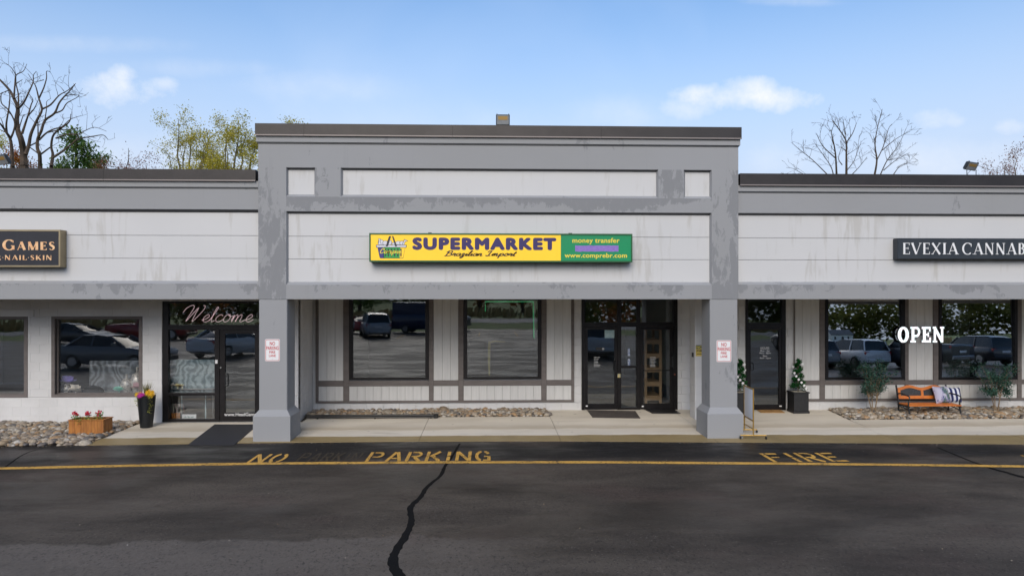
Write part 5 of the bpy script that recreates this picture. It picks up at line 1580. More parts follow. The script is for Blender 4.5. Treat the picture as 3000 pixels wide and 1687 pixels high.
# spiral topiaries in square black planters either side of the dispensary door
def topiary(px, Yp, label):
    c = Vector((PX(px, Yp), Yp, walk_z(Yp)))
    t = thing('topiary_planter', label, 'potted plant', c, 'topiaries by the dispensary door')
    hw, hh = .185, .52
    zb = c.z
    MB().bevbox(c.x - hw, c.x + hw, Yp - hw, Yp + hw, zb + .05, zb + hh - .03, .008).build('pot', M['potblack'], t)
    MB().bevbox(c.x - hw - .018, c.x + hw + .018, Yp - hw - .018, Yp + hw + .018, zb, zb + .055, .008).build('plinth', M['potblack'], t)
    frame(t, 'rim', c.x - hw - .02, c.x + hw + .02, 0, 1, 0, 1, .03, M['potblack']) if False else None
    o = MB()
    for q in ((c.x - hw - .02, c.x + hw + .02, Yp - hw - .02, Yp - hw + .02), (c.x - hw - .02, c.x + hw + .02, Yp + hw - .02, Yp + hw + .02), (c.x - hw - .02, c.x - hw + .02, Yp - hw + .021, Yp + hw - .021), (c.x + hw - .02, c.x + hw + .02, Yp - hw + .021, Yp + hw - .021)):
        o.box(q[0], q[1], q[2], q[3], zb + hh - .03, zb + hh)
    o.build('rim', M['potblack'], t)
    MB().box(c.x - hw + .02, c.x + hw - .02, Yp - hw + .02, Yp + hw - .02, zb + hh - .06, zb + hh - .012).build('gravel', M['concrete'], t)
    MB().tube([(c.x, Yp, zb + hh - .02), (c.x, Yp, zb + 1.16)], .014, 6).build('trunk', M['bark'], t)
    rg = random.Random(int(px))
    mb = MB(); pts = []
    for k in range(2200):
        u = rg.random(); a = u * 4.2 * 2 * math.pi + rg.gauss(0, .5)
        R_ = .185 * (1 - u) + .05; tube_r = .062 * (1 - .45 * u)
        base = Vector((math.cos(a) * R_ * .62, math.sin(a) * R_ * .62, .045 + u * .72))
        d = Vector((rg.gauss(0, 1), rg.gauss(0, 1), rg.gauss(0, 1))).normalized() * tube_r * rg.random() ** .3
        pts.append(Vector((c.x, Yp, zb + hh)) + base + d)
    leaf_cloud(mb, pts, .045, rg, .2, 1.6)
    mb.build('foliage', M['leaf_box'], t)
    for k in range(9):
        u = (k + .4) / 9.5; a = u * 4.2 * 2 * math.pi + 1.2
        if math.sin(a) > .5: a += math.pi
        R_ = (.185 * (1 - u) + .05) * .62 + .06
        p = Vector((c.x + math.cos(a) * R_, Yp + math.sin(a) * R_, zb + hh + .06 + u * .7))
        mb = MB()
        for q in range(6):
            b = q * 1.047; d1_ = Vector((math.cos(b), -.3, math.sin(b))) * .027; d2_ = Vector((math.cos(b + 1.0), -.3, math.sin(b + 1.0))) * .027
            mb.add([p, p + d1_, p + (d1_ + d2_) * .7, p + d2_], [(0, 1, 2, 3)])
        bud(mb, p + Vector((0, -.008, 0)), .014, rg)
        mb.build('white_flower', M['whitep'], t)
M['potblack'] = pmat('black_planter_plastic', (.010, .010, .011), (.016, .016, .017), 25, .5)
M['bark'] = pmat('grey_brown_bark', (.10, .075, .055), (.16, .125, .095), 14, .9, bmp=.6, bscale=40)
M['leaf_box'] = leaf_mat('boxwood_leaf', (.012, .08, .02), (.035, .17, .045), .25)
topiary(2338, 16.68, 'spiral topiary with white flowers in square black pot right of the dispensary door')
topiary(2168, 16.62, 'spiral topiary with white flowers half hidden behind the column and whiteboard')

# rolling whiteboard stand beside the right column
t0 = G(2196, 1285, 0)
bY = 14.12
M['brass'] = pmat('brass_tube', (.50, .32, .10), (.42, .26, .07), 6, .35, .7)
A_ = P(2180, 1130, bY); 
xa_, ya_ = PX(2181, bY - .02), bY - .02
xb_, yb2 = PX(2207, 13.82), 13.82
xa_, ya_ = PX(2181, 14.42), 14.42
t = thing('whiteboard_stand', 'rolling brass stand with a blank whiteboard turned away from the door', 'stand', ((xa_ + xb_) / 2, (ya_ + yb2) / 2, 0))
zt_a, zb_a = PZ(1131, ya_, 2181), PZ(1219, ya_, 2181)
zt_b, zb_b = PZ(1138, yb2, 2207), PZ(1232, yb2, 2207)
zt_, zb_ = (zt_a + zt_b) / 2, (zb_a + zb_b) / 2
d = Vector((xb_ - xa_, yb2 - ya_, 0)); L = d.length; d.normalize(); nn = Vector((-d.y, d.x, 0))
a3 = Vector((xa_, ya_, 0)); b3 = Vector((xb_, yb2, 0))
def slab(p, q, z0, z1, th, nm, m):
    mb = MB(); o = nn * th / 2
    mb.add([(p - o).to_tuple()[:2] + (z0,), (q - o).to_tuple()[:2] + (z0,), (q + o).to_tuple()[:2] + (z0,), (p + o).to_tuple()[:2] + (z0,), (p - o).to_tuple()[:2] + (z1,), (q - o).to_tuple()[:2] + (z1,), (q + o).to_tuple()[:2] + (z1,), (p + o).to_tuple()[:2] + (z1,)],
           [(0, 3, 2, 1), (4, 5, 6, 7), (0, 1, 5, 4), (1, 2, 6, 5), (2, 3, 7, 6), (3, 0, 4, 7)])
    return mb.build(nm, m, t)
slab(a3 + d * .02, b3 - d * .02, zb_ + .02, zt_ - .02, .012, 'board_face', pmat('whiteboard_enamel', (.88, .88, .9), rough=.3))
for z in (zb_, zt_): MB().tube([a3 + Vector((0, 0, z)), b3 + Vector((0, 0, z))], .014, 8).build('rail', M['brass'], t)
for p in (a3, b3):
    MB().tube([p + Vector((0, 0, .07)), p + Vector((0, 0, zt_ + .01))], .015, 8).build('post', M['brass'], t)
    f0, f1 = p - nn * .26 + Vector((0, 0, .075)), p + nn * .26 + Vector((0, 0, .075))
    MB().tube([f0, f1], .014, 8).build('foot', M['brass'], t)
    for q in (f0, f1):
        MB().lathe([(.012, -.011), (.03, -.011), (.03, .011), (.012, .011)], (q.x, q.y, walk_z(q.y) + .03), 14, 'x').build('caster', M['black'], t)
        MB().tube([q, (q.x, q.y, walk_z(q.y) + .03)], .008, 6).build('caster_stem', M['steel'], t)
MB().tube([a3 + Vector((0, 0, .20)), b3 + Vector((0, 0, .20))], .012, 8).build('rail', M['brass'], t)

# garden bench on the stones
by_ = 16.28
wl_, wr_ = PX(2640, by_ + .05), PX(2787, by_ + .05)
zg_ = walk_z(by_) + .05
t = thing('garden_bench', 'garden bench with orange wood frame and black iron legs on the stones', 'bench', ((wl_ + wr_) / 2, by_, zg_))
M['orangewood'] = pmat('orange_varnished_wood', (.62, .19, .028), (.50, .135, .018), 6, .38, stretch=(1, 1, 5))
M['iron'] = pmat('black_cast_iron', (.010, .010, .011), rough=.5, bmp=.3)
W_ = wr_ - wl_
yBk, yFr = by_ + .16, by_ - .27        # back and front of the seat
seat_z = PZ(1188, by_ - .27, 2730)
top_z = PZ(1128, yBk + .06, 2700)
for s, xx in ((-1, wl_), (1, wr_)):
    MB().tube([(xx, yBk + .0, zg_ - .03), (xx, yBk - .01, zg_ + .2), (xx, yBk + .0, seat_z), (xx, yBk + .04, seat_z + .2), (xx, yBk + .09, top_z - .03), (xx, yBk + .10, top_z)], .022, 6).build('leg', M['iron'], t)
    MB().tube([(xx, yFr - .03, zg_ - .05), (xx, yFr + .03, zg_ + .2), (xx, yFr + .04, seat_z - .02)], .022, 6).build('leg', M['iron'], t)
    MB().tube([(xx, yBk, zg_ + .15), (xx, (yBk + yFr) / 2, zg_ + .13), (xx, yFr + .02, zg_ + .10)], .012, 6).build('stretcher', M['iron'], t)
    MB().tube([(xx, (yBk + yFr) / 2, zg_ + .13), (xx, (yBk + yFr) / 2, seat_z - .02)], .010, 6).build('stretcher', M['iron'], t)
    MB().box(xx - .02, xx + .02, yFr - .01, yBk + .01, seat_z - .045, seat_z - .015).build('seat_bracket', M['iron'], t)
    ar = [(xx, yBk + .05, seat_z + .22), (xx, yBk - .08, seat_z + .25), (xx, yFr + .08, seat_z + .235), (xx, yFr - .0, seat_z + .22), (xx, yFr - .02, seat_z + .17), (xx, yFr + .03, seat_z + .12), (xx, yFr + .02, seat_z - .02)]
    MB().tube(ar, .017, 6).build('armrest', M['iron'], t)
for k in range(5):
    y0 = yFr - .01 + k * .089
    MB().bevbox(wl_ + .0, wr_ + .03, y0, y0 + .078, seat_z - .014, seat_z + .014, .005).build('seat_slat', M['orangewood'], t)
# back frame: scalloped top rail, bottom rail, ends and middle post, dark cast panel behind
def bk(u, z): return (wl_ + .02 + u * (W_ - .04), yBk + .03 + (z - seat_z) * .16, z)
zb0 = seat_z + .10; zb1 = zb0 + .075
def topf(u): return top_z - .035 + .035 * math.cos(2 * math.pi * (2 * u - .5) + math.pi * 0) if False else top_z - .03 + .03 * (-math.cos(4 * math.pi * u))
nS = 40
def ribbon(lo, hi, nm, m, th=.024, off=0.0):
    mb = MB(); vs = []; fs = []
    for k in range(nS + 1):
        u = k / nS
        for z in (lo(u), hi(u)):
            x_, y_, z_ = bk(u, z); vs += [(x_, y_ - th + off, z_), (x_, y_ + off, z_)]
    for k in range(nS):
        a = 4 * k; b = a + 4
        fs += [(a, b, b + 2, a + 2), (a + 1, a + 3, b + 3, b + 1), (a + 2, b + 2, b + 3, a + 3), (a, a + 1, b + 1, b)]
    fs += [(0, 2, 3, 1), (4 * nS, 4 * nS + 1, 4 * nS + 3, 4 * nS + 2)]
    mb.add(vs, fs); return mb.build(nm, m, t)
ribbon(lambda u: topf(u) - .065, lambda u: topf(u), 'top_rail', M['orangewood'])
ribbon(lambda u: zb0, lambda u: zb1, 'bottom_rail', M['orangewood'])
ribbon(lambda u: zb1 + .001, lambda u: topf(u) - .066, 'cast_panel', pmat('cast_iron_filigree', (.012, .012, .014), (.04, .045, .05), 45, .5, bmp=.8, bscale=45), .01, -.004)
for u0, u1 in ((0, .05), (.475, .525), (.95, 1.0)):
    mb = MB(); z1 = top_z - .085
    c8 = [bk(u0, zb1), bk(u1, zb1), bk(u1, z1), bk(u0, z1)]
    mb.add([(a, b - .026, c) for a, b, c in c8] + [(a, b - .002, c) for a, b, c in c8], [(0, 1, 2, 3), (7, 6, 5, 4), (0, 4, 5, 1), (1, 5, 6, 2), (2, 6, 7, 3), (3, 7, 4, 0)])
    mb.build('back_post', M['orangewood'], t)
# two cushions on the bench
def cushion(name, cx, cy, w, h, lean, yaw, m, label):
    mb = MB(); n = 14
    z0 = seat_z + .012
    R_ = Matrix.Rotation(yaw, 4, 'Z') @ Matrix.Rotation(-lean, 4, 'X')
    for s in (1, -1):
        def fn(u, v, s=s):
            a, b = 2 * u - 1, 2 * v - 1
            puff = max(0, (1 - a ** 4) * (1 - b ** 4)) ** .5 * .085
            pin = 1 - .07 * (1 - abs(b)) * abs(a) - .07 * (1 - abs(a)) * abs(b)
            p = R_ @ Vector((a * w / 2 * pin, s * puff, b * h / 2 * pin + h / 2))
            return p + Vector((cx, cy, z0))
        g = MB().grid(fn, n, n)
        if s == -1: g.f = [f[::-1] for f in g.f]
        mb.add(g.v, [f[::-1] for f in g.f])
    return solo(mb, name, m, label, 'cushion', (cx, cy, z0), 'cushions on the bench', True)
def palm_mat():
    m, t, b = new_mat('palm_print_fabric')
    v = coords(t, 'pos')
    w = N(t, 'ShaderNodeTexWave'); w.inputs['Scale'].default_value = 9; w.inputs['Distortion'].default_value = 9; w.inputs['Detail'].default_value = 2
    t.links.new(v, w.inputs['Vector'])
    f = noise(t, v, 5.5, 2); f2 = noise(t, coords(t, 'pos', (1, 1, 1), (4, 2, 9)), 4.5, 2)
    c = wmix(t, wmath(t, 'MULTIPLY', ramp(t, f, .5, .56), ramp(t, w.outputs[0], .4, .6)), (.44, .43, .56), (.04, .05, .2))
    c = wmix(t, wmath(t, 'MULTIPLY', ramp(t, f2, .53, .57), ramp(t, w.outputs[0], .3, .6, 1, .2)), c, (.08, .16, .08))
    t.links.new(c, b.inputs['Base Color']); b.inputs['Roughness'].default_value = .85
    return m
def stripe_mat():
    m, t, b = new_mat('navy_stripe_fabric')
    sp = N(t, 'ShaderNodeSeparateXYZ'); t.links.new(coords(t, 'obj'), sp.inputs[0])
    k = wmath(t, 'FRACT', wmath(t, 'MULTIPLY', sp.outputs[0], 9.5))
    t.links.new(wmix(t, ramp(t, k, .46, .54), (.012, .02, .10), (.62, .64, .72)), b.inputs['Base Color']); b.inputs['Roughness'].default_value = .85
    return m
cushion('cushion', PX(2765, by_ + .02), by_ + .02, .40, .42, .36, .12, palm_mat(), 'square cushion with palm leaf print on the bench')
cushion('cushion', PX(2800, by_ + .06), by_ + .10, .36, .38, .30, -.1, stripe_mat(), 'navy and white striped cushion at the bench end')

# two multi-stem shrubs in the stone bed
M['leaf_sh'] = leaf_mat('blue_green_leaf', (.025, .075, .055), (.10, .20, .15), .25)
M['stem'] = pmat('tan_stem', (.26, .185, .11), (.17, .12, .075), 12, .8)
def shrub(px, Yp, x0, x1, ztop, label, seed):
    rg = random.Random(seed)
    c = Vector((PX(px, Yp), Yp, walk_z(Yp) + .0))
    t = thing('leafy_shrub', label, 'shrub', c, 'shrubs in the stone bed')
    tips = []
    zm = PZ(1130, Yp, px)
    W2 = (PX(x1, Yp) - PX(x0, Yp)) / 2; cxm = (PX(x1, Yp) + PX(x0, Yp)) / 2
    for k in range(4):
        a = k * 1.6 + .4; sp = (.10, .04, .13, .08)[k]
        p0 = c + Vector((math.cos(a) * .03, math.sin(a) * .03, -.02)); p1 = c + Vector((math.cos(a) * sp, math.sin(a) * sp * .7, .28)); p2 = c + Vector((math.cos(a) * sp * 1.7, math.sin(a) * sp, .56))
        MB().tube([p0, p1, p2], [.014, .012, .009], 6).build('stem', M['stem'], t, smooth=True)
        tw = MB()
        for q in range(9):
            st = p1.lerp(p2, rg.uniform(.3, 1)); u = rg.random()
            e = Vector((cxm + rg.uniform(-1, 1) * W2 * .85, Yp + rg.uniform(-.25, .22), c.z + .42 + u * (ztop - c.z - .5)))
            m = st.lerp(e, .5) + Vector((rg.gauss(0, .03), rg.gauss(0, .03), .05))
            tw.tube([st, m, e], [.006, .004, .002], 5); tips += [(m, e)]
        tw.build('twig', M['stem'], t)['kind'] = 'stuff'
    mb = MB(); pts = []
    for (m, e) in tips:
        for q in range(75):
            u = rg.random(); p = m.lerp(e, u * 1.1) + Vector((rg.gauss(0, .045), rg.gauss(0, .045), rg.gauss(0, .045)))
            pts.append(p)
    leaf_cloud(mb, pts, .06, rg, .25, 2.2)
    mb.build('foliage', M['leaf_sh'], t)
shrub(2559, 16.4, 2514, 2622, PZ(1042, 16.4, 2560), 'small multi stem shrub left of the bench', 31)
shrub(2919, 16.4, 2853, 2976, PZ(1060, 16.4, 2915), 'small multi stem shrub right of the bench', 32)

# things shown inside the salon windows
led = winB[2] + .05
Yd = YL + .36
def flower(px, py, Yp, r, m, label, tilt=.9, zbase=None, seed=1):
    rg = random.Random(seed); c = P(px, py, Yp); mb = MB()
    for ring, (n, rad, lift) in enumerate(((7, 1.0, .45), (6, .7, .75), (4, .4, .95))):
        for k in range(n):
            a = 2 * math.pi * k / n + ring * .5
            rt = Vector((math.cos(a), math.sin(a) * .6, 0)); up = Vector((0, -.25, 1))
            sd = Vector((-math.sin(a), math.cos(a) * .6, 0))
            b0 = c; m1 = c + rt * r * rad * .6 + up * r * lift * .5; e1 = c + rt * r * rad + up * r * lift * rg.uniform(.6, 1.1)
            mb.add([b0, m1 + sd * r * .46, e1 + sd * r * .34, e1 - sd * r * .34, m1 - sd * r * .46], [(0, 1, 2, 3, 4)])
    if zbase is not None: mb.tube([(c.x, c.y, zbase), tuple(c)], .008, 6)
    return solo(mb, 'paper_flower', m, label, 'paper flower', None, 'paper flowers in the salon windows')
M['lav'] = pmat('lavender_paper', (.50, .42, .82), rough=.7); M['cream'] = pmat('cream_paper', (.82, .76, .68), rough=.7); M['mint'] = pmat('mint_paper', (.36, .72, .62), rough=.7); M['pinkp'] = pmat('pink_paper', (.70, .42, .46), rough=.7); M['yellowp'] = pmat('pale_yellow_paper', (.78, .72, .42), rough=.7)
vz = led
def vase(px, Yp, h, r, m, label, neck=.35):
    x_ = PX(px, Yp)
    pr = [(r * .55, vz), (r * .95, vz + h * .25), (r, vz + h * .45), (r * .7, vz + h * .7), (r * neck, vz + h * .8), (r * neck, vz + h * .9), (r * neck * 1.2, vz + h)]
    return solo(MB().lathe(pr, (x_, Yp, 0), 20), 'vase', m, label, 'vase', None, 'vases in the salon window', True)
M['mercury'] = pmat('mottled_silver_glass', (.30, .28, .26), (.75, .70, .64), 22, .35, .3)
v1 = vase(196, Yd, .22, .10, M['mercury'], 'short silver vase under the lavender paper flower', .8)
flower(199, 1122, Yd, .20, M['lav'], 'large lavender paper flower standing in a silver vase', zbase=led + .05, seed=3)
flower(222, 1147, Yd - .1, .18, M['cream'], 'large cream paper flower lying on the salon window ledge', zbase=led, seed=4)
flower(349, 1146, Yd - .05, .14, M['mint'], 'mint paper flower between the mirror and bottle vases', zbase=led, seed=5)
flower(407, 1138, Yd - .1, .17, M['pinkp'], 'dusty pink paper flower behind the tall black pot', zbase=led, seed=6)
vase(371, Yd + .05, .42, .13, M['mercury'], 'smaller mottled bottle vase with a slim neck', .16)
vase(402, Yd + .1, .58, .14, M['mercury'], 'taller mottled bottle vase with a slim neck', .16)
mb = MB()
v, f = ICO2
cxd = PX(269, Yd)
mb.add([(cxd + a * .26, Yd + .05 + b * .13, led + max(0, c) * .17) for a, b, c in v], f)
solo(mb, 'hat', pmat('black_felt', (.012, .013, .013), rough=.9), 'low black domed hat on the salon window ledge', 'hat', None, None, True)
def swirl_mat(name, c1, c2, sc):
    m, t, b = new_mat(name)
    w = N(t, 'ShaderNodeTexWave'); w.inputs['Scale'].default_value = sc; w.inputs['Distortion'].default_value = 26; w.inputs['Detail'].default_value = 4; w.inputs['Detail Scale'].default_value = .8
    t.links.new(coords(t), w.inputs['Vector'])
    t.links.new(wmix(t, w.outputs[0], c1, c2), b.inputs['Base Color']); b.inputs['Roughness'].default_value = .5
    return m
Yp = YL + .62
mb = MB().box(PX(262, Yp), PX(417, Yp), Yp, Yp + .015, led - .001, PZ(1056, Yp, 340))
solo(mb, 'hair_poster', swirl_mat('grey_hair_print', (.09, .10, .11), (.27, .29, .31), 1.6), 'grey poster of wavy hair behind the salon bottle vases', 'poster')
Yp = YL + .30
mb = MB().box(PX(497, Yp), PX(628, Yp), Yp, Yp + .012, PZ(1149, Yp, 560), PZ(1053, Yp, 560)).box(PX(530, Yp), PX(534, Yp), Yp + .004, Yp + .011, walk_z(YL) + .01, PZ(1149, Yp, 560)).box(PX(600, Yp), PX(604, Yp), Yp + .004, Yp + .011, walk_z(YL) + .01, PZ(1149, Yp, 560))
solo(mb, 'hair_poster', swirl_mat('teal_hair_print', (.09, .14, .16), (.29, .37, .39), 2.2), 'teal grey poster of curled hair in the entrance sidelight', 'poster')
Yp = YL + .24
sh_t = thing('display_shelf', 'thin metal display shelf in the salon entrance sidelight', 'shelf', (PX(550, Yp), Yp, walk_z(YL) + .01))
zsh = PZ(1138, Yp, 550)
MB().box(PX(498, Yp), PX(626, Yp), Yp - .06, Yp + .05, zsh - .012, zsh).build('shelf_board', M['steel'], sh_t)
for q in (502, 622): MB().tube([(PX(q, Yp), Yp + .04, walk_z(YL) + .01), (PX(q, Yp), Yp + .04, zsh - .012)], .008, 6).build('leg', M['steel'], sh_t)
for k, (q, mk, nm) in enumerate(((504, 'cream', 'cream'), (521, 'yellowp', 'pale yellow'), (534, 'yellowp', 'small butter yellow'))):
    flower(q, 1131, Yp - .02, .08 - .012 * k, M[mk], nm + ' paper flower on the sidelight shelf', zbase=zsh, seed=8 + k)
Yp = YL + .22
cz0 = walk_z(YL) + .012
crd = thing('sign_card', 'small white handwritten card standing in the lower sidelight', 'card', (PX(553, Yp), Yp, cz0))
MB().box(PX(533, Yp), PX(575, Yp), Yp, Yp + .006, cz0, PZ(1213, Yp, 553)).build('card', M['paper'], crd)
rs = random.Random(4)
cur = [stroke_poly(smooth_path([(q * .5 + k * 4.4 + .2 * rs.random(), rs.uniform(.55, 1.3) if q % 2 else rs.uniform(-.1, .3)) for q in range(7)]), .12) for k in range(3)]   # illegible pen line
letters_wall('script_lettering', fit(cur, PX(539, Yp), PX(567, Yp), PZ(1224, Yp, 553), PZ(1217.5, Yp, 553)), Yp, pmat('teal_ink', (.03, .22, .2), rough=.6), crd, .001)
Yp = YL + .3
pb = thing('potted_plant', 'trailing pale plant in a wooden slat pot behind the lower sidelight', 'potted plant', (PX(517, Yp), Yp, cz0))
for k in range(4): MB().box(PX(506 + k * 6.6, Yp), PX(511.5 + k * 6.6, Yp), Yp - .07, Yp - .055, cz0, cz0 + .17).build('slat', M['cedar'], pb)
MB().box(PX(506, Yp), PX(531, Yp), Yp - .05, Yp + .08, cz0, cz0 + .155).build('pot', M['rubber_w'], pb)
rg = random.Random(9); mb = MB()
for k in range(14):
    a = rg.uniform(0, 6.28); e = Vector((math.cos(a) * .13, math.sin(a) * .08, 0)); b = Vector((PX(519, Yp), Yp, cz0 + .15))
    mb.tube([b, b + e * .35 + Vector((0, 0, .22)), b + e + Vector((0, 0, .2)), b + e * 1.25 + Vector((0, 0, .02))], .006, 5)
mb.build('foliage', pmat('pale_trailing_leaf', (.40, .45, .34), (.45, .3, .3), 9, .6), pb)

# wooden shelving just inside the right supermarket door
ys0 = YC + .75
M['pine'] = pmat('pale_pine', (.30, .20, .11), (.24, .155, .08), 4, .6, stretch=(1, 1, 5))
sx0, sx1 = PX(1888, ys0), PX(1939, ys0)
zf = walk_z(YC)
t = thing('shelving_unit', 'tall pale wooden shelving unit inside the supermarket right door', 'shelf', ((sx0 + sx1) / 2, ys0 + .3, zf))
ztp = PZ(958, ys0, 1910)
for xx in (sx0, sx1 - .07):
    for yy in (ys0, ys0 + .8): MB().box(xx, xx + .07, yy, yy + .04, zf, ztp).build('post', M['pine'], t)
for k in range(6):
    z = zf + .12 + k * (ztp - zf - .2) / 5
    MB().box(sx0 + .071, sx1 - .071, ys0 + .005, ys0 + .035, z, z + .12).build('rail', M['pine'], t)
    MB().box(sx0 + .002, sx1 - .002, ys0 + .041, ys0 + .799, z + .10, z + .12).build('shelf_board', M['pine'], t)

# curved yellow vinyl strip stuck inside the second supermarket window
Yk = YC + .026
kp = [(1434, 1100), (1432.5, 1060), (1433, 1020), (1434, 1003), (1450, 999), (1480, 1001)]
kw = [.016, .03, .035, .04, .022, .008]
q = [(PX(a, Yk), PZ(b, Yk, a)) for a, b in kp]
vs, fs = stroke_poly(q, kw)
MB().add([(a, Yk, b) for a, b in vs], fs).build('window_decal', pmat('straw_vinyl', (.50, .42, .2), rough=.6), bC)

# ------------------------------------------------------------ trees behind the roofs
M['bark_dk'] = pmat('dark_wet_bark', (.045, .032, .024), (.085, .06, .042), 3, .9, bmp=.5, bscale=15, space='obj')
M['bark_gr'] = pmat('olive_grey_bark', (.10, .085, .06), (.15, .13, .09), 3, .9, space='obj')
def wander(p, d, L, r0, r1, rng, n=5, wob=.18, up=.05):
    pts = [Vector(p)]; d = Vector(d).normalized()
    for k in range(n):
        d = (d + Vector((rng.gauss(0, wob), rng.gauss(0, wob), rng.gauss(0, wob) + up))).normalized()
        pts.append(pts[-1] + d * L / n)
    return pts, [r0 + (r1 - r0) * k / n for k in range(n + 1)]
def twigs(mb, pts, rad, rng, depth, L, dens, ends=None, spread=.75, up=.06, wob=.2):
    """side shoots along a limb, branching on"""
    n = len(pts)
    cum = sum((pts[i + 1] - pts[i]).length for i in range(n - 1))
    for q in range(max(1, int(cum * dens))):
        i = rng.randrange(max(1, n // 4), n - 1) if n > 3 else rng.randrange(0, n - 1)
        u = rng.random(); p = pts[i].lerp(pts[i + 1], u); d = (pts[i + 1] - pts[i]).normalized()
        r = max(.008, (rad[i] + (rad[i + 1] - rad[i]) * u) * .5)
        s = Vector((rng.gauss(0, 1), rng.gauss(0, 1), rng.gauss(0, 1) + .25)); s = (s - d * s.dot(d)).normalized()
        dd = (d * rng.uniform(.35, .8) + s * spread).normalized()
        ll = L * rng.uniform(.5, 1.2)
        cp, cr = wander(p, dd, ll, min(r, .022), .006, rng, 4, wob, up)
        mb.tube(cp, cr, 4, False)
        if ends is not None: ends.append(cp)
        if depth > 1: twigs(mb, cp, cr, rng, depth - 1, L * .5, dens * 1.3, ends, spread, up, wob)
def limb(mb, pxs, Yb, r0, r1, rng, conv, dy=0.0):
    pts = []; n = len(pxs)
    for k, (a, b) in enumerate(pxs):
        pts.append(P(*conv(a, b), Yb + dy * k / max(1, n - 1) + rng.gauss(0, .12)))
    # smooth
    out = []
    for i in range(n - 1):
        p0 = pts[max(i - 1, 0)]; p1 = pts[i]; p2 = pts[i + 1]; p3 = pts[min(i + 2, n - 1)]
        for k in range(4):
            u = k / 4
            out.append(.5 * ((2 * p1) + (p2 - p0) * u + (2 * p0 - 5 * p1 + 4 * p2 - p3) * u * u + (3 * p1 - p0 - 3 * p2 + p3) * u ** 3))
    out.append(pts[-1])
    rad = [r0 + (r1 - r0) * (k / (len(out) - 1)) ** .8 for k in range(len(out))]
    mb.tube(out, rad, 6, False)
    return out, rad
# the big bare tree over the salon roof
cv = lambda a, b: (a * .2277, 180 + b * .2277)
YT = 38.0
rng = random.Random(17)
base = P(*cv(330, 1350), YT)
t = thing('bare_tree', 'large leafless multi stem tree with dark crooked limbs behind the salon roof', 'tree', (base.x, YT, -.08))
tr = MB(); tw = MB(); bmb = MB()
stems = [([(160, 1350), (152, 1150), (132, 1000), (88, 925), (40, 850), (0, 800), (-60, 740)], .20, .06),
         ([(310, 1350), (300, 1150), (270, 1000), (232, 900), (216, 750), (230, 610), (180, 480), (120, 370), (0, 240), (-40, 200)], .40, .05),
         ([(515, 1350), (510, 1200), (482, 1120), (486, 1000), (530, 900), (580, 760), (700, 670), (760, 540), (830, 450), (900, 380), (965, 295)], .21, .03),
         ([(660, 1350), (680, 1200), (660, 1100), (682, 960), (760, 880), (870, 800), (908, 740), (910, 680)], .17, .03)]
for k, (pp, r0, r1) in enumerate(stems):
    top = P(*cv(*pp[0]), YT); foot = Vector((base.x + (top.x - base.x) * .35, YT, -.1))
    tr.tube([foot, foot.lerp(top, .5) + Vector((0, .1, 0)), top], [r0 * .9, r0 * .7, r0 * .56], 8)
    r0 *= .55; r1 *= .6
    pts, rad = limb(tr, pp, YT, r0, r1, rng, cv, (-1, 1, -1.5, 1)[k]); twigs(tw, pts[8:], rad[8:], rng, 3, .95, 1.5, None, .7, .05, .14)
subs = [([(132, 1000), (175, 900), (188, 780), (110, 630), (20, 540), (14, 430), (30, 400)], .10, .03), ([(88, 925), (82, 800), (115, 600), (127, 440), (105, 395)], .11, .03),
        ([(60, 900), (30, 780), (0, 720)], .05, .02), ([(230, 610), (300, 540), (370, 400), (425, 270), (430, 180), (470, 130)], .12, .02),
        ([(330, 1200), (370, 1080), (400, 930), (480, 750), (540, 620), (500, 480), (465, 340), (430, 270), (360, 160)], .19, .02),
        ([(500, 480), (560, 350), (598, 220), (600, 130), (655, 142)], .08, .02), ([(540, 615), (650, 560), (760, 440), (880, 370), (975, 285)], .10, .02),
        ([(236, 600), (236, 430), (206, 290), (200, 180), (150, 90), (80, 30)], .08, .02), ([(180, 480), (192, 300), (208, 180), (300, 128), (345, 35)], .09, .02),
        ([(285, 930), (330, 790), (360, 700), (400, 560), (422, 490), (350, 400)], .12, .02), ([(360, 700), (440, 610), (490, 500)], .07, .02),
        ([(250, 850), (265, 800), (300, 700), (340, 685)], .06, .02), ([(700, 670), (800, 630), (860, 540), (985, 470), (1020, 440)], .08, .02),
        ([(505, 1010), (600, 920), (700, 870), (800, 840), (900, 750), (1045, 700)], .10, .02), ([(600, 920), (780, 880), (900, 880), (1060, 845)], .06, .015),
        ([(680, 1240), (800, 1160), (930, 1060), (1010, 1000), (1200, 965), (1330, 950), (1390, 1010)], .13, .02), ([(720, 990), (860, 940), (1000, 940), (1100, 890), (1220, 850), (1370, 900)], .08, .015),
        ([(520, 1200), (640, 1110)], .08, .06), ([(360, 1100), (480, 1040)], .08, .06), ([(490, 1000), (488, 800), (480, 780)], .07, .04), ([(375, 1100), (470, 1170), (510, 1210)], .05, .05),
        ([(830, 450), (930, 430), (1030, 440)], .05, .015), ([(580, 740), (600, 600), (600, 520), (655, 480)], .05, .015), ([(1200, 860), (1180, 800)], .03, .012), ([(205, 290), (290, 235)], .05, .015),
        ([(120, 370), (0, 420)], .05, .03), ([(560, 240), (450, 270)], .04, .03), ([(820, 380), (770, 320)], .04, .012)]
for pp, r0, r1 in subs:
    pts, rad = limb(bmb, pp, YT, r0 * .6, r1 * .6, rng, cv, rng.uniform(-1.5, 1.5)); twigs(tw, pts[3:], rad[3:], rng, 3, .95, 1.5, None, .7, .05, .14)
tr.build('trunk', M['bark_dk'], t, smooth=True); bmb.build('limb', M['bark_dk'], t, smooth=True); tw.build('twig', M['bark_dk'], t)['kind'] = 'stuff'

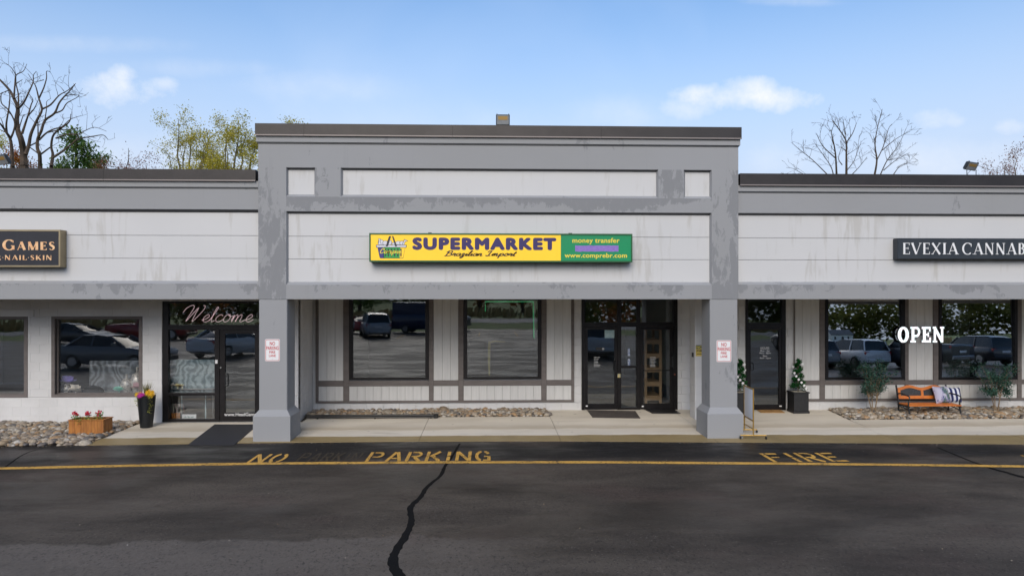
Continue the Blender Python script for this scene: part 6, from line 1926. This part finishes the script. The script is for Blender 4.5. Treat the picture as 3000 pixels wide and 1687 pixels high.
# bare trees over the dispensary roof
cw = lambda a, b: (2100 + .3796 * (1080 + (a - 1080) * .94), 250 + .3796 * (700 - (700 - b) * .86))
YQ = 46.0
def bare(label, stems, subs, seed, dens=1.0):
    rng = random.Random(seed)
    b0 = P(*cw(*stems[0][0][0]), YQ)
    t = thing('bare_tree', label, 'tree', (b0.x, YQ, -.08))
    tr, bm_, tw = MB(), MB(), MB()
    for pp, r0, r1 in stems:
        top = P(*cw(*pp[0]), YQ); foot = Vector((b0.x + (top.x - b0.x) * .1, YQ, -.1))
        tr.tube([foot, foot.lerp(top, .5), top], [r0 * 1.6, r0 * 1.25, r0], 7)
        pts, rad = limb(tr, pp, YQ, r0 * .7, r1 * .7, rng, cw, rng.uniform(-1, 1)); twigs(tw, pts, rad, rng, 3, .95, dens * 2.6, None, .5, .05, .09)
    for pp, r0, r1 in subs:
        pts, rad = limb(bm_, pp, YQ, r0 * .7, r1 * .7, rng, cw, rng.uniform(-1, 1)); twigs(tw, pts, rad, rng, 3, .95, dens * 2.6, None, .5, .05, .09)
    tr.build('trunk', M['bark_dk'], t, smooth=True); bm_.build('limb', M['bark_dk'], t); tw.build('twig', M['bark_dk'], t)['kind'] = 'stuff'
bare('slender leafless tree fanning out just above the dispensary parapet',
     [([(995, 700), (995, 500), (990, 380), (920, 260), (880, 205)], .13, .03), ([(915, 700), (905, 500), (880, 350), (868, 285)], .11, .025)],
     [([(995, 400), (1045, 320), (1078, 225)], .06, .02), ([(990, 330), (965, 185)], .05, .02), ([(905, 540), (800, 430), (750, 320)], .06, .02), ([(890, 700), (860, 600), (740, 415)], .06, .02), ([(850, 700), (720, 560), (600, 455), (545, 400)], .06, .015),
      ([(780, 700), (660, 690), (560, 635), (500, 625)], .04, .012), ([(1000, 650), (1060, 560), (1100, 430)], .05, .015), ([(1030, 700), (1100, 620), (1165, 530)], .05, .015), ([(960, 600), (930, 540), (960, 430)], .05, .015), ([(990, 520), (1085, 450)], .04, .012)], 5)
bare('leafless tree with upswept twigs between the bare tree and floodlight',
     [([(1225, 700), (1245, 560), (1230, 420), (1250, 270), (1290, 100)], .12, .02)],
     [([(1245, 560), (1300, 430), (1340, 280), (1370, 235)], .06, .015), ([(1270, 700), (1330, 560), (1420, 430), (1485, 275)], .07, .015), ([(1300, 650), (1400, 560), (1515, 490)], .05, .012), ([(1290, 470), (1400, 370), (1500, 310)], .05, .012), ([(1230, 420), (1180, 310)], .03, .01), ([(1380, 690), (1450, 600), (1580, 570)], .05, .012), ([(1330, 560), (1450, 540)], .04, .01)], 6)

# leafing trees: skeleton grown upwards, small leaves on the shoots
def leafing(label, px, Yp, top_py, halfw_px, leaf_m, bark_m, seed, nleaf, leaf, up=.12, dens=.9, name='budding_tree', stems=3, trunk_frac=.45, spread=.6):
    rng = random.Random(seed)
    bx_ = PX(px, Yp); ztop = PZ(top_py, Yp, px); hw = halfw_px / FPX * Yp
    t = thing(name, label, 'tree', (bx_, Yp, -.08))
    tr, lb = MB(), MB(); ends = []
    zc_ = ztop * trunk_frac
    p0 = Vector((bx_, Yp, -.1)); p1 = Vector((bx_ + rng.gauss(0, .1), Yp, zc_))
    tr.tube([p0, p0.lerp(p1, .5), p1], [.22, .18, .15], 7)
    for s in range(stems):
        a = 2 * math.pi * s / stems + rng.uniform(-.4, .4)
        tip = Vector((bx_ + (2 * (s + .5) / stems - 1 + rng.uniform(-.15, .15)) * hw * .8, Yp + math.sin(a * 2) * hw * .6, ztop - (abs(2 * (s + .5) / stems - 1) ** 1.5 * .35 + rng.uniform(0, .08)) * (ztop - zc_)))
        d = (tip - p1)
        q1 = p1 + d * .35 + Vector((rng.gauss(0, .25), 0, 0)); q2 = p1 + d * .7 + Vector((rng.gauss(0, .25), 0, 0))
        pts = [p1, q1, q2, tip]; fine_ = []
        for i in range(3):
            for k in range(3): fine_.append(pts[i].lerp(pts[i + 1], k / 3) + Vector((rng.gauss(0, .06), rng.gauss(0, .06), 0)))
        fine_.append(tip); rad = [.12 - .105 * k / 9 for k in range(10)]
        tr.tube(fine_, rad, 6, False)
        ends.append(fine_[4:])
        twigs(lb, fine_[1:], rad[1:], rng, 2, hw * .95, dens, ends, spread + .6, up * .4)
    tr.build('trunk', bark_m, t, smooth=True); lb.build('limb', bark_m, t)['kind'] = 'stuff'
    mb = MB(); pts = []
    for k in range(nleaf):
        e = ends[rng.randrange(len(ends))]; i = rng.randrange(len(e) - 1)
        p = e[i].lerp(e[i + 1], rng.random()) + Vector((rng.gauss(0, .22), rng.gauss(0, .22), rng.gauss(0, .22)))
        pts.append(p)
    leaf_cloud(mb, pts, leaf, rng, .2, 1.5)
    mb.build('crown', leaf_m, t)
    return t
M['leaf_yg'] = leaf_mat('yellow_green_young_leaf', (.46, .41, .05), (.66, .58, .14))
M['leaf_rd'] = leaf_mat('russet_bud', (.26, .10, .06), (.40, .20, .13))
M['leaf_or'] = leaf_mat('orange_brown_leaf', (.48, .20, .05), (.34, .13, .04))
M['leaf_ev'] = leaf_mat('pine_green', (.08, .20, .055), (.22, .27, .09))
M['leaf_mid'] = leaf_mat('spring_green_leaf', (.075, .11, .025), (.14, .16, .04))
leafing('airy yellow green budding tree beside the russet tree', 556, 44, 342, 84, M['leaf_yg'], M['bark_gr'], 41, 9500, .11, stems=6, dens=.8)
leafing('fuller yellow green budding tree against the tall grey parapet', 692, 43, 340, 84, M['leaf_yg'], M['bark_gr'], 42, 14000, .115, stems=7, dens=.85)
leafing('lower yellow green tree filling the gap between two budding trees', 622, 47, 385, 70, M['leaf_yg'], M['bark_gr'], 61, 8000, .115, stems=7)
leafing('yellow green treetop peeping over the supermarket parapet', 868, 45, 334, 75, M['leaf_yg'], M['bark_gr'], 43, 11000, .115, stems=7)
leafing('pale yellow green tree behind the leftmost bare stem', -5, 48, 405, 40, M['leaf_yg'], M['bark_gr'], 44, 5000, .13, stems=3)
leafing('russet budding tree between the pine and the yellow green tree', 392, 46, 425, 72, M['leaf_rd'], M['bark_dk'], 45, 8500, .10, stems=5, dens=1.1)
leafing('thin russet sapling right of the pine', 300, 47, 408, 22, M['leaf_rd'], M['bark_gr'], 46, 260, .12, stems=2)
leafing('russet budding tree behind the tilted dispensary floodlight', 2950, 46, 445, 60, M['leaf_rd'], M['bark_gr'], 47, 5000, .10, stems=5)
leafing('orange brown leafy tree between the bare stems', 48, 47, 438, 22, M['leaf_or'], M['bark_dk'], 48, 4000, .13, stems=3)
leafing('low orange brown shrubby tree beside the pine', 100, 48, 455, 24, M['leaf_or'], M['bark_dk'], 49, 3200, .13, stems=3)
# evergreen
def pine(label, px, Yp, top_py, halfw_px, seed, n):
    rng = random.Random(seed)
    bx_ = PX(px, Yp); zt = PZ(top_py, Yp, px); hw = halfw_px / FPX * Yp
    t = thing('pine_tree', label, 'tree', (bx_, Yp, -.08))
    MB().tube([(bx_, Yp, -.1), (bx_ + .1, Yp, zt * .6), (bx_, Yp, zt - .1)], [.3, .2, .04], 8).build('trunk', M['bark_dk'], t)
    lb = MB(); pts = []
    for k in range(64):
        u = rng.random() ** .75; z = zt - .2 - u * zt * .55; a = rng.uniform(0, 6.28)
        R_ = hw * (.18 + .82 * min(1, u * 2.0)) * rng.uniform(.6, 1.08)
        b = Vector((bx_, Yp, z - .3)); e = Vector((bx_ + math.cos(a) * R_, Yp + math.sin(a) * R_, z + rng.uniform(-.1, .5)))
        lb.tube([b, b.lerp(e, .5) + Vector((0, 0, -.1)), e], [.05, .035, .015], 4, False)
        for q in range(n):
            c = b.lerp(e, .35 + .65 * rng.random() ** .7)
            pts.append(c + Vector((rng.gauss(0, .30), rng.gauss(0, .30), rng.gauss(.08, .17))))
    lb.build('limb', M['bark_dk'], t)
    mb = MB(); leaf_cloud(mb, pts, .27, rng, .3, 2.4); mb.build('crown', M['leaf_ev'], t)
pine('dense dark green pine behind the bare tree limbs', 222, 45, 394, 90, 51, 150)
pine('lower olive green pine to the right of the dense pine', 285, 48, 448, 62, 52, 110)

# ------------------------------------------------------------ the lot behind the camera, seen in the shop glass
M['carglass'] = pmat('car_glass', (.012, .015, .018), rough=.08)
M['tyre'] = pmat('tyre_rubber', (.012, .012, .012), rough=.8); M['rimm'] = pmat('alloy_rim', (.45, .45, .46), rough=.3, metal=.9)
M['taill'] = pmat('tail_lamp', (.42, .012, .012), rough=.2); M['headl'] = pmat('head_lamp', (.7, .72, .74), rough=.15)
def car_paint(nm, c):
    m, t_, b = new_mat(nm); b.inputs['Base Color'].default_value = (*c, 1); b.inputs['Roughness'].default_value = .32; b.inputs['Coat Weight'].default_value = .7; b.inputs['Coat Roughness'].default_value = .05
    return m
PR = {  # station: (y along the car from the nose, half width, sill z, shoulder z) / cabin: (y, half width, z)
    'suv': dict(L=4.9, body=[(0, .78, .42, .72), (.12, .88, .3, .9), (1.0, .95, .26, 1.02), (1.5, .97, .26, 1.07), (3.4, .97, .26, 1.10), (4.6, .95, .28, 1.12), (4.82, .90, .34, 1.08), (4.9, .84, .42, .95)],
                cab=[(1.35, .84, 1.06), (2.05, .72, 1.68), (2.6, .70, 1.76), (4.2, .68, 1.74), (4.55, .68, 1.66), (4.8, .84, 1.10)], wh=(.95, 3.95), r=.38),
    'sedan': dict(L=4.7, body=[(0, .74, .38, .62), (.12, .85, .26, .76), (1.1, .91, .22, .92), (1.6, .92, .22, .96), (3.2, .92, .22, .98), (4.3, .90, .24, 1.0), (4.6, .86, .3, .98), (4.7, .80, .38, .85)],
                  cab=[(1.4, .80, .95), (2.2, .64, 1.38), (2.8, .63, 1.45), (3.4, .63, 1.42), (4.1, .78, 1.0)], wh=(.92, 3.75), r=.33),
    'truck': dict(L=5.8, body=[(0, .85, .5, .95), (.12, .95, .4, 1.12), (1.2, 1.0, .36, 1.22), (1.7, 1.0, .36, 1.25), (3.6, 1.0, .36, 1.27), (3.75, 1.0, .4, 1.3), (5.7, 1.0, .42, 1.3), (5.8, .97, .5, 1.2)],
                  cab=[(1.45, .88, 1.24), (2.05, .76, 1.86), (2.6, .74, 1.93), (3.3, .74, 1.92), (3.62, .86, 1.28)], wh=(1.05, 4.65), r=.42),
    'van': dict(L=5.9, body=[(0, .85, .45, .95), (.15, .98, .34, 1.15), (.9, 1.02, .3, 1.35), (1.3, 1.03, .3, 1.45), (5.8, 1.03, .32, 1.5), (5.9, 1.0, .4, 1.45)],
                cab=[(.85, .96, 1.35), (1.65, .90, 2.35), (2.2, .90, 2.5), (5.7, .90, 2.5), (5.85, .95, 1.5)], wh=(1.05, 4.7), r=.36),
}
def make_car(kind, paint, label, loc, rz):
    s = PR[kind]; L = s['L']
    t = thing({'truck': 'parked_truck', 'van': 'parked_van'}.get(kind, 'parked_car'), label, {'truck': 'truck', 'van': 'van'}.get(kind, 'car'), (0, 0, 0), 'vehicles parked in the lot')
    def loft(sts, ring):
        mb = MB(); n = None
        for st in sts:
            r = ring(st); n = len(r); mb.v += r
        for i in range(len(sts) - 1):
            for k in range(n):
                a = i * n + k; b = i * n + (k + 1) % n
                mb.f.append((a, a + n, b + n, b))
        mb.f.append(tuple(range(n))); e = (len(sts) - 1) * n; mb.f.append(tuple(e + k for k in range(n - 1, -1, -1)))
        return mb
    def bring(st):
        y, w, z0, z1 = st; y -= L / 2
        h = z1 - z0
        return [(-w * .86, y, z0), (-w * .98, y, z0 + h * .25), (-w, y, z0 + h * .55), (-w * .97, y, z0 + h * .86), (-w * .90, y, z1), (-w * .45, y, z1 + .025), (w * .45, y, z1 + .025), (w * .90, y, z1), (w * .97, y, z0 + h * .86), (w, y, z0 + h * .55), (w * .98, y, z0 + h * .25), (w * .86, y, z0)]
    loft(s['body'], bring).build('body', paint, t, smooth=True, fix=True)
    base = s['body']
    def shoulder(y):
        for a, b in zip(base, base[1:]):
            if a[0] <= y <= b[0]: return a[3] + (b[3] - a[3]) * (y - a[0]) / (b[0] - a[0])
        return base[-1][3]
    def cring(st):
        y, w, z = st; zb = shoulder(y) - .03; wb = .88 * max(b[1] for b in base); y -= L / 2
        wt = w
        return [(-wb, y, zb), (-(wb + (wt - wb) * .5), y, (zb + z) / 2), (-wt, y, z - .04), (-wt * .85, y, z), (wt * .85, y, z), (wt, y, z - .04), ((wb + (wt - wb) * .5), y, (zb + z) / 2), (wb, y, zb)]
    loft(s['cab'], cring).build('cabin_glass', M['carglass'] if kind != 'van' else paint, t, smooth=True, fix=True)
    top = [c for c in s['cab']][1:-1]
    mb = MB(); vs = []
    for (y, w, z) in top: vs += [(-w * .93, y - L / 2, z + .004), (-w * .6, y - L / 2, z + .035), (w * .6, y - L / 2, z + .035), (w * .93, y - L / 2, z + .004)]
    fs = [(4 * i + k, 4 * i + k + 1, 4 * i + 5 + k, 4 * i + 4 + k) for i in range(len(top) - 1) for k in range(3)]
    mb.add(vs, fs); mb.build('roof', paint, t, smooth=True)
    for sd in (-1, 1):
        mb = MB()
        for i in (0, len(s['cab']) - 2):
            y0, w0, z0 = s['cab'][i]; y1, w1, z1 = s['cab'][i + 1]; wb = .88 * max(b[1] for b in base)
            A0 = (sd * (wb if i == 0 else w0) * 1.005, y0 - L / 2, shoulder(y0) if i == 0 else z0); A1 = (sd * (w1 if i == 0 else wb) * 1.005, y1 - L / 2, z1 if i == 0 else shoulder(y1))
            mb.tube([A0, A1], .045, 5)
        ymid = (s['cab'][1][0] + s['cab'][-2][0]) / 2 + .15
        mb.tube([(sd * .9 * .98, ymid - L / 2, shoulder(ymid)), (sd * s['cab'][2][1] * 1.0, ymid - L / 2, s['cab'][2][2] - .05)], .04, 5)
        mb.build('pillar', paint, t)
        MB().bevbox(sd * .99, sd * 1.16, s['cab'][0][0] + .25 - L / 2, s['cab'][0][0] + .38 - L / 2, shoulder(1.6) + .02, shoulder(1.6) + .18, .03).build('mirror', paint, t)
        yb = L / 2; wb = base[-2][1]
        MB().bevbox(sd * wb * .98, sd * wb * .55, yb - .14, yb - .02, base[-2][3] - .22, base[-2][3] - .06, .02).build('tail_light', M['taill'], t)
        MB().bevbox(sd * base[1][1] * .98, sd * base[1][1] * .5, -yb + .03, -yb + .16, base[1][3] - .2, base[1][3] - .07, .02).build('headlight', M['headl'], t)
        for wy in s['wh']:
            r = s['r']; xx = sd * (max(b[1] for b in base) - .11)
            w = MB().lathe([(r * .6, -.11), (r * .95, -.11), (r, -.07), (r, .07), (r * .95, .11), (r * .6, .11)], (xx, wy - L / 2, r), 24, 'x').build('wheel', M['tyre'], t, smooth=True)
            MB().lathe([(r * .1, sd * .075), (r * .62, sd * .115)], (xx, wy - L / 2, r), 14, 'x').build('rim', M['rimm'], w)
    MB().bevbox(-base[-2][1] * .9, base[-2][1] * .9, L / 2 - .06, L / 2 + .05, base[-2][2] + .06, base[-2][2] + .26, .03).build('bumper', paint if kind != 'truck' else M['rimm'], t)
    MB().bevbox(-base[1][1] * .9, base[1][1] * .9, -L / 2 - .05, -L / 2 + .08, base[1][2] + .04, base[1][2] + .24, .03).build('bumper', M['black'], t)
    MB().box(-.26, .26, L / 2 + .001, L / 2 + .012, base[-2][2] + .42, base[-2][2] + .55).build('number_plate', M['whitep'], t)
    MB().bevbox(-base[0][1] * .55, base[0][1] * .55, -L / 2 - .012, -L / 2 + .05, base[0][2] + .08, base[0][3] - .05, .015).build('grille', M['black'], t)
    t.location = (loc[0], loc[1], GZ); t.rotation_euler = (0, 0, rz)
    return t
pw = car_paint('white_car_paint', (.72, .72, .71)); pg = car_paint('grey_car_paint', (.16, .165, .175)); ps = car_paint('silver_car_paint', (.42, .43, .44))
pd = car_paint('dark_car_paint', (.02, .022, .028)); prd = car_paint('red_car_paint', (.35, .012, .015)); pbl = car_paint('dark_blue_van_paint', (.012, .025, .075))
PI = math.pi
# tail towards the shops: +Y end of the car is its tail, so rz = 0
make_car('suv', ps, 'silver wagon parked tail first, mirrored in the first supermarket window', (-8.2, -16.8), -.25)
make_car('truck', pw, 'white pickup truck beside the silver wagon in the lot', (-11.6, -15.6), PI + .25)
make_car('sedan', prd, 'red sedan parked behind the silver wagon', (-9.5, -22.6), .5)
make_car('van', pbl, 'dark blue panel van parked sideways in the lot', (-4.6, -22.3), PI / 2 + .2)
make_car('suv', pg, 'dark grey wagon parked next to the white wagon', (20.2, -9.4), -.15)
make_car('suv', pw, 'white wagon parked with red tail lamps towards the shops', (23.1, -9.0), -.15)
make_car('truck', pd, 'black pickup truck parked beside the white wagon', (25.7, -6.2), -.35)
make_car('suv', pd, 'black wagon parked beyond the black pickup truck', (30.6, -8.0), -.1)
make_car('sedan', pbl, 'dark blue sedan parked past the black wagon', (32.2, -1.6), .3)
make_car('sedan', pd, 'black sedan parked side on, mirrored in the salon window', (-28.4, -16.4), PI / 2 + .3)
make_car('truck', prd, 'red pickup truck parked behind the black sedan', (-24.8, -19.2), PI / 2)
make_car('sedan', pg, 'grey sedan parked close by on the salon side', (-16.2, 1.6), PI / 2 + .15)
make_car('sedan', pw, 'white sedan parked behind the grey sedan', (-13.2, -3.8), .35)
make_car('suv', pw, 'white wagon parked just right of the lane', (5.6, -1.2), .1)

# painted bay lines in the far rows
def GM(px, py, Ym=YC):
    d = ray(px, py); t_ = (-.03 - H) / d[2]
    return Vector((d[0] * t_, 2 * Ym - d[1] * t_, -.03))
for k in range(9):
    xx = -20 + k * 2.75
    MB().add([(xx - .05, -13.8, GZ + .004), (xx + .05, -13.8, GZ + .004), (xx + .05, -19, GZ + .004), (xx - .05, -19, GZ + .004)], [(0, 1, 2, 3)]).build('bay_marking', M['ypaint'], lot)

# white house beyond the road
hx, hy = 165, -285
t = thing('white_house', 'small white gabled house beyond the dry grass', 'house', (hx, hy, -.08))
MB().box(hx - 5, hx + 5, hy - 4, hy + 4, -.1, 3.0).build('wall', M['whitep'], t)
mb = MB(); mb.add([(hx - 5.4, hy + 4.4, 2.9), (hx + 5.4, hy + 4.4, 2.9), (hx + 5.4, hy, 5.6), (hx - 5.4, hy, 5.6), (hx - 5.4, hy - 4.4, 2.9), (hx + 5.4, hy - 4.4, 2.9)], [(0, 1, 2, 3), (3, 2, 5, 4)])
mb.build('roof', M['roofing'], t)
for q in (-5.001, 4.991): MB().add([(hx + q, hy - 4, 3), (hx + q, hy + 4, 3), (hx + q, hy, 5.4)], [(0, 1, 2)]).build('gable', M['whitep'], t)
for q in (-3, 0.5, 3):
    w = MB().box(hx + q - .5, hx + q + .5, hy + 4.0, hy + 4.03, 1.0, 2.3).build('window', M['carglass'], t)
    frame(w, 'frame', hx + q - .58, hx + q + .58, .92, 2.38, hy + 4.0, hy + 4.06, .08, M['whitep'])
# signal pole and utility poles along the road
def pole(label, x, y, h, head=False):
    t = thing('signal_pole' if head else 'utility_pole', label, 'pole', (x, y, -.08))
    MB().tube([(x, y, -.1), (x, y, h)], [.12, .08], 8).build('post', M['steel'] if head else M['bark_gr'], t)
    if head:
        MB().bevbox(x - .18, x + .18, y - .15, y + .15, h, h + 1.0, .03).build('signal_head', M['black'], t)
        for k in range(3): MB().lathe([(.09, 0), (.1, .06)], (x, y + .151, h + .2 + .3 * k), 12, 'y').build('lamp', M['carglass'], t)
    else:
        MB().box(x - 1.1, x + 1.1, y - .06, y + .06, h - .6, h - .45).build('crossarm', M['bark_gr'], t)
pole('signal pole with black head at the road side', 44, -36.5, 3.2, True)
pole('wooden utility pole by the road', 33, -52.5, 9)
# tree belt beyond the road: each its own tree
rngb = random.Random(77)
proto = []
for k, (lm, lab) in enumerate((('leaf_mid', 'round spring green tree in the belt beyond the road'), ('leaf_ev', 'dark evergreen tree in the belt beyond the road'), ('leaf_or', 'brown budding tree in the belt beyond the road'))):
    rng = random.Random(200 + k)
    x0, y0 = -62 + k * 9, -74
    t = thing('roadside_tree', lab, 'tree', (x0, y0, -.08), 'trees in the belt beyond the road')
    MB().tube([(x0, y0, -.1), (x0 + .2, y0, 4), (x0, y0, 9)], [.35, .25, .08], 7).build('trunk', M['bark_dk'], t)
    mb = MB(); pts = []
    for q in range(26):
        a = rng.uniform(0, 6.28); r = 3.6 * rng.random() ** .5; z = 1.2 + 9.5 * rng.random(); r *= (1.15 - abs(z - 5) / 8)
        c = Vector((x0 + r * math.cos(a), y0 + r * math.sin(a), z))
        for w in range(70): pts.append(c + Vector((rng.gauss(0, .8), rng.gauss(0, .8), rng.gauss(0, .6))))
    leaf_cloud(mb, pts, .6, rng, .2, 1.5); mb.build('crown', M[lm], t)
    proto.append(t)
for i in range(21):
    xx = -85 + i * 8.2 + rngb.uniform(-2, 2); yy = -72 - rngb.uniform(0, 16)
    if xx > 36: continue
    src = proto[rngb.choice((0, 0, 1, 2, 1))]
    dup(src, (xx, yy, -.08), rngb.uniform(0, 6.28), src['label'], rngb.uniform(.8, 1.25))
# the far wood that closes the view
mb = MB(); rng = random.Random(99); pts = []
for k in range(950):
    c = Vector((rng.uniform(-260, 430), -310 - rng.uniform(0, 30), rng.uniform(.3, 21)))
    for q in range(50): pts.append(c + Vector((rng.gauss(0, 3.4), rng.gauss(0, 3.0), rng.gauss(0, 2.6))))
leaf_cloud(mb, pts, 2.4, rng, .2, 1.2)
tag(mb.build('far_wood', leaf_mat('olive_wood_leaf', (.10, .115, .03), (.22, .22, .06))), 'far green wood closing the view beyond the meadow', 'woodland', kind='stuff')
print("built", len(bpy.data.objects))
